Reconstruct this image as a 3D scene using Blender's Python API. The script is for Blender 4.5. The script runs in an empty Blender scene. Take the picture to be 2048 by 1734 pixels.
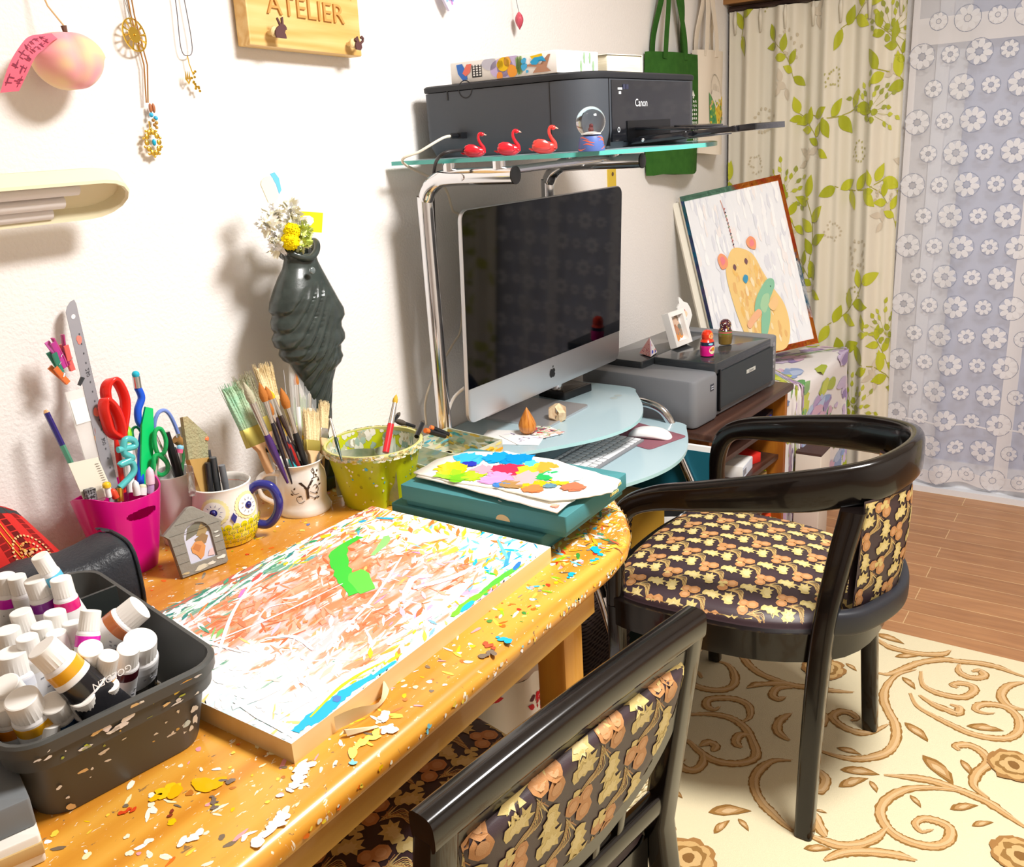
import bpy, math, random
from mathutils import Vector, Matrix
random.seed(7)
PI=math.pi
SC=bpy.context.scene; COL=SC.collection
def lin(c):
    if isinstance(c,str):
        c=c.lstrip('#'); c=tuple(int(c[i:i+2],16)/255 for i in (0,2,4))
    return tuple((x/12.92 if x<=.04045 else ((x+.055)/1.055)**2.4) for x in c[:3])
V=Vector
# ---------------------------------------------------------------- materials
MATS={}
def nn(nt,t,**k):
    n=nt.nodes.new(t)
    for a,b in k.items(): setattr(n,a,b)
    return n
def M(name,col='#ffffff',rough=.5,metal=0,spec=.5,coat=0,trans=0,alpha=1,emit=0,bump=None,vary=None,ior=1.45,sheen=0):
    """bump=(scale,strength,dist) ; vary=(scale,col2,amount,(stretch xyz))"""
    if name in MATS: return MATS[name]
    m=bpy.data.materials.new(name); m.use_nodes=True; nt=m.node_tree; b=nt.nodes['Principled BSDF']
    b.inputs['Base Color'].default_value=(*lin(col),1); b.inputs['Roughness'].default_value=rough
    b.inputs['Metallic'].default_value=metal; b.inputs['Specular IOR Level'].default_value=spec
    b.inputs['Coat Weight'].default_value=coat; b.inputs['Coat Roughness'].default_value=.05
    b.inputs['Transmission Weight'].default_value=trans; b.inputs['Alpha'].default_value=alpha; b.inputs['IOR'].default_value=ior
    b.inputs['Sheen Weight'].default_value=sheen
    if emit: b.inputs['Emission Color'].default_value=(*lin(col),1); b.inputs['Emission Strength'].default_value=emit
    if bump or vary:
        tc=nn(nt,'ShaderNodeTexCoord')
    if vary:
        sc,c2,am,st=vary
        mp=nn(nt,'ShaderNodeMapping'); mp.inputs['Scale'].default_value=st; nt.links.new(tc.outputs['Object'],mp.inputs['Vector'])
        no=nn(nt,'ShaderNodeTexNoise'); no.inputs['Scale'].default_value=sc; no.inputs['Detail'].default_value=5; nt.links.new(mp.outputs[0],no.inputs['Vector'])
        rp=nn(nt,'ShaderNodeValToRGB'); rp.color_ramp.elements[0].position=.5-am; rp.color_ramp.elements[1].position=.5+am
        rp.color_ramp.elements[0].color=(*lin(col),1); rp.color_ramp.elements[1].color=(*lin(c2),1)
        nt.links.new(no.outputs[0],rp.inputs[0]); nt.links.new(rp.outputs[0],b.inputs['Base Color'])
    if bump:
        no=nn(nt,'ShaderNodeTexNoise'); no.inputs['Scale'].default_value=bump[0]; no.inputs['Detail'].default_value=3; nt.links.new(tc.outputs['Object'],no.inputs['Vector'])
        bp=nn(nt,'ShaderNodeBump'); bp.inputs['Strength'].default_value=bump[1]; bp.inputs['Distance'].default_value=bump[2]
        nt.links.new(no.outputs[0],bp.inputs['Height']); nt.links.new(bp.outputs[0],b.inputs['Normal'])
    MATS[name]=m; return m
def MVC(name,rough=.6,spec=.5,coat=0,alpha=1,sheen=0,bump=None):
    """paint / print / dye material reading the per-face pigment colour of the mesh"""
    if name in MATS: return MATS[name]
    m=M(name,'#ffffff',rough,spec=spec,coat=coat,alpha=alpha,sheen=sheen,bump=bump); nt=m.node_tree
    a=nn(nt,'ShaderNodeAttribute',attribute_name='Col'); nt.links.new(a.outputs['Color'],nt.nodes['Principled BSDF'].inputs['Base Color'])
    return m
def WOOD(name,c1,c2,c3=None,axis=0,scale=1.0,rough=.4,coat=.2,ring=26,board=None):
    if name in MATS: return MATS[name]
    m=M(name,c1,rough,coat=coat); nt=m.node_tree; b=nt.nodes['Principled BSDF']
    tc=nn(nt,'ShaderNodeTexCoord'); mp=nn(nt,'ShaderNodeMapping')
    s=[1,1,1]; s[axis]=.07; mp.inputs['Scale'].default_value=[x*scale for x in s]
    nt.links.new(tc.outputs['Object'],mp.inputs['Vector'])
    no=nn(nt,'ShaderNodeTexNoise'); no.inputs['Scale'].default_value=3.2; no.inputs['Detail'].default_value=2; nt.links.new(mp.outputs[0],no.inputs['Vector'])
    wv=nn(nt,'ShaderNodeMath',operation='MULTIPLY'); wv.inputs[1].default_value=ring; nt.links.new(no.outputs[0],wv.inputs[0])
    sn=nn(nt,'ShaderNodeMath',operation='SINE'); 
    m6=nn(nt,'ShaderNodeMath',operation='MULTIPLY'); m6.inputs[1].default_value=6.283; nt.links.new(wv.outputs[0],m6.inputs[0]); nt.links.new(m6.outputs[0],sn.inputs[0])
    n2=nn(nt,'ShaderNodeTexNoise'); n2.inputs['Scale'].default_value=60; n2.inputs['Detail'].default_value=3; nt.links.new(mp.outputs[0],n2.inputs['Vector'])
    ad=nn(nt,'ShaderNodeMath',operation='MULTIPLY_ADD'); ad.inputs[1].default_value=.28; ad.inputs[2].default_value=.22; nt.links.new(sn.outputs[0],ad.inputs[0])
    a2=nn(nt,'ShaderNodeMath',operation='MULTIPLY_ADD'); a2.inputs[1].default_value=.55; nt.links.new(n2.outputs[0],a2.inputs[0]); nt.links.new(ad.outputs[0],a2.inputs[2])
    rp=nn(nt,'ShaderNodeValToRGB'); e=rp.color_ramp.elements; e[0].position=.15; e[1].position=.9
    e[0].color=(*lin(c1),1); e[1].color=(*lin(c2),1)
    if c3: x=e.new(.55); x.color=(*lin(c3),1)
    nt.links.new(a2.outputs[0],rp.inputs[0]); nt.links.new(rp.outputs[0],b.inputs['Base Color'])
    return m
# ---------------------------------------------------------------- mesh builder
def rot(ax,ay=0,az=0): return Matrix.Rotation(az,4,'Z')@Matrix.Rotation(ay,4,'Y')@Matrix.Rotation(ax,4,'X')
def TR(x=0,y=0,z=0,rx=0,ry=0,rz=0,s=1): return Matrix.Translation((x,y,z))@rot(rx,ry,rz)@Matrix.Scale(s,4)
def frame(o,d,up=(0,0,1)):
    """matrix whose local Z runs along d"""
    z=V(d).normalized(); u=V(up)
    if abs(z.dot(u))>.99: u=V((0,1,0))
    x=u.cross(z).normalized(); y=z.cross(x)
    m=Matrix.Identity(4)
    for i in range(3): m[i][0]=x[i]; m[i][1]=y[i]; m[i][2]=z[i]; m[i][3]=o[i]
    return m
def basis(o,x,y):
    """matrix with local X,Y along the given directions (unit)"""
    x=V(x).normalized(); z=x.cross(V(y)).normalized(); y=z.cross(x)
    m=Matrix.Identity(4)
    for i in range(3): m[i][0]=x[i]; m[i][1]=y[i]; m[i][2]=z[i]; m[i][3]=o[i]
    return m
def ell(rx,ry,n=24,z=0,cx=0,cy=0,p=2.0,a0=0):
    out=[]
    for i in range(n):
        a=2*PI*i/n+a0; c,s=math.cos(a),math.sin(a)
        out.append((cx+rx*math.copysign(abs(c)**(2/p),c),cy+ry*math.copysign(abs(s)**(2/p),s),z))
    return out
def rrect(w,d,r,n=4,z=0,cx=0,cy=0):
    out=[]; w/=2; d/=2; r=min(r,w,d)
    for (sx,sy,a0) in ((1,1,0),(-1,1,PI/2),(-1,-1,PI),(1,-1,1.5*PI)):
        for i in range(n+1):
            a=a0+PI/2*i/n; out.append((cx+sx*(w-r)+r*math.cos(a),cy+sy*(d-r)+r*math.sin(a),z))
    return out
def spline(P,n=8,closed=False):
    P=[V(p) for p in P]; out=[]; N=len(P)
    for i in range(N if closed else N-1):
        if closed: a,b,c,d=P[(i-1)%N],P[i],P[(i+1)%N],P[(i+2)%N]
        else: a,b,c,d=P[max(i-1,0)],P[i],P[i+1],P[min(i+2,N-1)]
        for k in range(n):
            t=k/n; out.append(.5*((2*b)+(c-a)*t+(2*a-5*b+4*c-d)*t*t+(3*b-a-3*c+d)*t**3))
    if not closed: out.append(P[-1])
    return out
class MB:
    def __init__(s): s.v=[];s.f=[];s.m=[];s.c=[];s.mi=0;s.col=(1,1,1);s.T=None;s.uc=False
    def add(s,vs,fs,mi=None,col=None,T=None):
        o=len(s.v); T=T if T is not None else s.T
        if T is not None: vs=[T@V(p) for p in vs]
        s.v+= [tuple(p) for p in vs]
        mi=s.mi if mi is None else mi
        if col is not None: s.uc=True; col=lin(col) if isinstance(col,str) else col
        else: col=s.col
        for f in fs: s.f.append(tuple(o+i for i in f)); s.m.append(mi); s.c.append(col)
        return s
    def loft(s,rings,cap=(1,1),closed=False,mi=None,col=None,T=None,open_ring=False):
        n=len(rings[0]); vs=[p for r in rings for p in r]; fs=[]
        R=len(rings)
        for j in range(R if closed else R-1):
            a=j*n; b=((j+1)%R)*n
            for i in range(n-1 if open_ring else n):
                k=(i+1)%n; fs.append((a+i,a+k,b+k,b+i))
        if not closed:
            if cap[0]: fs.append(tuple(reversed(range(n))))
            if cap[1]: fs.append(tuple(range((R-1)*n,R*n)))
        return s.add(vs,fs,mi,col,T)
    def box(s,x0,x1,y0,y1,z0,z1,**k):
        vs=[(x,y,z) for z in (z0,z1) for y in (y0,y1) for x in (x0,x1)]
        return s.add(vs,[(0,2,3,1),(4,5,7,6),(0,1,5,4),(2,6,7,3),(0,4,6,2),(1,3,7,5)],**k)
    def rbox(s,w,d,h,r=.01,e=.002,z=0,cx=0,cy=0,n=4,**k):
        e=min(e,h/2-1e-5,w/2-1e-5,d/2-1e-5); R=[]
        for (ins,zz) in ((e,0),(e*.3,e*.3),(0,e),(0,h-e),(e*.3,h-e*.3),(e,h)):
            R.append(rrect(w-2*ins,d-2*ins,max(r-ins,1e-4),n,z+zz,cx,cy))
        return s.loft(R,**k)
    def lathe(s,prof,n=28,sx=1,sy=1,cap=(0,0),p=2.0,cx=0,cy=0,**k):
        return s.loft([ell(max(r,1e-5)*sx,max(r,1e-5)*sy,n,z,cx,cy,p) for r,z in prof],cap=cap,**k)
    def tube(s,P,r,n=10,sec=None,cap=(1,1),closed=False,up=None,twist=0,**k):
        P=[V(p) for p in P]; N=len(P); rr=r if isinstance(r,(list,tuple)) else [r]*N
        if len(rr)!=N: rr=[rr[min(int(i*(len(rr)-1)/(N-1)),len(rr)-2)]*(1-((i*(len(rr)-1)/(N-1))-min(int(i*(len(rr)-1)/(N-1)),len(rr)-2)))+rr[min(int(i*(len(rr)-1)/(N-1)),len(rr)-2)+1]*((i*(len(rr)-1)/(N-1))-min(int(i*(len(rr)-1)/(N-1)),len(rr)-2)) for i in range(N)]
        rings=[]; prev=None
        for i in range(N):
            if closed: t=(P[(i+1)%N]-P[i-1])
            else: t=P[min(i+1,N-1)]-P[max(i-1,0)]
            t.normalize()
            if up is not None:
                x=V(up).cross(t); x.normalize()
            elif prev is None:
                a=V((0,0,1)) if abs(t.z)<.9 else V((1,0,0)); x=a.cross(t).normalized()
            else:
                x=(prev-t*prev.dot(t)); x.normalize()
            prev=x; y=t.cross(x)
            if sec: rings.append([P[i]+x*(a*rr[i])+y*(b*rr[i]) for a,b in sec])
            else: rings.append([P[i]+(x*math.cos(2*PI*j/n)+y*math.sin(2*PI*j/n))*rr[i] for j in range(n)])
        return s.loft(rings,cap=cap,closed=closed,**k)
    def sphere(s,c,r,n=16,m=10,sx=1,sy=1,sz=1,**k):
        R=[]
        for j in range(m+1):
            a=-PI/2+PI*j/m; q=max(math.cos(a),1e-4)
            R.append([(c[0]+r*sx*q*math.cos(2*PI*i/n),c[1]+r*sy*q*math.sin(2*PI*i/n),c[2]+r*sz*math.sin(a)) for i in range(n)])
        return s.loft(R,cap=(0,0),**k)
    def prism(s,P,h0,h1,**k):
        """outline (x,y) extruded from z=h0 to h1"""
        return s.loft([[(p[0],p[1],h0) for p in P],[(p[0],p[1],h1) for p in P]],**k)
    def grid(s,fn,nu,nv,**k):
        vs=[fn(i/nu,j/nv) for j in range(nv+1) for i in range(nu+1)]
        fs=[(j*(nu+1)+i,j*(nu+1)+i+1,(j+1)*(nu+1)+i+1,(j+1)*(nu+1)+i) for j in range(nv) for i in range(nu)]
        return s.add(vs,fs,**k)
    def poly(s,P,fn=None,ring=False,**k):
        """flat outline, centre fan, mapped by fn"""
        if ring:
            P=[tuple(p) for p in P]; n=len(P); c=tuple(sum(p[i] for p in P)/n for i in range(len(P[0]))); L=[tuple(c[i]+(p[i]-c[i])*q for i in range(len(c))) for q in (.33,.66,1) for p in P]
            vs=[fn(*p) for p in [c]+L]; fs=[(0,1+i,1+(i+1)%n) for i in range(n)]
            for r_ in (0,1): fs+=[(1+r_*n+i,1+(r_+1)*n+i,1+(r_+1)*n+(i+1)%n,1+r_*n+(i+1)%n) for i in range(n)]
            return s.add(vs,fs,**k)
        P=[tuple(p) for p in P]; n=len(P); c=tuple(sum(p[i] for p in P)/n for i in range(len(P[0])))
        vs=[c]+P; vs=[fn(*p) for p in vs] if fn else vs
        return s.add(vs,[(0,1+i,1+(i+1)%n) for i in range(n)],**k)
    def ribbon(s,P,w,fn=None,**k):
        """2-D polyline with width (list or number), mapped by fn"""
        P=[V((p[0],p[1])) for p in P]; N=len(P); vs=[]
        for i in range(N):
            t=P[min(i+1,N-1)]-P[max(i-1,0)]
            if t.length<1e-9: t=V((1,0))
            t.normalize(); q=V((-t.y,t.x)); ww=(w(i/(N-1)) if callable(w) else w)/2
            for sg in (1,-1):
                a=P[i]+q*ww*sg; vs.append(fn(a.x,a.y) if fn else (a.x,a.y,0))
        return s.add(vs,[(2*i,2*i+1,2*i+3,2*i+2) for i in range(N-1)],**k)
    def text(s,txt,size,T,ext=0.0,col=None,mi=None,align='CENTER',fn=None,sx=1.0):
        cu=bpy.data.curves.new('tmp','FONT'); cu.body=txt; cu.size=size; cu.extrude=ext; cu.align_x=align; cu.align_y='CENTER'; cu.resolution_u=3
        ob=bpy.data.objects.new('tmp',cu); COL.objects.link(ob); dg=bpy.context.evaluated_depsgraph_get(); dg.update()
        me=bpy.data.meshes.new_from_object(ob.evaluated_get(dg))
        vs=[(v.co.x*sx,v.co.y,v.co.z) for v in me.vertices]; fs=[tuple(p.vertices) for p in me.polygons]
        if fn: vs=[fn(p[0],p[1]) for p in vs]
        s.add(vs,fs,mi=mi,col=col,T=T)
        bpy.data.objects.remove(ob); bpy.data.curves.remove(cu); bpy.data.meshes.remove(me)
        return s
    def build(s,name,mats,parent=None,smooth=.6,loc=None,rz=0,T=None):
        me=bpy.data.meshes.new(name); me.from_pydata(s.v,[],s.f)
        if not isinstance(mats,(list,tuple)): mats=[mats]
        for m in mats: me.materials.append(m)
        me.polygons.foreach_set('material_index',s.m)
        if s.uc:
            ca=me.color_attributes.new('Col','FLOAT_COLOR','CORNER'); d=[]
            for f,c in zip(s.f,s.c): d+=[*c[:3],1.0]*len(f)
            ca.data.foreach_set('color',d)
        me.validate(); me.update()
        if smooth:
            me.polygons.foreach_set('use_smooth',[True]*len(me.polygons)); me.set_sharp_from_angle(angle=smooth)
        ob=bpy.data.objects.new(name,me); COL.objects.link(ob)
        if parent is not None: ob.parent=parent
        if loc is not None: ob.location=loc
        if rz: ob.rotation_euler=(0,0,rz)
        if T is not None: ob.matrix_local=T
        return ob
def tag(o,label=None,cat=None,group=None,kind=None):
    if label: o['label']=label
    if cat: o['category']=cat
    if group: o['group']=group
    if kind: o['kind']=kind
    return o
def thing(name,label,cat,loc=(0,0,0),rz=0,group=None,T=None):
    o=bpy.data.objects.new(name,None); COL.objects.link(o); o.empty_display_size=.05
    o.location=loc; o.rotation_euler=(0,0,rz)
    if T is not None: o.matrix_world=T
    return tag(o,label,cat,group)
def struct(o): o['kind']='structure'; return o
def tfm(o): # matrix from loc+rz known at build time
    return o.matrix_basis
def leafpts(L,w,n=7):
    out=[(L*i/n,w/2*math.sin(PI*(i/n)**.8)) for i in range(n+1)]; out+=[(L*i/n,-w/2*math.sin(PI*(i/n)**.8)) for i in range(n-1,0,-1)]
    return out
def r2(P,a,cx=0,cy=0,s=1): 
    c,q=math.cos(a),math.sin(a); return [(cx+s*(x*c-y*q),cy+s*(x*q+y*c)) for x,y in P]
def blob(r,n=9,j=.4,rnd=random):
    n=max(8,int(n*1.5)); q=[(rnd.uniform(0,6.3),rnd.uniform(.2,1)*j*w) for w in (.7,.5,.35)]; out=[]
    for i in range(n):
        a=2*PI*i/n; k=r*(1+q[0][1]*math.sin(2*a+q[0][0])+q[1][1]*math.sin(3*a+q[1][0])+q[2][1]*math.sin(5*a+q[2][0])); out.append((k*math.cos(a),k*math.sin(a)))
    return out
def PAINTED(name,bands,wood=None):
    """old acrylic smears: each band = (noise scale xyz, offset, low, high, colour[, axis, lo, hi region limits])"""
    m=wood or M(name,'#ffffff',.45,coat=.15); nt=m.node_tree; b=nt.nodes['Principled BSDF']; tc=nn(nt,'ShaderNodeTexCoord'); sp=nn(nt,'ShaderNodeSeparateXYZ'); nt.links.new(tc.outputs['Object'],sp.inputs[0])
    cur=b.inputs['Base Color'].links[0].from_socket if wood else None
    for bd_ in bands:
        (sx,sy,rz_,off,lo,hi,col)=bd_[:7]; reg=bd_[7] if len(bd_)>7 else None
        mp=nn(nt,'ShaderNodeMapping'); mp.inputs['Rotation'].default_value=(0,0,rz_); mp.inputs['Scale'].default_value=(sx,sy,1); mp.inputs['Location'].default_value=(off,off*1.7,off*.3)
        nt.links.new(tc.outputs['Object'],mp.inputs[0]); no=nn(nt,'ShaderNodeTexNoise'); no.inputs['Scale'].default_value=1; no.inputs['Detail'].default_value=7; no.inputs['Roughness'].default_value=.62; no.inputs['Distortion'].default_value=.7; nt.links.new(mp.outputs[0],no.inputs['Vector'])
        val=no.outputs[0]
        if reg:
            for (ax,a0,a1) in reg:   # value rises from a0 to a1 along the axis
                mr=nn(nt,'ShaderNodeMapRange'); mr.inputs['From Min'].default_value=a0; mr.inputs['From Max'].default_value=a1; mr.inputs['To Min'].default_value=-.28; mr.inputs['To Max'].default_value=.0; nt.links.new(sp.outputs[ax],mr.inputs['Value'])
                ad=nn(nt,'ShaderNodeMath',operation='ADD'); nt.links.new(val,ad.inputs[0]); nt.links.new(mr.outputs[0],ad.inputs[1]); val=ad.outputs[0]
        mr=nn(nt,'ShaderNodeMapRange'); mr.inputs['From Min'].default_value=lo; mr.inputs['From Max'].default_value=hi; nt.links.new(val,mr.inputs['Value'])
        mi=nn(nt,'ShaderNodeMix',data_type='RGBA'); nt.links.new(mr.outputs[0],mi.inputs['Factor']); mi.inputs['B'].default_value=(*lin(col),1)
        if cur is None: mi.inputs['A'].default_value=(*lin(col),1)
        else: nt.links.new(cur,mi.inputs['A'])
        cur=mi.outputs['Result']
    nt.links.new(cur,b.inputs['Base Color']); return m
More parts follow.
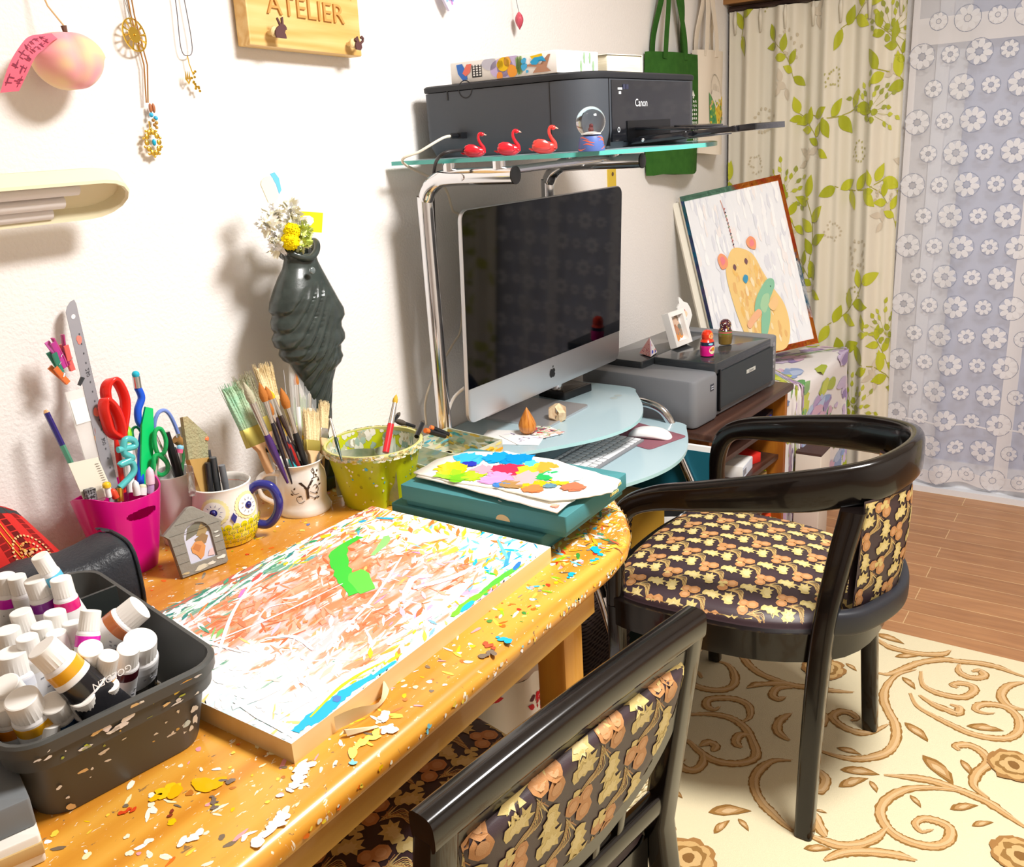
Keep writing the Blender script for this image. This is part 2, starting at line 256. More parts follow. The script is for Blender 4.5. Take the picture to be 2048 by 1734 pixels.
G={'vaseL':[(1.062,-0.1,1.166),(1.071,-0.1,1.155),(1.075,-0.1,1.142),(1.069,-0.1,1.127),(1.056,-0.1,1.111),(1.044,-0.1,1.093),(1.033,-0.1,1.073),(1.028,-0.1,1.059),(1.034,-0.1,1.051),(1.028,-0.1,1.04),(1.027,-0.1,1.029),(1.033,-0.1,1.02),(1.025,-0.1,1.01),(1.029,-0.1,0.996),(1.04,-0.1,0.989),(1.037,-0.1,0.979),(1.044,-0.1,0.968),(1.057,-0.1,0.96),(1.071,-0.1,0.929),(1.082,-0.1,0.889),(1.091,-0.1,0.848),(1.092,-0.1,0.809),(1.079,-0.1,0.766),(1.07,-0.1,0.74),(1.062,-0.1,0.724)],'vaseR':[(1.156,-0.1,1.161),(1.143,-0.1,1.147),(1.146,-0.1,1.132),(1.153,-0.1,1.116),(1.162,-0.1,1.097),(1.171,-0.1,1.078),(1.183,-0.1,1.057),(1.193,-0.1,1.041),(1.194,-0.1,1.029),(1.183,-0.1,1.019),(1.182,-0.1,1.009),(1.188,-0.1,0.996),(1.186,-0.1,0.986),(1.174,-0.1,0.978),(1.173,-0.1,0.966),(1.177,-0.1,0.955),(1.171,-0.1,0.945),(1.157,-0.1,0.935),(1.146,-0.1,0.912),(1.137,-0.1,0.866),(1.134,-0.1,0.842),(1.114,-0.1,0.802),(1.121,-0.1,0.752),(1.126,-0.1,0.72),(1.124,-0.1,0.703)],'tailfin':[(0.953,-0.1,0.834),(0.961,-0.1,0.837),(0.987,-0.1,0.826),(1.052,-0.1,0.821),(1.104,-0.1,0.834),(1.108,-0.1,0.784),(1.044,-0.1,0.78),(0.986,-0.1,0.818),(0.965,-0.1,0.827)],'flowers':[(1.064,-0.1,1.219),(1.071,-0.1,1.185),(1.1,-0.1,1.224),(1.047,-0.1,1.205),(1.108,-0.1,1.202),(1.063,-0.1,1.169),(1.085,-0.1,1.171)],'yel':[(1.08,-0.12,1.191),(1.074,-0.12,1.175)],'grn':[(1.106,-0.12,1.187),(1.098,-0.12,1.168)],'card':[(1.109,-0.1,1.222),(1.177,-0.1,1.212),(1.168,-0.1,1.178),(1.105,-0.1,1.188)],'stick':[(1.056,-0.1,1.281),(1.075,-0.1,1.255),(1.077,-0.1,1.218),(1.079,-0.1,1.274)],'ruler':[(0.714,-0.02,1.124),(0.733,-0.02,1.128),(0.68,-0.09,0.853),(0.702,-0.09,0.845)],'navy':[(0.637,-0.05,0.989),(0.65,-0.08,0.87)],'square':[(0.632,-0.09,0.915),(0.677,-0.09,0.91),(0.684,-0.1,0.849),(0.638,-0.1,0.856)],'sleeve':[(0.671,-0.05,1.006),(0.714,-0.05,1.006),(0.698,-0.09,0.846),(0.663,-0.09,0.847)],'bendy':[(0.781,-0.06,1.01),(0.78,-0.06,0.986),(0.783,-0.06,0.969),(0.773,-0.06,0.952),(0.771,-0.06,0.934),(0.777,-0.06,0.92),(0.769,-0.06,0.9),(0.736,-0.08,0.826)],'sheath':[(0.781,-0.07,0.956),(0.793,-0.07,0.95),(0.786,-0.07,0.908),(0.756,-0.08,0.823),(0.738,-0.08,0.83),(0.769,-0.07,0.93)],'redA':[(0.747,-0.06,1.005),(0.755,-0.06,0.973),(0.744,-0.06,0.936),(0.734,-0.06,0.921),(0.729,-0.06,0.956),(0.726,-0.06,0.989),(0.733,-0.06,1.005)],'redB':[(0.716,-0.075,0.985),(0.728,-0.075,0.965),(0.731,-0.075,0.934),(0.726,-0.075,0.923),(0.713,-0.075,0.935),(0.71,-0.075,0.956),(0.71,-0.075,0.975)],'redC':[(0.729,-0.07,0.924),(0.716,-0.08,0.846)],'redD':[(0.716,-0.08,0.923),(0.708,-0.085,0.842)],'twist':[(0.704,-0.1,0.914),(0.731,-0.1,0.911),(0.731,-0.1,0.921),(0.718,-0.1,0.925),(0.713,-0.1,0.907),(0.72,-0.1,0.899),(0.723,-0.1,0.894),(0.703,-0.1,0.891),(0.721,-0.1,0.889),(0.721,-0.1,0.872),(0.695,-0.1,0.857)],'grnA':[(0.793,-0.08,0.917),(0.798,-0.08,0.897),(0.791,-0.08,0.879),(0.78,-0.08,0.88),(0.778,-0.08,0.9),(0.783,-0.08,0.917)],'grnB':[(0.778,-0.085,0.879),(0.789,-0.085,0.863),(0.787,-0.085,0.85),(0.775,-0.085,0.847),(0.766,-0.085,0.858),(0.769,-0.085,0.878)],'grnC':[(0.78,-0.08,0.882),(0.758,-0.08,0.818)],'grnD':[(0.773,-0.05,0.922),(0.777,-0.05,0.908),(0.768,-0.05,0.898),(0.762,-0.05,0.909),(0.764,-0.05,0.922)],'pinkpen':[(0.749,-0.1,0.872),(0.743,-0.1,0.831)],'spat':[(0.77,-0.085,0.874),(0.758,-0.09,0.824)],'limepen':[(0.757,-0.05,0.931),(0.723,-0.08,0.835)],'whitepen':[(0.721,-0.1,0.86),(0.72,-0.1,0.836)],'blackbox':[(0.639,-0.11,0.874),(0.653,-0.11,0.873),(0.652,-0.11,0.855),(0.639,-0.11,0.857)],'vial':[(0.656,-0.11,0.865),(0.658,-0.11,0.853)],'redcap':[(0.677,-0.11,0.858),(0.68,-0.11,0.848)],'pegs':[(0.665,-0.05,1.082),(0.679,-0.05,1.042),(0.678,-0.05,1.088),(0.683,-0.05,1.044),(0.664,-0.05,1.067),(0.672,-0.05,1.036),(0.661,-0.05,1.046),(0.678,-0.05,1.019),(0.683,-0.05,1.074),(0.689,-0.05,1.035),(0.702,-0.05,1.021),(0.694,-0.05,1.011)],'loopA':[(0.794,-0.06,0.909),(0.797,-0.06,0.924),(0.806,-0.06,0.937),(0.817,-0.06,0.939),(0.825,-0.06,0.931),(0.831,-0.06,0.914),(0.835,-0.06,0.894)],'brushpen':[(0.808,-0.07,0.906),(0.808,-0.08,0.839)],'brushpen2':[(0.814,-0.07,0.878),(0.811,-0.08,0.833)],'greenpen':[(0.842,-0.06,0.868),(0.821,-0.07,0.833)],'candy':[(0.829,-0.07,0.878),(0.824,-0.07,0.866)],'metalclip':[(0.838,-0.06,0.904),(0.839,-0.06,0.873)],'cork':[(0.829,-0.06,0.887),(0.837,-0.06,0.878)],'flat':[(0.799,-0.13,0.941),(0.807,-0.13,0.94),(0.837,-0.13,0.901),(0.832,-0.13,0.864),(0.831,-0.13,0.843),(0.818,-0.13,0.809),(0.806,-0.13,0.814),(0.796,-0.13,0.872)],'pen1':[(0.835,-0.14,0.865),(0.834,-0.14,0.81)],'pen2':[(0.842,-0.15,0.851),(0.843,-0.15,0.812)],'tweez':[(0.784,-0.15,0.871),(0.781,-0.15,0.822)],'pen3':[(0.824,-0.14,0.86),(0.821,-0.14,0.814)],'pin':[(0.838,-0.13,0.899),(0.827,-0.13,0.879)],'pen4':[(0.844,-0.12,0.872),(0.835,-0.13,0.812)],'y_wide':[(0.933,-0.095,0.959),(0.936,-0.13,0.852)],'y_green_bristle':[(0.952,-0.095,0.966),(0.962,-0.13,0.831)],'y_round_grey':[(0.909,-0.15,0.972),(0.939,-0.172,0.822)],'y_bigtan':[(0.997,-0.095,0.974),(0.985,-0.13,0.864)],'y_t1':[(0.94,-0.15,0.963),(0.952,-0.172,0.818)],'y_t2':[(0.952,-0.15,0.954),(0.96,-0.172,0.842)],'y_t3':[(0.961,-0.15,0.946),(0.971,-0.172,0.811)],'y_redb':[(0.945,-0.15,0.94),(0.98,-0.172,0.799)],'y_b4':[(0.983,-0.15,0.943),(0.995,-0.172,0.798)],'y_bare':[(1.041,-0.095,0.954),(1.007,-0.13,0.858)],'y_sl1':[(1.069,-0.095,0.957),(1.023,-0.13,0.787)],'y_sl2':[(1.103,-0.095,0.944),(1.038,-0.13,0.782)],'y_gfan':[(1.076,-0.095,0.895),(1.018,-0.13,0.789)],'y_flat2':[(1.043,-0.15,0.887),(1.01,-0.172,0.803)],'y_flat3':[(1.075,-0.15,0.892),(1.034,-0.172,0.799)],'y_teal':[(0.964,-0.15,0.873),(0.97,-0.172,0.803)],'y_olive':[(0.99,-0.15,0.847),(0.98,-0.172,0.799)],'y_lime':[(1.015,-0.15,0.849),(1.014,-0.172,0.792)],'y_blue':[(1.048,-0.15,0.848),(1.027,-0.172,0.793)],'y_navyb':[(0.977,-0.15,0.887),(0.978,-0.172,0.804)],'y_yelb':[(0.959,-0.15,0.945),(0.962,-0.172,0.886)],'gb_red':[(1.146,-0.26,0.9),(1.089,-0.28,0.83)],'gb_thin':[(1.0,-0.24,0.901),(0.981,-0.27,0.863)],'gb_dk1':[(1.194,-0.22,0.848),(1.15,-0.24,0.844)],'gb_dk2':[(1.193,-0.2,0.831),(1.231,-0.22,0.809)],'gb_dk3':[(1.19,-0.28,0.842),(1.143,-0.3,0.827)],'gb_bl1':[(1.168,-0.3,0.813),(1.23,-0.3,0.781)],'gb_bl2':[(1.205,-0.28,0.805),(1.241,-0.3,0.78)],'lampT':[(0.604,-0.13,1.295),(0.755,-0.13,1.293),(0.775,-0.13,1.279),(0.771,-0.13,1.269),(0.718,-0.13,1.248),(0.592,-0.13,1.247)],'lampback':[(0.657,-0.03,1.304),(0.818,-0.03,1.299)],'ribbon':[(0.753,-0.07,1.488),(0.762,-0.07,1.487),(0.719,-0.07,1.485),(0.707,-0.07,1.48),(0.684,-0.07,1.455),(0.663,-0.07,1.415),(0.688,-0.07,1.417),(0.713,-0.07,1.462),(0.735,-0.07,1.481)],'cord1':[(0.777,-0.03,1.538),(0.778,-0.03,1.5)],'n1':[(0.914,-0.01,1.55),(0.922,-0.01,1.523),(0.92,-0.01,1.506),(0.913,-0.01,1.486)],'n1b':[(0.922,-0.012,1.551),(0.925,-0.012,1.516),(0.925,-0.012,1.474),(0.92,-0.012,1.405),(0.926,-0.012,1.393),(0.922,-0.012,1.385),(0.921,-0.012,1.371),(0.916,-0.012,1.346)],'n1c':[(0.919,-0.012,1.484),(0.917,-0.012,1.405)],'n2':[(1.003,-0.01,1.557),(0.999,-0.01,1.488),(1.009,-0.01,1.476),(1.021,-0.01,1.489),(1.02,-0.01,1.558)],'n2p':[(1.005,-0.015,1.476),(0.994,-0.015,1.454),(1.009,-0.015,1.446),(0.999,-0.015,1.431),(1.01,-0.015,1.437)],'heartp':[(1.67,-0.03,1.605),(1.69,-0.03,1.585),(1.716,-0.03,1.608)],'podp':[(1.959,-0.03,1.626),(1.959,-0.03,1.602),(1.942,-0.03,1.584),(1.957,-0.03,1.561),(1.976,-0.03,1.584)],'signp':[(1.151,-0.035,1.565),(1.119,-0.035,1.494),(1.391,-0.035,1.484),(1.424,-0.035,1.571)],'bracket':[(2.453,-0.008,1.225),(2.519,-0.008,1.221),(2.518,-0.008,1.119),(2.479,-0.008,1.122)],'bagG':[(2.652,-0.04,1.545),(2.949,-0.04,1.527),(2.98,-0.04,1.166),(2.792,-0.04,1.161),(2.628,-0.04,1.176),(2.647,-0.04,1.242),(2.692,-0.04,1.68),(2.733,-0.04,1.683),(2.689,-0.04,1.547),(2.727,-0.04,1.548),(2.768,-0.04,1.686),(2.823,-0.04,1.69),(2.785,-0.04,1.529),(2.867,-0.04,1.529),(2.731,-0.04,1.537)],'bagW':[(2.933,-0.05,1.55),(2.973,-0.05,1.549),(3.134,-0.05,1.539),(3.172,-0.05,1.333),(3.152,-0.05,1.225),(2.977,-0.05,1.222),(2.955,-0.05,1.337),(2.952,-0.05,1.698),(2.991,-0.05,1.701),(3.053,-0.05,1.706),(3.12,-0.05,1.711),(2.932,-0.05,1.697)],'ribO':[(0.766,-0.055,1.493),(0.731,-0.08,1.487),(0.706,-0.092,1.482),(0.691,-0.095,1.472),(0.669,-0.095,1.447),(0.652,-0.09,1.413)],'ribI':[(0.767,-0.06,1.486),(0.733,-0.098,1.477),(0.717,-0.1,1.466),(0.704,-0.1,1.457),(0.69,-0.097,1.437),(0.676,-0.092,1.415)],'cabA':[(1.564,-0.15,1.354),(1.564,-0.12,1.349),(1.56,-0.08,1.313),(1.571,-0.05,1.273),(1.611,-0.03,1.23),(1.653,-0.02,1.172),(1.68,-0.02,1.136),(1.656,-0.02,0.92),(1.613,-0.02,0.869),(1.561,-0.02,0.833),(1.508,-0.03,0.8),(1.485,-0.03,0.76),(1.472,-0.04,0.717)],'cabB':[(1.482,-0.2,1.309),(1.438,-0.2,1.304),(1.422,-0.18,1.287),(1.473,-0.12,1.257),(1.485,-0.1,1.157),(1.48,-0.1,1.012),(1.467,-0.1,0.961),(1.466,-0.1,0.907),(1.479,-0.1,0.837),(1.468,-0.1,0.726)],'cabC':[(1.482,-0.15,0.814),(1.473,-0.12,0.785),(1.464,-0.1,0.727)],'drop':[(1.611,-0.179,0.67)],'stone':[(1.774,-0.193,0.673)],'hdd':[(1.908,-0.074,0.668),(1.909,-0.137,0.668),(2.028,-0.11,0.668),(2.061,-0.097,0.668),(2.042,-0.009,0.668)],'cards':[(1.614,-0.107,0.669),(1.683,-0.149,0.669),(1.678,-0.252,0.669),(1.611,-0.258,0.669),(1.547,-0.226,0.669),(1.531,-0.167,0.669)],'kb':[(1.645,-0.237,0.6),(1.648,-0.38,0.6),(1.88,-0.366,0.6),(1.902,-0.242,0.6)],'pad':[(1.92,-0.268,0.598),(1.853,-0.47,0.598),(1.997,-0.442,0.598),(1.958,-0.284,0.598)],'mouse':[(1.912,-0.325,0.6),(1.935,-0.443,0.6)],'p2b':[(2.576,0.132,0.57),(2.123,-0.425,0.57),(2.598,-0.471,0.57),(2.98,-0.014,0.57)],'mat1':[(2.28,-0.379,0.72)],'mat2':[(2.424,-0.388,0.72)],'wf':[(2.276,-0.247,0.72),(2.447,-0.256,0.72)],'tri':[(2.216,-0.171,0.72),(2.195,-0.232,0.72),(2.272,-0.237,0.72)]}
RC=[[(2.068,-0.901),(2.073,-0.935),(2.122,-0.966),(2.164,-0.992),(2.203,-1.036),(2.215,-1.076),(2.228,-1.115),(2.231,-1.155),(2.222,-1.188),(2.215,-1.216)],[(2.124,-0.987),(2.079,-0.954),(2.012,-0.944),(1.957,-0.953),(1.913,-0.975),(1.878,-0.995),(1.826,-1.008),(1.773,-1.003),(1.733,-0.975),(1.711,-0.942),(1.704,-0.906),(1.705,-0.866)],[(2.123,-1.0),(2.069,-1.015),(2.05,-1.043),(2.049,-1.079),(2.061,-1.108),(2.095,-1.123),(2.116,-1.116),(2.116,-1.092),(2.098,-1.075),(2.092,-1.088)],[(2.2,-1.074),(2.167,-1.079),(2.152,-1.102),(2.161,-1.125),(2.179,-1.134),(2.194,-1.12),(2.181,-1.106)],[(2.016,-0.997),(1.972,-1.022),(1.949,-1.066),(1.934,-1.106),(1.924,-1.141),(1.928,-1.18),(1.947,-1.214),(1.989,-1.23),(2.037,-1.221),(2.062,-1.196),(2.061,-1.166),(2.044,-1.142),(2.021,-1.138),(2.017,-1.157),(2.026,-1.174)],[(2.018,-1.017),(1.997,-1.053),(1.99,-1.081),(1.987,-1.105),(2.011,-1.105),(2.015,-1.085)],[(1.87,-0.981),(1.828,-0.959),(1.809,-0.933),(1.814,-0.895),(1.837,-0.868),(1.866,-0.877),(1.871,-0.9),(1.857,-0.916),(1.844,-0.907)],[(2.191,-1.218),(2.157,-1.188),(2.109,-1.179),(2.072,-1.199),(2.074,-1.231)],[(1.692,-1.014),(1.708,-1.054),(1.721,-1.097),(1.721,-1.142),(1.717,-1.176),(1.71,-1.207),(1.69,-1.242),(1.67,-1.275)],[(1.721,-1.205),(1.747,-1.175),(1.792,-1.175),(1.839,-1.189),(1.87,-1.171),(1.879,-1.144),(1.862,-1.122),(1.85,-1.131)],[(1.722,-1.175),(1.712,-1.137),(1.696,-1.098),(1.669,-1.062),(1.623,-1.037),(1.579,-1.033),(1.544,-1.052),(1.527,-1.079),(1.525,-1.112),(1.537,-1.142),(1.563,-1.159),(1.595,-1.157),(1.606,-1.139),(1.601,-1.11),(1.579,-1.098),(1.562,-1.111),(1.577,-1.128)],[(1.539,-1.053),(1.506,-1.044),(1.472,-1.022),(1.45,-0.991),(1.446,-0.961),(1.445,-0.93)],[(1.513,-0.92),(1.484,-0.94),(1.457,-0.961)],[(1.642,-0.835),(1.624,-0.804),(1.588,-0.789),(1.548,-0.788),(1.512,-0.804),(1.484,-0.83),(1.472,-0.849),(1.453,-0.878),(1.44,-0.904)],[(1.587,-0.577),(1.594,-0.614),(1.577,-0.648),(1.562,-0.684),(1.566,-0.72),(1.588,-0.753),(1.622,-0.765),(1.666,-0.74),(1.701,-0.71),(1.719,-0.673),(1.714,-0.63),(1.689,-0.586),(1.66,-0.548)],[(1.575,-0.657),(1.543,-0.675),(1.513,-0.671),(1.504,-0.65),(1.516,-0.628),(1.532,-0.638)],[(1.59,-0.647),(1.612,-0.659),(1.608,-0.678),(1.587,-0.678)],[(1.68,-0.727),(1.67,-0.709),(1.642,-0.711),(1.63,-0.729)],[(1.926,-0.543),(1.926,-0.578),(1.896,-0.609),(1.851,-0.626),(1.817,-0.612),(1.799,-0.572),(1.807,-0.53),(1.835,-0.515),(1.856,-0.528),(1.838,-0.546)],[(1.716,-0.696),(1.745,-0.705),(1.784,-0.688),(1.795,-0.657),(1.785,-0.624),(1.762,-0.597),(1.736,-0.603),(1.731,-0.623),(1.747,-0.63)],[(2.068,-0.583),(2.008,-0.585),(1.958,-0.619),(1.927,-0.664),(1.918,-0.713),(1.92,-0.749)],[(2.042,-0.647),(2.066,-0.663),(2.067,-0.692),(2.039,-0.696),(2.026,-0.672)],[(1.852,-0.658),(1.886,-0.688),(1.911,-0.725),(1.917,-0.759),(1.93,-0.799),(1.94,-0.839),(1.956,-0.882)],[(1.905,-0.753),(1.888,-0.723),(1.853,-0.722),(1.845,-0.738),(1.86,-0.75)],[(1.831,-0.829),(1.834,-0.849),(1.799,-0.855),(1.797,-0.839)],[(1.804,-0.782),(1.765,-0.769),(1.725,-0.778),(1.705,-0.81)],[(1.397,-0.976),(1.432,-0.999),(1.458,-1.036),(1.478,-1.086),(1.481,-1.118)],[(2.238,-0.856),(2.203,-0.905),(2.199,-0.95),(2.207,-0.992),(2.229,-1.031),(2.255,-1.044)],[(1.328,-0.654),(1.339,-0.673),(1.325,-0.699),(1.291,-0.707),(1.267,-0.695),(1.266,-0.684)],[(1.643,-0.885),(1.621,-0.914),(1.584,-0.917),(1.572,-0.906)]]
RL=[(2.17,-0.741,2.209,-0.802),(2.195,-0.806,2.162,-0.828),(2.115,-0.781,2.157,-0.802),(2.251,-0.862,2.232,-0.939),(2.16,-0.932,2.194,-0.986),(2.072,-0.834,2.049,-0.867),(2.077,-0.967,2.037,-1.005),(1.895,-1.011,1.847,-1.07),(1.797,-1.068,1.727,-1.141),(1.664,-0.932,1.688,-1.008),(1.609,-0.944,1.666,-0.991),(1.66,-0.993,1.629,-1.015),(1.656,-1.072,1.629,-1.098),(1.652,-1.147,1.691,-1.193),(1.625,-1.19,1.656,-1.224),(1.407,-0.744,1.453,-0.818),(1.359,-0.776,1.408,-0.79),(1.42,-0.801,1.398,-0.831),(1.852,-0.658,1.9,-0.696),(1.732,-0.906,1.734,-0.959),(1.407,-0.935,1.432,-0.982),(1.52,-0.922,1.522,-0.946),(1.947,-1.13,1.967,-1.204),(1.432,-0.645,1.418,-0.684),(1.821,-1.139,1.778,-1.164)]
RF=[(2.022,-0.794),(1.852,-1.235),(1.274,-0.76),(1.586,-1.278)]
TB=[(0.422, -0.305, 0.885, 0.0125, -0.05, 0.05, 0.13, '#d81cc0', '#efefef', '', 'cap_magenta at the left edge of the frame'), (0.429, -0.359, 0.89, 0.0135, 0.1, -0.05, 0.13, '#8a2a9a', '#efefef', '', 'tube with a purple band and white screw cap, second from left at the back'), (0.444, -0.384, 0.89, 0.0125, 0.0, -0.05, 0.13, '#e0187c', '#efefef', '', 'tube with a hot pink band and white cap, right one at the back'), (0.438, -0.362, 0.915, 0.0105, 0.25, -0.1, 0.13, '#58c0e8', '#f4f4f6', '', 'slim tube with orange and sky blue marks, standing highest at the back'), (0.427, -0.321, 0.885, 0.011, 0.05, 0, 0.12, '#e4e4de', '#f0f0ee', '', 'tube with a milky ribbed cap between the magenta and purple ones'), (0.396, -0.382, 0.872, 0.0125, 0.05, -0.05, 0.12, '#f0b0c8', '#efefef', '', 'tube with a pink stained cap left of the middle'), (0.418, -0.409, 0.868, 0.0125, -0.05, 0, 0.12, '#e8e2d4', '#efefef', '', 'tube with a plain cream cap behind the magenta banded one'), (0.42, -0.437, 0.862, 0.0115, -0.1, -0.1, 0.12, '#b8cc3c', '#f0efe8', '', 'tube with an ivory ribbed cap and lime trace in the middle'), (0.428, -0.466, 0.88, 0.0115, -0.45, -0.15, 0.12, '#e018b8', '#efefef', '', 'tube with a magenta band tilting left, pink smears on its cap'), (0.374, -0.394, 0.865, 0.014, 0, 0, 0.12, '#e8e4dc', '#efefef', '', 'tube with a large ivory cap at the left edge'), (0.358, -0.43, 0.858, 0.017, 0, 0, 0.11, '#e4e6ee', '#f4f4f6', '', 'squat white jar shaped tube at the left'), (0.397, -0.419, 0.866, 0.012, 0, 0, 0.12, '#e8e4e0', '#efefef', '', 'tube with a plain cap just behind the big ochre banded tube'), (0.399, -0.442, 0.862, 0.0115, 0, 0, 0.12, '#e6e4dc', '#efefef', '', 'tube with a plain cap right behind the big ochre banded tube'), (0.351, -0.513, 0.892, 0.0165, 0.42, -0.30, 0.092, '#e8a81c', '#26262a', 'GOLDEN', 'biggest tube with an ochre band and black label in the middle of the bin'), (0.374, -0.434, 0.868, 0.012, 0, 0, 0.12, '#e8e2d8', '#efefef', '', 'tube with a cream cap left behind the big ochre banded tube'), (0.391, -0.522, 0.872, 0.013, 0.1, -0.1, 0.12, '#e8a41c', '#f0ece0', '', 'tube with a yellow stained ribbed cap right of the middle'), (0.401, -0.534, 0.862, 0.011, -0.15, -0.1, 0.12, '#e8a020', '#f0ece0', '', 'smaller tube with a cream ribbed cap and amber shoulder'), (0.430, -0.519, 0.850, 0.0125, -0.05, 0.25, 0.12, '#4a1420', '#f4f2f2', '', 'tube with a dark maroon band standing near the front right wall'), (0.395, -0.533, 0.832, 0.011, 0.05, 0.05, 0.09, '#d8701c', '#f0ece4', '', 'short tube with orange drips on its cap by the front rim'), (0.367, -0.532, 0.836, 0.0145, 0.35, -0.05, 0.09, '#3a3e58', '#e4e4ea', '', 'tube with a ribbed white cap and slate band at the front rim'), (0.346, -0.519, 0.836, 0.014, 0.4, -0.05, 0.09, '#17508a', '#f0f0f0', '', 'tube with a blue band and ribbed cap at the front rim'), (0.325, -0.507, 0.85, 0.0175, 0.25, 0.15, 0.11, '#f0b020', '#f0a020', '', 'large capped tube with a golden yellow body at the front left'), (0.341, -0.511, 0.815, 0.014, -0.3, 0.2, 0.08, '#b8bcb0', '#d8dcd4', '', 'tube lying with its round white cap facing the viewer, nearest the front corner'), (0.32, -0.478, 0.838, 0.015, 0.15, 0.1, 0.09, '#e88a20', '#f0e8dc', '', 'tube with an orange shoulder cut by the left edge of the frame'), (0.329, -0.47, 0.85, 0.015, 0.35, 0.2, 0.1, '#2470b0', '#eef0f2', '', 'tube with a blue shoulder near the left edge of the frame')]
BRN=[(.4865,-.4575,.853),(.425,-.415,.805)]
YLW=[(.385,-.497,.85),(.405,-.492,.775)]
WHT2=[(.456,-.498,.840),(.460,-.455,.745)]
EXPO=0.48; LX,LY,LPW=1.35,-1.35,45
# ---------------------------------------------------------------- camera
cy_,cp_,cr_=6.17836833e-01,3.16367110e-01,-6.30365231e-02
fw=V((math.cos(cy_)*math.cos(cp_),math.sin(cy_)*math.cos(cp_),-math.sin(cp_)))
rt0=V((math.sin(cy_),-math.cos(cy_),0)); up0=rt0.cross(fw)
rt=rt0*math.cos(cr_)+up0*math.sin(cr_); up=up0*math.cos(cr_)-rt0*math.sin(cr_)
cam=bpy.data.cameras.new('camera'); co=bpy.data.objects.new('camera',cam); COL.objects.link(co)
mx=Matrix.Identity(4)
for i in range(3): mx[i][0]=rt[i]; mx[i][1]=up[i]; mx[i][2]=-fw[i]; mx[i][3]=(0,-1.32,1.32)[i]
co.matrix_world=mx; cam.sensor_fit='HORIZONTAL'; cam.sensor_width=36; cam.lens=36*1806.379/2048; cam.clip_start=.02
SC.camera=co
SC.view_settings.view_transform='Standard'; SC.view_settings.look='None'; SC.view_settings.exposure=EXPO; SC.view_settings.gamma=1; SC.view_settings.use_curve_mapping=False
# ---------------------------------------------------------------- palette of materials
WALLP=M('wallpaper','#f3efec',.75,bump=(170,.35,.004)); CEIL=M('ceiling_board','#f0eeea',.8)
BLACKG=M('black_lacquer','#0b0808',.20,spec=.4,coat=.35,vary=(9,'#140d0b',.3,(1,1,1))); CHROME=M('chrome','#d9d9dc',.12,metal=1); STEEL=M('brushed_steel','#b9b9bd',.35,metal=1)
BLKP=M('black_plastic','#17181b',.35); BLKM=M('matte_black_plastic','#23252a',.55,bump=(900,.2,.0005)); DGREY=M('dark_grey_plastic','#3d4247',.5)
WHT=M('white_gloss_plastic','#f4f3f2',.25); WHM=M('white_card','#f3f1ee',.7); CER=M('white_ceramic','#f6f2ec',.12,coat=.5)
GLASS=M('frosted_glass_top','#d9eef2',.08,spec=.6,alpha=1,coat=.3); 
CLEAR=M('clear_plastic','#f2f6f5',.08,trans=.92,alpha=.45,ior=1.2); CLEAR2=M('cloudy_plastic','#dfe3cf',.15,spec=.6,alpha=.55); GOLD=M('gold_metal','#e6c050',.25,metal=.9); SILV=M('silver_metal','#cfcfcf',.25,metal=1)
VCP=MVC('printed_paper',.7); VCG=MVC('painted_gloss',.25,coat=.4); VCF=MVC('dyed_fabric',.85,spec=.2,sheen=.1)
PINE=WOOD('varnished_pine','#cc8428','#e8ae4a','#dc9c38',0,1.0,.3,.35,14); TOPW=WOOD('painted_pine_top','#cc8428','#e8ae4a','#dc9c38',0,1.0,.3,.35,14)
PAINTED('x',[(30,60,.4,5,.52,.58,'#efc230',[(0,.30,.62)]),(26,70,-.3,9,.53,.57,'#d9851c',[(0,.30,.62)]),(50,120,.7,13,.54,.58,'#f6ead0',[(0,.30,.6)]),(60,140,-.6,17,.57,.60,'#f4d650',[(0,.2,.6)]),
 (70,160,.2,22,.60,.62,'#5fb4c8',[(0,.45,.72)]),(80,150,1.0,26,.61,.63,'#b4482a',[(0,.3,.6)]),(80,170,-.9,31,.61,.63,'#5a8a4a',[(0,.4,.7)]),(90,180,.5,35,.60,.62,'#ffffff',[(0,.2,.65)]),(90,180,.1,41,.64,.66,'#f4ead4'),(60,120,.8,47,.66,.68,'#8a6a48')],TOPW)
PINEV=WOOD('pine_leg','#c47f22','#dda23f',None,2,1.0,.4,.2,10); PALEW=WOOD('pale_board_edge','#e2bd7c','#efd09a',None,0,1.5,.55,0,8)
SIGNW=WOOD('sign_pine','#dfae62','#f0cc8a','#e8bf78',0,3.0,.5,.1,12); DROPW=WOOD('oiled_beech','#b0651f','#d68c3c',None,2,9,.3,.3,9)
DARKW=WOOD('dark_brown_veneer','#3a231b','#5d4033','#4a2f25',0,2.5,.45,.1,10); SHELFW=WOOD('amber_side_veneer','#8a4a12','#b87420','#a05e18',2,2.5,.5,.05,8)
# ---------------------------------------------------------------- room shell
def sbox(name,boxes,mat,smooth=0):
    mb=MB()
    for b in boxes: mb.box(*b)
    return struct(mb.build(name,mat,smooth=smooth))
XW=3.40; ZC=2.35
sbox('wall_left',[(-1.9,3.5,0,.1,0,ZC)],WALLP)
sbox('wall_right',[(-1.9,3.5,-3.2,-3.1,0,ZC)],WALLP); sbox('wall_back',[(-1.9,-1.8,-3.1,0,0,ZC)],WALLP)
sbox('wall_window',[(XW,XW+.1,-.70,0,0,ZC),(XW,XW+.1,-3.1,-2.35,0,ZC),(XW,XW+.1,-2.35,-.70,1.80,ZC)],WALLP)
sbox('ceiling',[(-1.9,3.5,-3.2,.1,ZC,ZC+.1)],CEIL)
fm=M('floor_boards','#a8713f',.28,coat=.25); nt=fm.node_tree; tc=nn(nt,'ShaderNodeTexCoord'); mp=nn(nt,'ShaderNodeMapping'); mp.inputs['Rotation'].default_value=(0,0,PI/2)
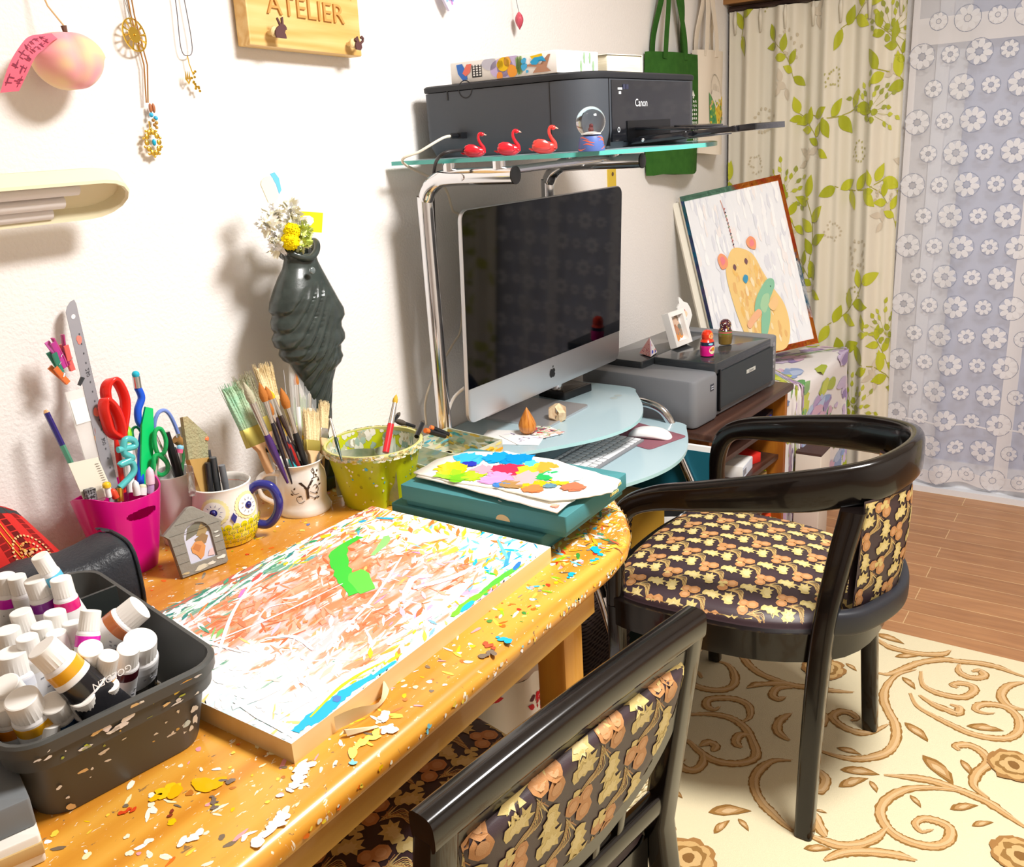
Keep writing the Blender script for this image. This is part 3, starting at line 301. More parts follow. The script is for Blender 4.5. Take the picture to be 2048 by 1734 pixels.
br=nn(nt,'ShaderNodeTexBrick'); br.inputs['Scale'].default_value=1; br.inputs['Brick Width'].default_value=.91; br.inputs['Row Height'].default_value=.076; br.inputs['Mortar Size'].default_value=.0012
br.inputs['Color1'].default_value=(*lin('#b07c4c'),1); br.inputs['Color2'].default_value=(*lin('#c08a58'),1); br.inputs['Mortar'].default_value=(*lin('#e2c08c'),1); br.inputs['Bias'].default_value=-.2
nt.links.new(tc.outputs['Object'],mp.inputs[0]); nt.links.new(mp.outputs[0],br.inputs['Vector'])
no=nn(nt,'ShaderNodeTexNoise'); no.inputs['Scale'].default_value=9; no.inputs['Detail'].default_value=6; mp2=nn(nt,'ShaderNodeMapping'); mp2.inputs['Scale'].default_value=(6,.6,1); nt.links.new(tc.outputs['Object'],mp2.inputs[0]); nt.links.new(mp2.outputs[0],no.inputs['Vector'])
mi=nn(nt,'ShaderNodeMix',data_type='RGBA',blend_type='MULTIPLY'); mi.inputs['Factor'].default_value=.55
rp=nn(nt,'ShaderNodeValToRGB'); rp.color_ramp.elements[0].position=.3; rp.color_ramp.elements[0].color=(.6,.5,.42,1); rp.color_ramp.elements[1].position=.65
nt.links.new(no.outputs[0],rp.inputs[0]); nt.links.new(br.outputs['Color'],mi.inputs['A']); nt.links.new(rp.outputs[0],mi.inputs['B']); nt.links.new(mi.outputs['Result'],nt.nodes['Principled BSDF'].inputs['Base Color'])
sbox('floor',[(-1.9,3.5,-3.2,.1,-.1,0)],fm)
# window: white sill track, two frosted sliding panes
WF=M('white_window_frame','#eef0f5',.35); PANE=M('frosted_window_pane','#b7c2e0',.35,spec=.5,bump=(260,.3,.002))
win=struct(MB().box(XW-.02,XW+.06,-2.36,-.70,0,.045).box(XW-.02,XW+.06,-2.36,-.70,1.76,1.80).box(XW-.02,XW+.06,-.73,-.69,.045,1.76).box(XW-.02,XW+.06,-2.36,-2.32,.045,1.76).box(XW-.055,XW-.02,-2.36,-.68,0,.022).build('window_1',WF,smooth=0))
for k,(a,b,x) in enumerate(((-1.53,-.73,XW+.002),(-2.32,-1.47,XW+.034))):
    fr=MB().box(x,x+.03,a,a+.05,.045,1.76).box(x,x+.03,b-.05,b,.045,1.76).box(x,x+.03,a+.05,b-.05,.045,.11).box(x,x+.03,a+.05,b-.05,1.71,1.76).build('sash',WF,win,smooth=0)
    MB().box(x+.01,x+.016,a+.05,b-.05,.11,1.71).build('pane',PANE,fr,smooth=0)
LINT=WOOD('lintel_wood','#8a5f35','#a87845',None,1,2,.5,0,8)
sbox('trim_1',[(XW-.11,XW,-3.1,0,1.715,1.80)],LINT)
struct(MB().tube([(XW-.075,-.01,1.700),(XW-.075,-2.6,1.700)],.009,8).build('trim_2',M('rail_dark_metal','#4a3a36',.4,metal=.6)))
sbox('trim_3',[(-1.8,XW-.11,-.025,0,1.745,1.80)],LINT)
# ceiling lamp (above the frame)
lt=thing('ceiling_lamp','round white ceiling lamp fixed above the middle of the room','lamp',(LX,LY,ZC))
MB().lathe([(0,-.07),(.16,-.068),(.2,-.05),(.205,-.02),(.21,0)],32).build('lamp_shade',M('lamp_shade_glow','#fff4e6',.5,emit=3.0),lt)
def area(name,loc,size,power,col,rx=0,ry=0,shape='DISK'):
    L=bpy.data.lights.new(name,'AREA'); L.shape=shape; L.size=size; L.energy=power; L.color=col; o=bpy.data.objects.new(name,L); COL.objects.link(o); o.location=loc; o.rotation_euler=(rx,ry,0); return o
area('ceiling_lamp_light',(LX,LY,ZC-.09),.5,LPW,(1,.975,.945))
w=bpy.data.worlds.new('world'); SC.world=w; w.use_nodes=True; w.node_tree.nodes['Background'].inputs[0].default_value=(.75,.82,1,1); w.node_tree.nodes['Background'].inputs[1].default_value=.8
# ---------------------------------------------------------------- rug
RUGM=M('cream_wool_pile','#efe2bd',.95,spec=.1,sheen=.2,bump=(700,.6,.002)); rg=MB(); rg.mi=0
rx0,rx1,ry0,ry1=-.35,2.287,-2.5,-.47; rz=.009
rg.rbox(rx1-rx0,ry1-ry0,rz,.01,.003,0,(rx0+rx1)/2,(ry0+ry1)/2)
rr=random.Random(3)
SN=[0]
def scroll(P,dx=0,dy=0,w0=.023):
    Q=spline([(p[0]+dx,p[1]+dy,0) for p in P],8); n=len(Q); SN[0]+=1; zo=(SN[0]%40)*1e-5
    prof=lambda t: w0*(.16+.84*min(1,4.0*min(t,1-t)+.1))
    rg.ribbon([(q.x,q.y) for q in Q],lambda t:prof(t)*(1+rr.uniform(-.13,.13)),lambda x,y:(x,y,rz+.0006+zo),mi=1,col='#9a7038')
    rg.ribbon([(q.x,q.y) for q in Q],lambda t:prof(t)*.74*(1+rr.uniform(-.15,.15)),lambda x,y:(x,y,rz+.0011+zo),mi=1,col='#cfa670')
    rg.ribbon([(q.x+.003,q.y-.003) for q in Q],lambda t:prof(t)*.28,lambda x,y:(x,y,rz+.0016+zo),mi=1,col='#dcb98a')
def rleaf(a,b,c,d,dx=0,dy=0):
    L=math.hypot(c-a,d-b); an=math.atan2(d-b,c-a)
    for k,(s,col) in enumerate((( 1,'#9a7038'),(.72,'#bf9560'),(.4,'#d9b98c'))):
        P=[(x+L*(1-s)*.5,y*s*1.0+L*.06*math.sin(x/L*3)) for x,y in [(p*s,q) for p,q in leafpts(L,L*.34,9)]]
        P=[(x*(1+rr.uniform(-.02,.02)),y*(1+rr.uniform(-.12,.12))) for x,y in P]
        rg.poly(r2(P,an,a+dx,b+dy),lambda x,y,k=k:(x,y,rz+.0013+k*.0003),mi=1,col=col)
def rflower(x,y,r,dx=0,dy=0):
    for ring,(q,n,col) in enumerate(((1,9,'#a87c48'),(.8,8,'#d0ab72'),(.55,6,'#9a7440'),(.36,5,'#d4b27c'),(.14,1,'#8a6436'))):
        for i in range(n):
            a=2*PI*i/n+ring; d=r*q*.55 if n>1 else 0
            rg.poly([(x+dx+d*math.cos(a)+u,y+dy+d*math.sin(a)+v) for u,v in blob(r*(.42-.05*ring),8,.25,rr)],lambda u,v,k=ring+i*.07:(u,v,rz+.0030+k*.00012),mi=1,col=col)
for dx,dy in ((0,0),(-1.25,-.25)):
    for c in RC:
        if all(rx0+.02<p[0]+dx<rx1-.02 and ry0+.02<p[1]+dy<ry1-.02 for p in c): scroll(c,dx,dy)
    for l in RL: rleaf(*l,dx,dy)
    for f in RF: rflower(f[0],f[1],.055,dx,dy)
tag(rg.build('rug',[RUGM,MVC('dyed_wool_pile',.95,spec=.1,sheen=.1,bump=(500,.6,.002))]),'cream wool rug with brown and tan scrolling vines on the wooden floor','rug')
# ---------------------------------------------------------------- flowered curtain
CURT=M('cream_curtain_satin','#e4ddcc',.55,sheen=.3,bump=(1200,.15,.0004)); cu=MB()
folds=[0,.10,.16,.30,.33,.47,.52,.60,.66,.75,.80,.9,1]
def foldx(u):
    return .026*math.sin(2*PI*u*4.6+1.2*math.sin(5*u))+.012*math.sin(2*PI*u*11+2)
def curtP(y0,y1,x0,z0,z1):
    def f(u,v,off=0):
        z=z0+(z1-z0)*v; k=.55+.45*(1-v)**.5
        dx=foldx(u)*(1.0 if v<.93 else 1.0)*k
        y=y0+(y1-y0)*(u+.012*math.sin(9*u+3*v)*(1-v))
        return (x0+dx-off,y-.035*(1-v)*u,z)
    return f
CNT=[0]
def sprig(mb,f,W,H,cx,cz,s,a,kind,mi=1,rnd=random):
    """printed sprig in cloth metres (cx across, cz up)"""
    def g(x,y,o=.0016):
        u=x/W; v=y/H
        return f(min(max(u,0),1),min(max(v,0),1),o)
    def pl(P,col,o=.0016):
        if all(p[0]<0 or p[0]>W for p in P): return
        CNT[0]+=1; q_=CNT[0]%60*8e-6; mb.poly(P,lambda x,y:g(x,y,o+.0012+q_),ring=True,mi=mi,col=col)
    if kind=='leaf':
        stem=[(0,0),(.05,.01),(.1,.035),(.14,.075)]; mb.ribbon(r2([(p.x,p.y) for p in spline([(x,y,0) for x,y in stem],4)],a,cx,cz,s),.0022*s,lambda x,y:g(x,y),mi=mi,col='#a9a43c')
        for (x,y,b,L) in ((.02,.0,.9,.045),(.045,.008,-.7,.05),(.07,.02,1.3,.05),(.09,.03,-.4,.055),(.12,.06,1.5,.045),(.135,.07,.1,.055),(.005,-.002,-2.4,.05)):
            pl(r2(r2(leafpts(L,L*.52),b,x,y),a,cx,cz,s),rnd.choice(('#b7bb22','#c3c62f','#a8ae1e')))
    if kind=='ghost':
        for (x,y,b,L) in ((0,0,.3,.05),(.02,.01,1.6,.045),(.03,0,-.5,.05),(.0,.0,2.6,.045)): pl(r2(r2(leafpts(L,L*.5),b,x,y),a,cx,cz,s),'#d2c6b2',.0010)
    if kind=='umbel':
        for i in range(11):
            b=a+i*2*PI/11*.62-.9; L=.06*(1+.25*math.sin(i*2.3))*s
            mb.ribbon([(cx+L*t/3*math.cos(b),cz+L*t/3*math.sin(b)) for t in range(4)],.0013,lambda x,y:g(x,y),mi=mi,col='#aeb04a')
            for j in range(2): pl(r2(leafpts(.016*s,.010*s,4),b+rnd.uniform(-.6,.6),cx+L*math.cos(b)*(1-.3*j),cz+L*math.sin(b)*(1-.3*j)),rnd.choice(('#b5b92c','#9ea544','#c2c541')))
        for i in range(5): pl([(cx+.01*s*math.cos(i*1.3)*1.5+p,cz+.012*s*math.sin(i*1.3)*1.5+q) for p,q in blob(.008*s,6,.3,rnd)],'#a4aa2c',.0020)
    if kind=='gumbel':
        for i in range(16):
            b=i*2*PI/16; L=rnd.uniform(.015,.038)*s
            pl([(cx+L*math.cos(b)+p,cz+L*math.sin(b)+q) for p,q in blob(.004*s,5,.3,rnd)],'#cbbfa6' if a<3 else '#b9b277',.0010)
def make_curtain(name,y0,y1,x0,z0,z1,W,label,seed):
    mb=MB(); f=curtP(y0,y1,x0,z0,z1); H=z1-z0; rnd=random.Random(seed)
    mb.grid(lambda u,v:f(u,v),120,40)
    # header pleats
    for i in range(7):
        u=.04+.93*i/6; mb.tube([f(u,.955,.006),f(u,.985,.010),f(u,1,.008)],[.004,.007,.004],6)
    for r in range(int(H/.25)+1):
        for c in range(4):
            x=(c+.25+.5*(r%2))*W/3.4+rnd.uniform(-.03,.03); z=.05+r*.25+rnd.uniform(-.03,.03)
            kd=('leaf','umbel','leaf','gumbel')[(c+r*3)%4]
            sprig(mb,f,W,H,x,z,1.5,rnd.choice((.3,1.2,2.1,-.4)) if kd!='umbel' else .4,kd,rnd=rnd)
            sprig(mb,f,W,H,x+W*.13,z+.11,1.0,rnd.uniform(0,6),'ghost' if (c+r)%2 else 'gumbel',rnd=rnd)
            if (c+r)%2==0: sprig(mb,f,W,H,x-.08,z+.12,1.1,1.8,'leaf',rnd=rnd)
    return tag(mb.build(name,[CURT,MVC('curtain_print',.6,sheen=.2)],smooth=3),label,'curtain')
make_curtain('curtain',-.012,-.60,XW-.085,.03,1.69,.85,'cream curtain printed with lime green leaves and umbels beside the wall corner',5)
make_curtain('curtain',-1.62,-2.25,XW-.085,.03,1.69,.85,'cream leafy curtain gathered at the far side of the window',9)
# ---------------------------------------------------------------- lace curtain
lm=bpy.data.materials.new('white_net'); lm.use_nodes=True; nt=lm.node_tree; b=nt.nodes['Principled BSDF']; b.inputs['Base Color'].default_value=(*lin('#e6e8f4'),1); b.inputs['Roughness'].default_value=.9; b.inputs['Alpha'].default_value=.42; MATS['white_net']=lm
lm2=M('lace_flower_weave','#f6f6fb',.9,alpha=.74); lm3=M('lace_hem_weave','#f7f5f8',.9,alpha=.66)
la=MB(); LZ0,LZ1=.045,1.72; LY0,LY1=-.615,-1.66
def lf(y,z,o=0):
    t=(y-LY0)/(LY1-LY0); k=(z-LZ0)/(LZ1-LZ0)
    return (XW-.045+(.010*math.sin(t*23)+.006*math.sin(t*51+1))*(1.25-k)-o,y,z+.010*math.sin(t*31)*(1-k)**6)
la.grid(lambda u,v:lf(LY0+(LY1-LY0)*u,LZ0+(LZ1-LZ0)*v),130,26,mi=0)
def lband(ya,yb,za,zb,mi=2,o=.001):
    la.grid(lambda u,v:lf(ya+(yb-ya)*u,za+(zb-za)*v,o),60,2,mi=mi)
lband(LY0,LY1,1.52,1.60); lband(LY0,LY1,LZ0,LZ0+.045); lband(LY0,LY0-.02,LZ0,LZ1); lband(LY0,LY1,.262,.268,1,.0015)
lband(-.985,-1.03,LZ0,LZ1); lband(-1.30,-1.34,LZ0,LZ1)
row=0; z=.08
while z<1.69:
    c=0; y=LY0-.035-(.042 if row%2 else 0)
    while y>LY1+.03:
        R=.040 if (c+row)%2==0 else .027
        if z+R<1.70:
            for i in range(8):
                a=2*PI*i/8+.2
                la.poly([(y+(R*.62)*math.cos(a)+p,z+(R*.62)*math.sin(a)+q) for p,q in r2([(R*.36*math.cos(t*PI/4),R*.23*math.sin(t*PI/4)) for t in range(8)],a)],lambda yy,zz:lf(yy,zz,.0018),mi=1)
            P0=[(R*.98*math.cos(t*PI/10),R*.98*math.sin(t*PI/10)) for t in range(21)]
            la.ribbon([(y+p,z+q) for p,q in P0],.0022,lambda yy,zz:lf(yy,zz,.0014),mi=3)
            la.ribbon([(y+p*.27,z+q*.27) for p,q in P0],.0018,lambda yy,zz:lf(yy,zz,.0022),mi=3)
        c+=1; y-=.084
    row+=1; z+=.1005
tag(la.build('lace_curtain',[lm,lm2,lm3,M('lace_outline_thread','#9aa0b4',.9,alpha=.7)],smooth=3),'white net curtain woven with rows of daisies hanging in front of the window','curtain')
def inset(P,d):
    n=len(P); out=[]
    for i in range(n):
        a,b,c=V(P[i-1][:2]),V(P[i][:2]),V(P[(i+1)%n][:2])
        t=(c-a); t.normalize(); q=V((-t.y,t.x)); out.append((b.x+q.x*d,b.y+q.y*d))
    return out
def inpoly(x,y,P):
    r=False; n=len(P)
    for i in range(n):
        a=P[i]; b=P[i-1]
        if (a[1]>y)!=(b[1]>y) and x<(b[0]-a[0])*(y-a[1])/(b[1]-a[1])+a[0]: r=not r
    return r
# ---------------------------------------------------------------- pine table
TZ=.72
TO=[(-.6,-.735),(0,-.735),(.5,-.735),(.9,-.735),(1.06,-.735),(1.12,-.727),(1.18,-.703),(1.24,-.662),(1.29,-.612),(1.335,-.55),(1.37,-.47),(1.388,-.38),(1.395,-.25),(1.395,-.08),(1.385,-.03),(1.36,-.006),(.9,-.006),(.4,-.006),(0,-.006),(-.6,-.006)]
t=thing('table','varnished pine table with a rounded end, spattered all over with paint','table',(.6,-.37,0)); Wt=t.matrix_basis.inverted()
mb=MB(); mb.T=Wt; R=[]
for ins,z in ((.012,.688),(.003,.692),(0,.70),(.002,.709),(.007,.716),(.014,.7195),(.022,.72)): R.append([(x,y,z) for x,y in inset(TO,ins)])
mb.loft(R)
PCOL=['#f4c20a','#f6d34a','#f7f3e2','#f3ead0','#ffffff','#e8701c','#d9381e','#19b4dd','#7fd3e8','#8bd020','#3f8f3c','#f0a0a8','#6b5a48','#8f8a80','#e8e070','#3a5fb0','#f5efe0','#e6b21a','#f8e9a0','#c98a30']
rt_=random.Random(11)
def splat(mb,x,y,z,r,col,rnd,st=1.0,T=None,mi=1):
    a=rnd.uniform(0,PI); P=[(p*st,q/st**.5) for p,q in blob(r,9,.32,rnd)]
    mb.poly(r2(P,a,x,y),lambda u,v:(u,v,z),mi=mi,col=col,T=T)
for i in range(1900):
    u=rt_.random()**.55; x=-.3+1.69*u; y=-.73+.72*rt_.random()
    if rt_.random()<.5: y=-.73+.25*rt_.random()**1.5
    if not inpoly(x,y,inset(TO,.02)): continue
    dense=x>1.0
    r=rt_.uniform(.0012,.0042)*(1.3 if dense else 1); 
    if rt_.random()<.03: r*=2
    c=rt_.choice(PCOL if x>.8 else PCOL[:6]+['#f4ead0','#fff8e8','#7a6a58','#f7e9b8','#c0752a','#f0a0a8'])
    splat(mb,x,y,TZ+.0002+(i%300)*1.5e-6,r,c,rt_,rt_.choice((1,1,1.4,2.0,2.6)))
for i in range(700):   # thick crust of old paint at the round end
    x=rt_.uniform(1.0,1.39); y=rt_.uniform(-.73,-.30)
    if x+ (-.73-y)*-.35<1.12 and rt_.random()<.7: continue
    if not inpoly(x,y,inset(TO,.016)): continue
    edge=not inpoly(x,y,inset(TO,.05))
    c=rt_.choice(['#f2c418','#e8a51c','#d98a1a','#f6da5a','#f7f0d8','#e9b02c']+(['#69c4dc','#f5f5f5','#4f8f6a','#e0603a','#ffffff','#a4c830'] if edge else ['#e6902a','#f3d23a']))
    splat(mb,x,y,TZ+.0007+(i%300)*1.5e-6,rt_.uniform(.002,.006),c,rt_,rt_.choice((1,1.5,2.5,3.5)))
for i in range(170):   # spatter running over the rounded front edge
    x=rt_.uniform(.3,1.3); k=[p for p in inset(TO,-.0006)]; 
    j=max(i2 for i2 in range(len(TO)-1) if TO[i2][0]<=x and TO[i2][1]<-.5); a=k[j]; b=k[j+1]; tt=(x-a[0])/max(b[0]-a[0],1e-5); y=a[1]+(b[1]-a[1])*tt; nx,ny=(b[1]-a[1]),-(b[0]-a[0]); l=math.hypot(nx,ny); nx/=l; ny/=l
    if x<.75 and rt_.random()<.65: continue
    r=rt_.uniform(.001,.0035); zc=rt_.uniform(.701,.708); c=rt_.choice(PCOL[:5]+['#f4ead0','#7fd3e8','#e8701c','#f3d23a']) 
    P=blob(r,6,.5,rt_); dx,dy=-ny,nx
    mb.add([(x+dx*p,y+dy*p,zc+q*1.0) for p,q in P],[tuple(range(len(P)))],mi=1,col=c)
for (x,y,rr_,c,st) in ((1.075,-.70,.011,'#16b0dc',1.6),(.99,-.705,.008,'#16b0dc',1.4),(.80,-.718,.010,'#22b4dc',2.4),(.53,-.722,.006,'#7fd3e8',1.2),(.40,-.585,.014,'#f4c81a',1.6),(.41,-.60,.018,'#f2b60c',2.0),(.365,-.575,.006,'#d9481e',1.8),(.47,-.69,.010,'#f8f4e8',2),(.42,-.715,.013,'#fbf6ea',2.6),(.37,-.66,.010,'#fbf6ea',1.6),(.50,-.68,.012,'#fff8e8',2),(.44,-.62,.007,'#7d6c60',2.0),(.415,-.64,.006,'#7d6c60',2.4),(.78,-.712,.009,'#d2522c',1.5),(.76,-.72,.009,'#7a6a5a',1.3),(.385,-.615,.005,'#8d3a26',2),(.60,-.70,.012,'#fdf6e6',3.0),(.56,-.705,.012,'#f3e36a',2.2)):
    a_=rt_.uniform(0,PI)
    for q_ in range(7): d_=rt_.uniform(-1,1)*rr_*st*.7; splat(mb,x+d_*math.cos(a_)+rt_.uniform(-.3,.3)*rr_,y+d_*math.sin(a_)+rt_.uniform(-.3,.3)*rr_,TZ+.0011+q_*2e-5+rr_*.005,rr_*rt_.uniform(.25,.55),c,rt_,rt_.choice((1,1.5)))
mb.T=Wt; top=mb.build('tabletop',[TOPW,VCG],t)
for (x,y) in ((1.045,-.652),(1.045,-.12),(-.45,-.652),(-.45,-.12)):
    lz=.0125 if y<-.4 else 0; MB().rbox(.058,.055,.688-lz,.006,.002,lz,n=2).build('leg',PINEV,t,loc=(x+.03-.6,y+.028+.37,0))
AP=WOOD('pine_apron','#c98a2a','#e8b450',None,0,1.4,.4,.2,8)
ap=MB(); ap.T=Wt; ap.box(-.50,1.06,-.700,-.682,.625,.688); ap.build('apron',AP,t,smooth=0)
ap=MB(); ap.T=Wt; ap.box(-.50,1.06,-.08,-.06,.625,.688); ap.build('apron',AP,t,smooth=0)
ap=MB(); ap.T=Wt; ap.box(1.06,1.078,-.68,-.08,.625,.688); ap.build('apron',AP,t,smooth=0)
# ---------------------------------------------------------------- painted drawing board
c0,c1,c2,c3=[(.497,-.666),(1.013,-.657),(1.011,-.304),(.497,-.290)]
bd=MB(); Rr=[[(x,y,z) for x,y in (c0,c1,c2,c3)] for z in (0,.0245)]; bz=.0245
def BP(u,v,o=0):
    a=[c0[i]+(c1[i]-c0[i])*u for i in (0,1)]; b_=[c3[i]+(c2[i]-c3[i])*u for i in (0,1)]
    return (a[0]+(b_[0]-a[0])*v,a[1]+(b_[1]-a[1])*v,bz+o)
BT=Matrix.Translation((-.755,.48,0)); bd.T=BT
bd.loft(Rr,mi=0)
bd.poly([(0,0),(1,0),(1,1),(0,1)],lambda u,v:BP(u,v,.0003),mi=3)
rb=random.Random(21)
CORAL=['#e08850','#dd7a50','#ea9a74','#f0b294','#e8a080','#d86c3c','#eea88c','#e49060','#e08058']; PINK=['#f3b8c8','#f0c4d8','#e7a5c4','#f7d6dc','#d99ad0']
WH=['#ffffff','#fdfbf8','#f7f7fa','#ffffff','#f2f8fb']; GRN=['#4f9a78','#3f8f74','#7cc29a','#a8d8b8','#2f8a86','#86c46a']; YEL=['#f3c81c','#f0a93a','#f6e04a','#e8803a','#f8d060','#f4e27a']
LIME=['#3ac832','#6ad436','#2fbf5a','#8fe04a']; CYN=['#19b6dc','#3fc3e0','#0fa8d4','#7adcf0']
def field(u,v):
    r=rb.random()
    if v>.86 and u<.8: return rb.choice(GRN+WH+WH+['#c05a4a','#e8803a'] + (YEL if u>.5 else ['#9ac0b8','#d8c8b8']))
    if v>.8 and u>.55: return rb.choice(YEL+YEL+WH+CORAL+['#3fa060','#58b8d8'])
    if u>.8: return rb.choice(YEL+WH+WH+['#7ad0e8','#d8e84a','#f0b060']+(CYN if v<.4 else YEL))
    if u<.22: return rb.choice(WH+WH+WH+(GRN if v>.6 else ['#d8eef4','#e8e0f4','#f0d080'])+['#e8dcd0'])
    if v<.12: return rb.choice(WH*2+YEL+['#b8d060','#80b8d0']+(LIME if u>.6 else ['#c9b8a8']))
    if u<.4 and v<.4: return rb.choice(WH*2+['#e8b078','#f0c8b8','#f3e8d8'])
    if .45<u<.62 and v<.4: return rb.choice(PINK+CORAL+WH)
    if .6<u<.8 and .2<v<.55: return rb.choice(PINK+WH+CORAL)
    return rb.choice(CORAL*9+WH[:1]+(['#e8c070'] if r<.5 else PINK[:2]))
for i in range(1250):
    u,v=rb.random(),rb.random(); c=field(u,v); L=rb.uniform(.006,.034); w=rb.uniform(.002,.008)
    a=rb.gauss(.5,.5) if rb.random()<.7 else rb.uniform(0,PI)
    if v>.85: a=rb.gauss(0.1,.3); 
    P=[(L*(k/6-.5),(w*math.sin(PI*min(max(k/6,.08),.92)))*rb.uniform(.85,1.1)/2) for k in range(7)]; P+=[(x,-y*rb.uniform(.85,1.1)) for x,y in reversed(P)]
    P=[(u+x/.516,v+y/.36) for x,y in r2(P,a)]
    P=[(min(max(x,0.002),.998),min(max(y,.002),.998)) for x,y in P]
    bd.poly(P,lambda x,y,i=i:BP(x,y,.0004+(i%300)*1.5e-6),mi=1,col=c)
NST=[0]
def stroke(P,w,col,o=.0009):
    NST[0]+=1; o+=NST[0]*8e-6
    Q=spline([(x,y,0) for x,y in P],6); bd.ribbon([(q.x,q.y) for q in Q],lambda t:w*(.4+.6*math.sin(PI*min(max(t,.1),.9)))*rb.uniform(.75,1.15),lambda x,y:BP(min(max(x,0.001),.999),min(max(y,.001),.999),o),mi=1,col=col)
for P,w,c in (([(.52,.45),(.6,.62),(.70,.78),(.80,.80)],.06,'#3cc83a'),([(.55,.42),(.62,.58)],.07,'#62d446'),([(.72,.62),(.8,.66),(.84,.7)],.035,'#8fe07a'),([(.03,.03),(.08,.035),(.13,.03),(.19,.035),(.26,.02)],.05,'#12b4dc'),([(.06,.015),(.12,.012)],.03,'#12b4dc'),([(.24,.018),(.33,.012)],.02,'#12b4dc'),
  ([(.55,.02),(.62,.03),(.70,.02)],.035,'#7ad02c'),([(.58,.012),(.64,.02)],.025,'#19b6dc'),([(.68,.03),(.78,.03),(.86,.02)],.03,'#58c43a'),([(.84,.07),(.92,.13)],.02,'#3f9fd8'),([(.83,.02),(.88,.04)],.022,'#2a78c8'),([(.88,.10),(.97,.24)],.014,'#6cc8e8'),
  ([(.02,.28),(.12,.24),(.22,.26)],.04,'#ffffff'),([(.02,.12),(.2,.1),(.33,.05)],.03,'#ffffff'),([(.1,.5),(.3,.75),(.5,.92)],.012,'#fdf4f4'),([(.05,.7),(.3,.6),(.55,.55)],.010,'#ffffff'),([(.2,.25),(.5,.35),(.75,.5)],.012,'#ffffff'),([(.12,.78),(.4,.9),(.7,.97)],.010,'#ffffff'),([(.3,.62),(.36,.66),(.42,.6)],.008,'#ffffff'),([(.20,.9),(.17,.7),(.18,.5)],.012,'#ffffff'),
  ([(.25,.5),(.29,.42),(.27,.3)],.014,'#ffffff'),([(.62,.28),(.72,.2),(.8,.18)],.03,'#ffffff'),([(.45,.12),(.6,.1),(.72,.12)],.045,'#ffffff'),([(.55,.25),(.66,.33),(.7,.28)],.03,'#fbf2f8'),([(.36,.82),(.40,.86)],.014,'#d87ac8'),([(.44,.88),(.49,.91)],.018,'#dc4a44'),([(.08,.04),(.2,.07),(.3,.05)],.012,'#c6e01e'),([(.02,.05),(.04,.3)],.02,'#f2f6fa'),([(.70,.96),(.72,.94)],.016,'#1fae6a'),([(.74,.95),(.77,.93)],.03,'#f4cc10'),([(.93,.88),(.95,.8)],.018,'#22b0dc'),([(.88,.92),(.9,.9)],.02,'#22b0dc'),([(.15,.02),(.16,.05)],.02,'#4a80c8')):
    stroke(P,w,c)
# peeling tape on the long edge
tp=[(x/1,0) for x in range(3)]
bd.mi=2
BPM=PAINTED('smeared_acrylic',[(3,3,0,0,.4,.6,'#e08a5e'),(7,16,.6,3,.45,.62,'#eeae8c'),(9,26,.5,8,.50,.60,'#d8703f'),(8,22,.7,14,.52,.62,'#f4c9cc'),
 (10,34,.55,21,.60,.66,'#fdfbf8'),(8,30,-.4,28,.62,.68,'#ffffff'),
 (9,30,.2,33,.30,.38,'#fbf9f6',[(0,-.10,-.22)]),(9,30,.1,36,.36,.42,'#f8f8fa',[(1,-.10,-.17)]),
 (14,40,.2,40,.40,.46,'#f2cf48',[(0,.10,.22)]),(16,40,.7,45,.38,.44,'#ffffff',[(0,.06,.2)]),(18,50,.3,49,.44,.48,'#f0a048',[(0,.08,.24),(1,-.02,.15)]),
 (12,50,.1,55,.36,.42,'#6fa890',[(1,.08,.17),(0,.2,.05)]),(14,50,.15,58,.36,.40,'#ffffff',[(1,.08,.17)]),(16,60,.1,63,.40,.44,'#3f8f7c',[(1,.10,.18),(0,.15,.0)]),(16,60,.2,66,.46,.50,'#c46a50',[(1,.10,.18)]),
 (14,36,.3,70,.50,.54,'#cfe6e8',[(0,-.12,-.22)]),(10,20,.6,75,.52,.60,'#e6a8c8',[(1,.0,-.15),(0,-.1,.02)])])
tag(bd.build('drawing_board',[PALEW,MVC('dried_acrylic',.45,coat=.15),WHM,BPM],loc=(.755,-.48,TZ),smooth=.5),'large wooden drawing board smeared with coral, white and green paint lying on the pine table','board')
tm=MB(); 
tm.grid(lambda u,v:(.555+.085*u+.01*math.sin(3*u),-.668-.012*math.sin(PI*u)-.006*v*math.sin(5*u),.7245+.017*v*(1-.5*u)+.004*math.sin(9*u)*v),12,3)
tm.grid(lambda u,v:(.556+.03*u,-.678-.02*u-.006*v,.7225+.008*math.sin(PI*v)*(1-u)),6,3)
tag(tm.build('masking_tape',M('cream_masking_tape','#f0dfb8',.6)),'crumpled strip of cream masking tape peeling from the front edge of the drawing board','tape')
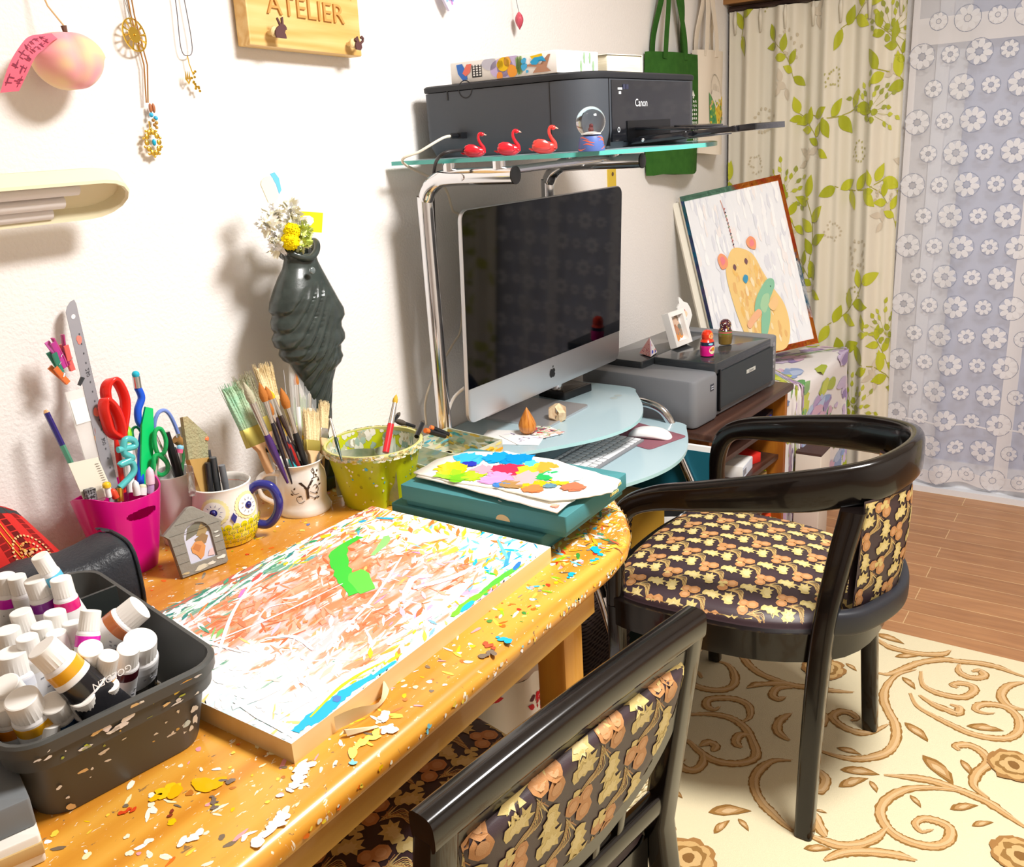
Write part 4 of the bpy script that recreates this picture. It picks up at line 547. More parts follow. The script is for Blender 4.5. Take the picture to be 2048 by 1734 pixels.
# ---------------------------------------------------------------- teal boxes and palettes
TEAL=M('teal_card','#3f7f84',.6,bump=(700,.25,.0006)); 
def teal(name,label,w,d,h,loc,rz,lip):
    t=thing(name,label,'box',loc,rz)
    MB().rbox(w-.010,d-.010,h*.98,.003,.001,0).build('tray',TEAL,t)
    l=MB().rbox(w,d,h*.75,.003,.0012,h*.28)
    l.add([( -w/2-.0004,-.02-d*.08+.011*math.cos(a)*1.2,h*.28+.010*math.sin(a)) for a in [PI*i/8 for i in range(9)]],[tuple(range(9))],mi=1,col='#d8b98a')
    [l.box(w*.2+q*.005,w*.2+q*.005+.003,-d/2-.0012,-d/2,h*(.45+.25*rw),h*(.45+.25*rw)+.004,mi=1,col='#e8d88a') for rw in (0,1) for q in range(8 if rw else 6)]
    for i in range(7): splat(l,rt_.uniform(-w/2,w/2)*.9,rt_.uniform(-d/2,d/2)*.9,h*1.03+.0005,.0022,rt_.choice(('#e8eef0','#d8e4e4')),rt_,2.5)
    l.build('lid',[TEAL,VCP],t); return t
teal('gift_box','teal card box lying flat on the table, lower of the two stacked',.190,.30,.030,(1.120,-.484,TZ),.0,False)
teal('gift_box','teal card box on top of the other, with paint palettes lying on it',.20,.315,.035,(1.130,-.513,TZ+.0312),.02,False)
def sheet(name,pts,zf,col,label,spots,seed,mat):
    mb=MB(); rnd=random.Random(seed); n=len(pts); cx=sum(p[0] for p in pts)/n; cy=sum(p[1] for p in pts)/n
    Q=[]
    for i in range(n):
        a,b=pts[i],pts[(i+1)%n]
        for k in range(5): Q.append((a[0]+(b[0]-a[0])*k/5+rnd.uniform(-.002,.002),a[1]+(b[1]-a[1])*k/5+rnd.uniform(-.002,.002)))
    rings=[[(cx+(x-cx)*s,cy+(y-cy)*s) for x,y in Q] for s in (1,.75,.5,.25,.02)]
    R=[[(x,y,zf(x,y)) for x,y in r] for r in rings]; R2=[[(x,y,zf(x,y)-.0022) for x,y in r] for r in rings]
    mb.loft(list(reversed(R2))+R,cap=(0,0),mi=0)
    for (x,y,r,c) in spots:
        for j in range(3): mb.poly([(x+rnd.uniform(-.3,.3)*r+p,y+rnd.uniform(-.3,.3)*r+q) for p,q in blob(r*rnd.uniform(.8,1.25),14,.25,rnd)],lambda u,v,j=j,k_=spots.index((x,y,r,c)) if (x,y,r,c) in spots else 0:(u,v,zf(u,v)+.0007+j*.0004+k_*1.2e-5),mi=1,col=c)
    return tag(mb.build(name,[M('watercolour_paper','#f6f1e6',.8),VCG],smooth=2),label,'palette')
zb=TZ+.0312+.0365
sheet('paper_palette',[(1.05,-.375),(1.135,-.365),(1.172,-.42),(1.185,-.50),(1.17,-.58),(1.12,-.655),(1.02,-.665),(1.035,-.55)],lambda x,y:zb+.004+.004*math.sin(18*(x-1.0))+max(0,(1.07-x))*.12,'#fff','curled sheet of paper underneath the colourful palette on the teal box',[(1.04,-.65,.006,'#e8a088')],3,None)
spots=[(1.15,-.408,.022,'#35b8e0'),(1.172,-.45,.022,'#1a9fdc'),(1.182,-.485,.020,'#1090d8'),(1.13,-.425,.010,'#2430b8'),(1.10,-.41,.022,'#f2cc08'),(1.075,-.42,.018,'#a4d818'),(1.09,-.46,.020,'#b8dc20'),(1.07,-.445,.018,'#7ed018'),(1.12,-.46,.020,'#f3a8b8'),(1.138,-.495,.022,'#dc3458'),(1.105,-.505,.022,'#e8a0d8'),(1.085,-.50,.016,'#e8a8e0'),(1.155,-.53,.024,'#f4c838'),(1.17,-.55,.020,'#f0a840'),(1.12,-.55,.026,'#f4b4b8'),(1.085,-.545,.020,'#b8905a'),(1.075,-.53,.012,'#4a90e0'),(1.145,-.575,.018,'#2fb860'),(1.10,-.575,.018,'#f0c020'),(1.08,-.585,.016,'#ee8a50'),(1.165,-.585,.018,'#bfe4f0'),(1.175,-.52,.012,'#58c8e8'),(1.13,-.605,.014,'#f2d030'),(1.118,-.635,.014,'#c87858'),(1.105,-.60,.010,'#6a94a8'),(1.15,-.605,.02,'#ddeef4')]
sheet('paper_palette',[(1.058,-.362),(1.125,-.356),(1.175,-.385),(1.205,-.45),(1.208,-.55),(1.195,-.62),(1.178,-.688),(1.13,-.70),(1.085,-.672),(1.045,-.64),(1.06,-.53),(1.05,-.44)],lambda x,y:zb+.013+.004*math.sin(14*(x-1.0)+6*y)+max(0,(1.08-x))*.10,'#fff','top sheet of curled paper covered in blue, yellow, pink and green paint puddles','',3,None) if 0 else sheet('paper_palette',[(1.058,-.362),(1.125,-.356),(1.175,-.385),(1.205,-.45),(1.208,-.55),(1.195,-.62),(1.178,-.688),(1.13,-.70),(1.085,-.672),(1.045,-.64),(1.06,-.53),(1.05,-.44)],lambda x,y:zb+.013+.004*math.sin(14*(x-1.0)+6*y)+max(0,(1.08-x))*.10,'#fff','top sheet of curled paper covered in blue, yellow, pink and green paint puddles',spots,5,None)
# ---------------------------------------------------------------- wall hangings
# peach
pk=M('peach_flock','#f3a8a0',.75,sheen=.3,bump=(900,.2,.0006)); nt=pk.node_tree; tc=nn(nt,'ShaderNodeTexCoord'); no=nn(nt,'ShaderNodeTexNoise'); no.inputs['Scale'].default_value=22; no.inputs['Detail'].default_value=1
rp=nn(nt,'ShaderNodeValToRGB'); e=rp.color_ramp.elements; e[0].position=.38; e[0].color=(*lin('#f6a3ae'),1); e[1].position=.62; e[1].color=(*lin('#f5cfa0'),1)
nt.links.new(tc.outputs['Object'],no.inputs['Vector']); nt.links.new(no.outputs[0],rp.inputs[0]); nt.links.new(rp.outputs[0],nt.nodes['Principled BSDF'].inputs['Base Color'])
t=thing('peach_ornament','pink peach ornament with a red paper strip hanging on the wall','ornament',(.776,-.052,1.457)); W_=t.matrix_basis.inverted()
R=[]
for j in range(25):
    a=-PI/2+PI*j/24; q=max(math.cos(a),.001); z=.040*math.sin(a); ring=[]
    for i in range(40):
        b=2*PI*i/40; x,y=q*math.cos(b),q*math.sin(b)
        cle=1-.20*math.exp(-((b-1.5*PI+.15)/.22)**2)*(.55+.45*math.sin(a)) - (.12 if False else 0)
        top=-.010*math.exp(-(x*x+y*y)/.06)*(1 if a>0 else -.5)
        wv=1+.05*math.cos(2*b)
        ring.append((x*.049*wv*cle*(1.05 if z>0 else .97),y*.042*cle,z*(1.0)+top+(.004*abs(x) if z<0 else 0)))
    R.append(ring)
MB().loft(R).build('fruit',pk,t,smooth=2)
MB().tube([(.005,.0,.036),(.004,0,.046)],[.003,.004],8).build('stem',M('brown_stem','#6a4a3a',.7),t)
c=MB(); c.T=W_; c.tube([(.784,-.05,1.50),(.776,-.03,1.53),(.768,-.01,1.60)],.0012,6); c.build('cord',M('jute_cord','#e0b888',.9),t)
rb_=MB(); rp_=[(.774,-.052,1.4965),(.762,-.066,1.496),(.748,-.078,1.486),(.738,-.086,1.468),(.730,-.090,1.445),(.722,-.091,1.420)]
QO=spline(G['ribO'],6); QI=spline(G['ribI'],6)
def RBP(u,v,o=0):
    k=u*(len(QO)-1); i=min(int(k),len(QO)-2); p=QO[i].lerp(QO[i+1],k-i).lerp(QI[i].lerp(QI[i+1],k-i),v); return (p.x,p.y-o,p.z)
rb_.T=W_; rb_.grid(lambda u,v:RBP(u,v),24,4)
for cidx in range(2):
    for k in range(7):
        u=.27+k*.103; v=.28+.44*cidx
        for s_ in range(6):
            du,dv=rb.uniform(-.032,.032),rb.uniform(-.13,.13); hor=rb.random()<.55
            P=[(u+du-(.004 if hor else .028),v+dv-(.11 if hor else .02)),(u+du+(.004 if hor else .028),v+dv-(.11 if hor else .02)),(u+du+(.004 if hor else .028),v+dv+(.11 if hor else .02)),(u+du-(.004 if hor else .028),v+dv+(.11 if hor else .02))]
            rb_.poly(P,lambda a,b:RBP(a,b,.0006),mi=1,col='#8a2c48')
rb_.build('paper_strip',[M('red_crepe_paper','#f2687f',.7),VCP],t,smooth=2)
def P3(n): return [V(p) for p in G[n]]
# necklaces
n1=P3('n1'); a=V((.917,-.012,1.502))
t=thing('necklace','gold openwork disc pendant on a fine silver chain hanging left of the brown corded one','necklace',a)
W_=t.matrix_basis.inverted(); m=MB(); m.T=W_@frame(a+V((0,0,.0)),(0.25,-1,0.1))
m.lathe([(.0225,-.0008),(.0245,-.0008),(.0245,.0008),(.0225,.0008),(.0225,-.0008)],36); m.lathe([(.0,.0008),(.0115,.0008),(.0115,-.0008),(0,-.0008)],28); m.sphere((0,0,.0015),.0018,8,6)
for i in range(12):
    an=2*PI*i/12; m.tube([(.011*math.cos(an),.011*math.sin(an),0),(.023*math.cos(an+.06),.023*math.sin(an+.06),0)],[.0006,.0022],4)
m.build('disc',GOLD,t); m=MB(); m.T=W_; m.tube([(.915,-.011,1.527),(.910,-.006,1.58),(.905,-.003,1.66)],.0006,5); m.tube([(.917,-.011,1.527),(.914,-.006,1.58),(.909,-.003,1.66)],.0006,5); m.build('chain',SILV,t)
q=P3('n1b'); a=q[-1]
t=thing('necklace','brown cord necklace with turquoise beads and a gold flower pendant','necklace',a); W_=t.matrix_basis.inverted()
m=MB(); m.T=W_; top=V((.925,-.004,1.66))
for dx in (-.003,.003): m.tube([top+V((dx,0,0)),V((.922+dx,-.009,1.53)),V((.929+dx,-.010,1.46)),V((q[3].x+dx*.5,-.010,q[3].z))],.0011,6)
m.build('cord',M('brown_leather_cord','#a5743a',.7),t)
m=MB(); m.T=W_; 
for dx in (-.0025,.003): m.sphere((q[4].x+dx,-.011,q[4].z+.004),.0028,8,8,sz=2.6)
m.build('wooden_tip',M('reddish_wood','#b5714a',.5),t)
m=MB(); m.T=W_
for i,(dx,dz,r,c) in enumerate(((-.004,-.006,.0036,'#38b8e8'),(.003,-.011,.0036,'#38b8e8'),(-.002,-.014,.0028,'#b08038'),(.003,-.018,.0028,'#c49a4a'),(-.001,-.021,.0028,'#a87830'),(.002,-.025,.0026,'#c49a4a'))): m.sphere((q[4].x+dx,-.012,q[4].z+dz),r,10,8,col=c)
m.build('beads',VCG,t)
m=MB()
for i in range(10):
    an=2*PI*i/10; m.sphere((.011*math.cos(an),-.001,.016*math.sin(an)),.0045,10,6,sy=.5); m.sphere((.0155*math.cos(an+.3),0,.021*math.sin(an+.3)),.0022,8,6)
m.tube([(0,0,.02),(0,0,.032)],.0012,6)
m.build('flower_pendant',GOLD,t); MB().sphere((0,-.0035,0),.0032,10,8,sz=1.6).build('turquoise_stone',M('turquoise','#1fb4dc',.25),t)
q=P3('n2'); a=q[2]
t=thing('necklace','fine silver chain with small gold crown and blossom charms','necklace',a); W_=t.matrix_basis.inverted()
m=MB(); m.T=W_; m.tube(spline([(q[0].x-.001,-.004,1.62),q[0],q[1],q[2],q[3],q[4],(q[4].x-.001,-.004,1.62)],6),.0008,6); m.build('chain',M('dark_silver_chain','#77747a',.4,metal=.5),t)
m=MB(); m.tube([(0,0,0),(0,-.001,-.012),(.004,-.002,-.03)],.0009,5)
for i in range(14): m.sphere((rb.uniform(-.001,.013),-.003,rb.uniform(-.056,-.022)),.0022,7,5)
for dx in (-.012,-.0085,-.005): m.tube([(dx,-.003,-.036),(dx+.001,-.003,-.024)],[.0016,.0004],5)
m.tube([(-.012,-.003,-.036),(-.008,-.003,-.042),(-.004,-.003,-.036)],.0014,5); m.build('charms',GOLD,t); m=MB(); m.T=W_; m.tube([(q[2].x,0,1.622),(q[2].x,-.008,1.622)],.003,8); m.tube([(q[0].x-.001,-.004,1.62),(q[2].x,-.006,1.624),(q[4].x-.001,-.004,1.62)],.0008,6); m.build('wall_pin',SILV,t)
# wooden sign
s0,s1,s2,s3=[V(p) for p in G['signp']]
ex=(s2-s1).normalized(); t=thing('wooden_sign','pale wooden ATELIER sign hung by a string on the wall','sign',T=basis(s1,ex,(0,-1,0)) if 0 else None)
ang=math.atan2((s2-s1).z,(s2-s1).x); Wd=(s2-s1).length; t.matrix_world=Matrix.Translation((s1.x,-.022,s1.z))@Matrix.Rotation(-ang,4,'Y')
H_=.112; m=MB(); m.T=Matrix.Rotation(PI/2,4,'X')
P=[(0,0),(Wd,0),(Wd,H_),(0,H_)]
for ins,z0 in ((0,-.022),(0,.008),): pass
m.rbox(Wd,H_,.032,.002,.0035,-.018,Wd/2,H_/2,n=1); m.build('board',SIGNW,t)
LW=M('carved_letter_wood','#cf9850',.6)
m=MB(); m.text('ATELIER',.046,Matrix.Translation((Wd*.50,-.0145,H_*.60))@Matrix.Rotation(PI/2,4,'X'),ext=.003,sx=1.12)
m.build('lettering',[LW],t,smooth=0)
def knob(x,z,kind):
    k=MB(); k.T=Matrix.Translation((x,-.014,z))@Matrix.Rotation(PI/2,4,'X'); k.lathe([(.0045,0),(.0045,.010),(.008,.012),(.0085,.016),(.006,.019),(0,.0195)],16)
    kb=k.build('knob',M('pale_turned_wood','#f0d8a0',.5),t)
    out={'rabbit':[(-.010,-.010),(.012,-.010),(.011,-.004),(.009,-.001),(.011,.003),(.014,.004),(.014,.008),(.010,.012),(.008,.012),(.008,.024),(.004,.022),(.004,.012),(.001,.014),(-.004,.022),(-.006,.020),(-.001,.010),(-.006,.007),(-.011,.001),(-.012,-.005)],
         'squirrel':[(-.008,-.011),(.004,-.012),(.008,-.007),(.007,-.001),(.013,.003),(.015,.010),(.010,.014),(.006,.011),(.008,.008),(.010,.010),(.011,.006),(.006,.003),(.003,.001),(.000,.007),(-.002,.012),(-.005,.009),(-.008,.009),(-.010,.005),(-.006,.003),(-.009,-.004)]}[kind]
    b=MB(); b.T=Matrix.Translation((x+.007,-.034,z))@Matrix.Rotation(PI/2,4,'X'); b.prism(out,0,.003); b.build(kind,M('dark_brown_cutout','#5a3838',.6),kb,smooth=0)
knob(Wd*.16,H_*.20,'rabbit'); knob(Wd*.86,H_*.17,'squirrel')
m=MB(); m.tube([(Wd*.10,-.02,H_*.93),(Wd*.3,.0,H_+.05),(Wd*.45,.012,H_+.12)],.0009,5); m.tube([(Wd*.93,-.02,H_*.88),(Wd*.7,0,H_+.04),(Wd*.5,.012,H_+.12)],.0009,5); m.build('string',M('brown_string','#8a6040',.8),t)
for x,z in ((.08,.93),(.94,.88)):
    pass
# heart and pod ornaments
hp=G['heartp'][1]; t=thing('heart_ornament','small lilac patterned heart hanging on the wall, half cut by the frame top','ornament',(hp[0],-.022,hp[2]))
m=MB(); P=[(0,0),(.016,.020),(.026,.040),(.022,.056),(.010,.060),(0,.050),(-.010,.060),(-.022,.056),(-.026,.040),(-.016,.020)]; m.T=Matrix.Rotation(PI/2,4,'X'); m.prism(P,-.003,.003)
for i in range(16): splat(m,rb.uniform(-.014,.014),rb.uniform(.018,.05),.0035,.004,rb.choice(('#c88ad0','#8aa4dc','#e8a8c0','#9cc8e0')),rb,1.4)
m.build('heart',[M('lilac_heart_card','#dcd4ec',.5),VCP],t,smooth=0)
MB().tube([(0,0,.05),(0,.022,.12)],.0006,5).build('thread',BLKP,t); MB().tube([(0,.022,.12),(0,.012,.12)],.0025,8).build('wall_pin',SILV,t)
pp=P3('podp'); t=thing('pod_ornament','crimson seed pod ornament hanging by a dark thread on the wall','ornament',(pp[1].x,-.025,pp[1].z))
m=MB(); R=[]
for j in range(13):
    f=j/12; r=.0085*math.sin(PI*f**.85)+.0003; ring=[]
    for i in range(24): a=2*PI*i/24; rr1=r*(1+.14*math.cos(8*a)); ring.append((rr1*math.cos(a),rr1*math.sin(a),-.040*f))
    R.append(ring)
m.loft(R); m.build('pod',M('crimson_lacquer','#b8304a',.3,vary=(150,'#e0707c',.2,(1,1,.2))),t,smooth=2); MB().tube([(0,0,0),(0,.018,.08)],.0007,5).build('thread',BLKP,t); MB().tube([(0,.025,.08),(0,.014,.08)],.0025,8).build('wall_pin',SILV,t)
# yellow bracket behind the monitor
bq=G['bracket']; m=MB(); m.box(2.418,2.462,-.006,-.0,1.08,1.262); m.sphere((2.44,-.007,1.20),.006,10,6,sy=.3,col='#5a3a1a',mi=1); m.sphere((2.44,-.007,1.245),.006,10,6,sy=.3,col='#5a3a1a',mi=1)
tag(m.build('wall_bracket',[M('ochre_painted_metal','#d9b93c',.5),VCG],smooth=.5),'flat yellow metal strip screwed upright on the wall behind the monitor','bracket')
# fluorescent lamp
la_=thing('desk_lamp','long white fluorescent lamp head reaching in from the left along the wall','lamp',(.60,-.085,1.28)); 
lp=Matrix.Rotation(-.0,4,'Y')
m=MB()
def capsule(L,w,z,e=0,x1=.0): 
    out=[]
    for i in range(9): a=-PI/2+PI*i/8; out.append((x1-w/2*.9+w/2*1.25*math.cos(a)-e,(w/2-e)*math.sin(a),z))
    out+= [(-L,w/2-e,z),(-L,-w/2+e,z)]; return out
x1=.190; m.loft([capsule(.75,.078,.020,.016,x1),capsule(.75,.078,.017,.006,x1),capsule(.75,.078,.010,.0,x1),capsule(.75,.078,-.012,.0,x1),capsule(.75,.078,-.015,.003,x1),capsule(.75,.078,-.012,.006,x1),capsule(.75,.078,.004,.008,x1)],cap=(1,1)); lh=m.build('lamp_head',M('aged_white_plastic','#efe6c4',.35),la_)
for y in (-.018,.006,.026):
    MB().tube([(-.73,y,-.004),(x1-.075-(y+.018)*.6,y,-.004),(x1-.068-(y+.018)*.6,y,-.004)],.0095,12).build('tube_lamp',M('unlit_fluorescent_tube','#f1ecea',.3),la_)
la_.rotation_euler=(-.75,0,0)
MB().tube([(-.7,.0,.015),(-.70,.075,.0795)],.012,8).build('arm',M('aged_white_plastic'),la_)
# tote bags
def tote(name,label,cx,w,h,zt,mat,seed,deco,strapz=1.80,dy=-.03):
    t=thing(name,label,'bag',(cx,dy,zt)); rnd=random.Random(seed)
    def bp(u,v,s):
        x=(u-.5)*w*(1+.04*math.sin(3*v)); z=-h*v; th=(.012+.020*v)*math.sin(PI*min(max(u,.0),1))
        y=(-th if s<0 else .022)+.004*math.sin(9*u+4*v+seed)*(s<0); return (x,y,z+.006*math.sin(5*u+seed)*(v>.8))
    m=MB(); m.grid(lambda u,v:bp(u,v,-1),26,20); m.grid(lambda u,v:bp(1-u,v,1),12,10)
    m.grid(lambda u,v:tuple(V(bp(0,v,-1)).lerp(V(bp(0,v,1)),u)),3,20); m.grid(lambda u,v:tuple(V(bp(1,v,-1)).lerp(V(bp(1,v,1)),1-u)),3,20); m.grid(lambda u,v:tuple(V(bp(u,1,-1)).lerp(V(bp(u,1,1)),v)),20,2)
    deco(m,lambda u,v,o=.0015:(lambda p:(p[0],p[1]-o,p[2]))(bp(u,v,-1)))
    m.build('body',[mat,VCF],t,smooth=1.2)
    for (u0,u1,yy) in ((.22,.66,-.010),(.14,.80,.020)):
        m=MB(); H2=strapz-zt; A=[((u0-.5)*w,yy,-.02),((u0-.47)*w,yy,.05),((u0-.38)*w,yy*.3,H2*.6),((u0+u1)/2*w-.5*w-.016,.012,H2),((u0+u1)/2*w-.5*w+.016,.012,H2),((u1-.62)*w,yy*.3,H2*.6),((u1-.53)*w,yy,.05),((u1-.5)*w,yy,-.02)]
        m.tube(spline(A,5),1,sec=[(-.014,-.0012),(.014,-.0012),(.014,.0012),(-.014,.0012)],up=(0,1,0)); m.build('strap',mat,t,smooth=.8)
    return t
def dg(m,f):
    for k in range(11):
        for j in range(3):
            if k==0 and j!=1: continue
            m.poly([(.80+.055*(j-1)+p,.36+.036*k+q*.7) for p,q in blob(.018,5,.35,rb)],lambda x,y:f(x,y),mi=1,col='#e8efe6')
    m.poly([(.80,.30),(.84,.35),(.76,.35)],lambda x,y:f(x,y),mi=1,col='#f0f4ee')
GB=M('green_canvas','#3c6a2c',.95,spec=.1,vary=(40,'#335f28',.2,(1,1,1)),bump=(1500,.4,.0005)); WB=M('natural_canvas','#e8dccb',.95,spec=.1,bump=(1500,.4,.0005))
tote('tote_bag','dark green canvas tote bag with small white print hanging on the wall',2.83,.345,.365,1.540,GB,1,dg)
def dw(m,f):
    m.poly([(.26,.40),(.46,.52),(.50,.80),(.28,.68)],lambda x,y:f(x,y,.002),mi=1,col='#5f9a58'); m.poly([(.46,.52),(.80,.44),(.78,.66),(.50,.80)],lambda x,y:f(x,y,.002),mi=1,col='#e2c23a')
    for i in range(46):
        u,v=rb.uniform(.29,.76),rb.uniform(.48,.74); m.poly([(u+p,v+q*.6) for p,q in blob(.026,6,.4,rb)],lambda x,y:f(x,y,.003),mi=1,col=rb.choice(('#c8cc48','#7aa850','#e8a890','#f0d860','#3f8a58','#d8b040')))
    m.poly([(.33,.43),(.50,.56),(.72,.46),(.66,.40),(.40,.38)],lambda x,y:f(x,y,.0025),mi=1,col='#eadfd0')
    ln=lambda P:m.ribbon([(q.x,q.y) for q in spline([(a,b,0) for a,b in P],5)],.006,lambda x,y:f(x,y,.003),mi=1,col='#8a8478')
    ln([(.36,.42),(.34,.32),(.44,.24),(.58,.24),(.70,.32),(.72,.42)]); ln([(.44,.38),(.46,.32)]); ln([(.50,.39),(.51,.32)]); ln([(.56,.39),(.56,.33)]); ln([(.62,.40),(.61,.34)])
tote('tote_bag','natural cream canvas tote bag with a reading figure drawing, next to the curtain',3.095,.20,.33,1.556,WB,2,dw,dy=-.035)
# ---------------------------------------------------------------- glass computer rack
def glassmat(name,col,al):
    m=M(name,col,.06,spec=.7,coat=.3,alpha=al); return m
GT=M('frosted_glass','#bcd5de',.14,spec=.5,alpha=.80); GE=M('green_glass_edge','#58b4ac',.15,spec=.6); GE2=M('pale_glass_edge','#b4dfe2',.15,spec=.6)
rk=thing('computer_rack','chrome tube computer rack with curved frosted glass shelves against the wall','rack',(1.75,-.2,0)); W_=rk.matrix_basis.inverted()
def bowshelf(name,x0,x1,yb,ye,bow,z,th=.008,rc=.05):
    P=[]; n=22
    P+=[(x1,yb),(x0,yb)]
    for i in range(5): a=PI+PI/2*i/4; P.append((x0+rc*.6+rc*.6*math.cos(a),ye+rc+rc*math.sin(a)))
    for i in range(1,n): u=i/n; P.append((x0+rc*.6+(x1-x0-rc*1.2)*u,ye-bow*math.sin(PI*u)))
    for i in range(5): a=1.5*PI+PI/2*i/4; P.append((x1-rc*.6+rc*.6*math.cos(a),ye+rc+rc*math.sin(a)))
    m=MB(); m.T=W_; 
    m.loft([[(x,y,z-th) for x,y in P],[(x,y,z) for x,y in P]]); 
    k=len(P); 
    for i in range(len(m.f)-2): m.m[i]=1
    for cx in (x0+.10,x1-.10):
        for d in (-.012,.012): m.lathe([(.010,z+.0002),(.0,z+.0006)],16,cx=cx+d,cy=ye+.02,mi=2)
    return m.build(name,[GT,GE if z>1 else GE2,M('grey_glass_disc','#a9b8b8',.3)],rk,smooth=.5)
bowshelf('glass_shelf',1.462,2.06,-.02,-.46,.125,1.287)
bowshelf('glass_shelf',1.50,2.085,-.01,-.265,.125,.668)
bowshelf('glass_shelf',1.50,2.06,-.17,-.42,.085,.596)
m=MB(); m.T=W_
def arc(P,n=8): return spline(P,n)
for x,ye in ((1.462,-.325),(1.932,-.355)):
    f=MB(); f.T=W_; f.tube(arc([(x,-.10,.02),(x,-.10,.6),(x,-.10,1.15),(x,-.105,1.215),(x,-.135,1.245),(x,-.18,1.252),(x,ye,1.252)],8),.0165,16); 
    f.lathe([(.0168,0),(.0168,.003),(.012,.004)],16,T=W_@frame((x,ye,1.252),(0,-1,0)),cap=(0,1),mi=1)
    for y in (-.17,-.29): f.lathe([(.010,1.262),(.013,1.264),(.013,1.279)],14,cx=x,cy=y,cap=(0,1))
    f.lathe([(.007,0),(.007,.003),(.003,.0035)],14,T=W_@frame((x-.016,-.21,1.252),(-1,0,0)),cap=(0,1)); f.build('upright',[CHROME,BLKP],rk)
f=MB(); f.T=W_; f.tube([(1.462,-.27,1.258),(1.932,-.27,1.262)],.008,12); f.build('crossbar',CHROME,rk)
for x in (1.515,2.05):
    f=MB(); f.T=W_; f.tube(arc([(x,-.02,.640),(x,-.20,.640),(x,-.295,.640),(x,-.345,.625),(x,-.372,.585),(x,-.385,.53),(x,-.45,.38),(x,-.50,.2),(x,-.53,.02)],8),.0125,14); f.build('leg_frame',CHROME,rk)
    f=MB(); f.T=W_; f.tube([(x,-.385,.582),(x,-.18,.582)],.009,10); f.build('tray_rail',CHROME,rk)
f=MB(); f.T=W_; f.tube([(1.515,-.52,.06),(2.05,-.52,.06)],.010,10); f.tube([(1.515,-.02,.64),(2.05,-.02,.64)],.010,10); f.tube([(1.462,-.10,.03),(1.515,-.10,.03)],.01,8); f.build('crossbar',CHROME,rk)
# ---------------------------------------------------------------- printer on the rack
t=thing('printer','dark grey inkjet printer with open paper tray on the top glass shelf','printer',(1.805,-.235,1.2875)); W_=t.matrix_basis.inverted()
PG=M('charcoal_printer_shell','#43474e',.5,bump=(1100,.3,.0005)); PB=M('gloss_black_printer','#15161a',.18,coat=.4,bump=(900,.15,.0004))
w,d,h=.49,.40,.142
def body(w,d,r,z,e=0):
    P=[]
    for (sx,sy,rr_) in ((1,1,.02),(-1,1,.02),(-1,-1,r),(1,-1,.025)):
        a0={(1,1):0,(-1,1):PI/2,(-1,-1):PI,(1,-1):1.5*PI}[(sx,sy)]
        for i in range(9): a=a0+PI/2*i/8; P.append((sx*(w/2-rr_)+(rr_-e)*math.cos(a),sy*(d/2-rr_)+(rr_-e)*math.sin(a),z))
    return P
m=MB(); R=[body(w-.02,d-.02,.06,.0),body(w-.006,d-.006,.07,.02),body(w,d,.075,.034),body(w,d,.075,h-.014)]
m.loft(R,cap=(1,1)); m.build('housing',PG,t)
m=MB(); m.loft([body(w+.002,d+.002,.076,h-.0125),body(w+.004,d+.004,.077,h-.010),body(w+.004,d+.004,.077,h-.003),body(w-.004,d-.004,.073,h),body(w-.03,d-.03,.06,h+.0005)],cap=(1,1)); m.build('scanner_lid',BLKM,t)
MB().box(-w/2+.075,-w/2+.0765,-d/2-.001,-d/2+.01,.005,h-.014).build('seam',M('black_seam','#050507',.5),t,smooth=0); MB().box(-w/2-.0006,-w/2+.001,-d/2+.085,-d/2+.0865,.01,h-.014).build('seam',M('black_seam'),t,smooth=0); m=MB()
m.lathe([(.0155,-w/2-.0007),(.0175,-w/2-.0007)],20,T=Matrix.Translation((0,.085,h-.012))@Matrix.Rotation(PI/2,4,'Y')@Matrix.Scale(1,4),mi=0)
MB().box(-w/2-.001,-w/2+.003,d/2-.07,d/2-.067,h-.03,h-.004).build('seam',M('black_seam'),t,smooth=0); m.build('lid_notch',M('black_seam','#050507',.5),t,smooth=0)
m=MB(); m.box(-w/2+.085,w/2-.035,-d/2-.0015,-d/2+.02,.012,h-.016); m.build('front_panel',PB,t,smooth=0)
m=MB(); m.text('Canon',.021,TR(-.035,-d/2-.0022,.083,PI/2),col='#f2f3f4',mi=0); 
for k in range(2): m.box(-w/2+.062+.0,-w/2+.082,-d/2+.004-.006,-d/2-.001,h-.030-k*.010,h-.024-k*.010,col='#e8ecf0',mi=0) if 0 else None
m.box(-.135,-.118,-d/2-.0025,-d/2-.0015,h-.034,h-.030,col='#f0f3f5'); m.box(-.131,-.123,-d/2-.0025,-d/2-.0015,h-.042,h-.037,col='#f0f3f5'); m.box(-.114,-.104,-d/2-.0025,-d/2-.0015,h-.033,h-.024,col='#2a2e48'); m.box(-.101,-.091,-d/2-.0025,-d/2-.0015,h-.033,h-.024,col='#2a2e48')
m.lathe([(.0035,0),(.005,0)],16,T=TR(-.135,-d/2-.0024,.034,PI/2),col='#dfe3e8'); m.build('logo',VCG,t,smooth=0)
m=MB(); m.box(-.10,.10,-d/2-.0035,-d/2+.01,.010,.050); m.build('paper_slot',M('black_slot','#07080a',.3),t,smooth=0)
m=MB(); m.T=Matrix.Translation((.03,-d/2,.032))@Matrix.Rotation(.06,4,'X'); m.rbox(.20,.13,.005,.008,.001,0,0,-.06); m.rbox(.14,.05,.004,.004,.001,.0045,0,-.1); m.build('output_flap',PB,t)
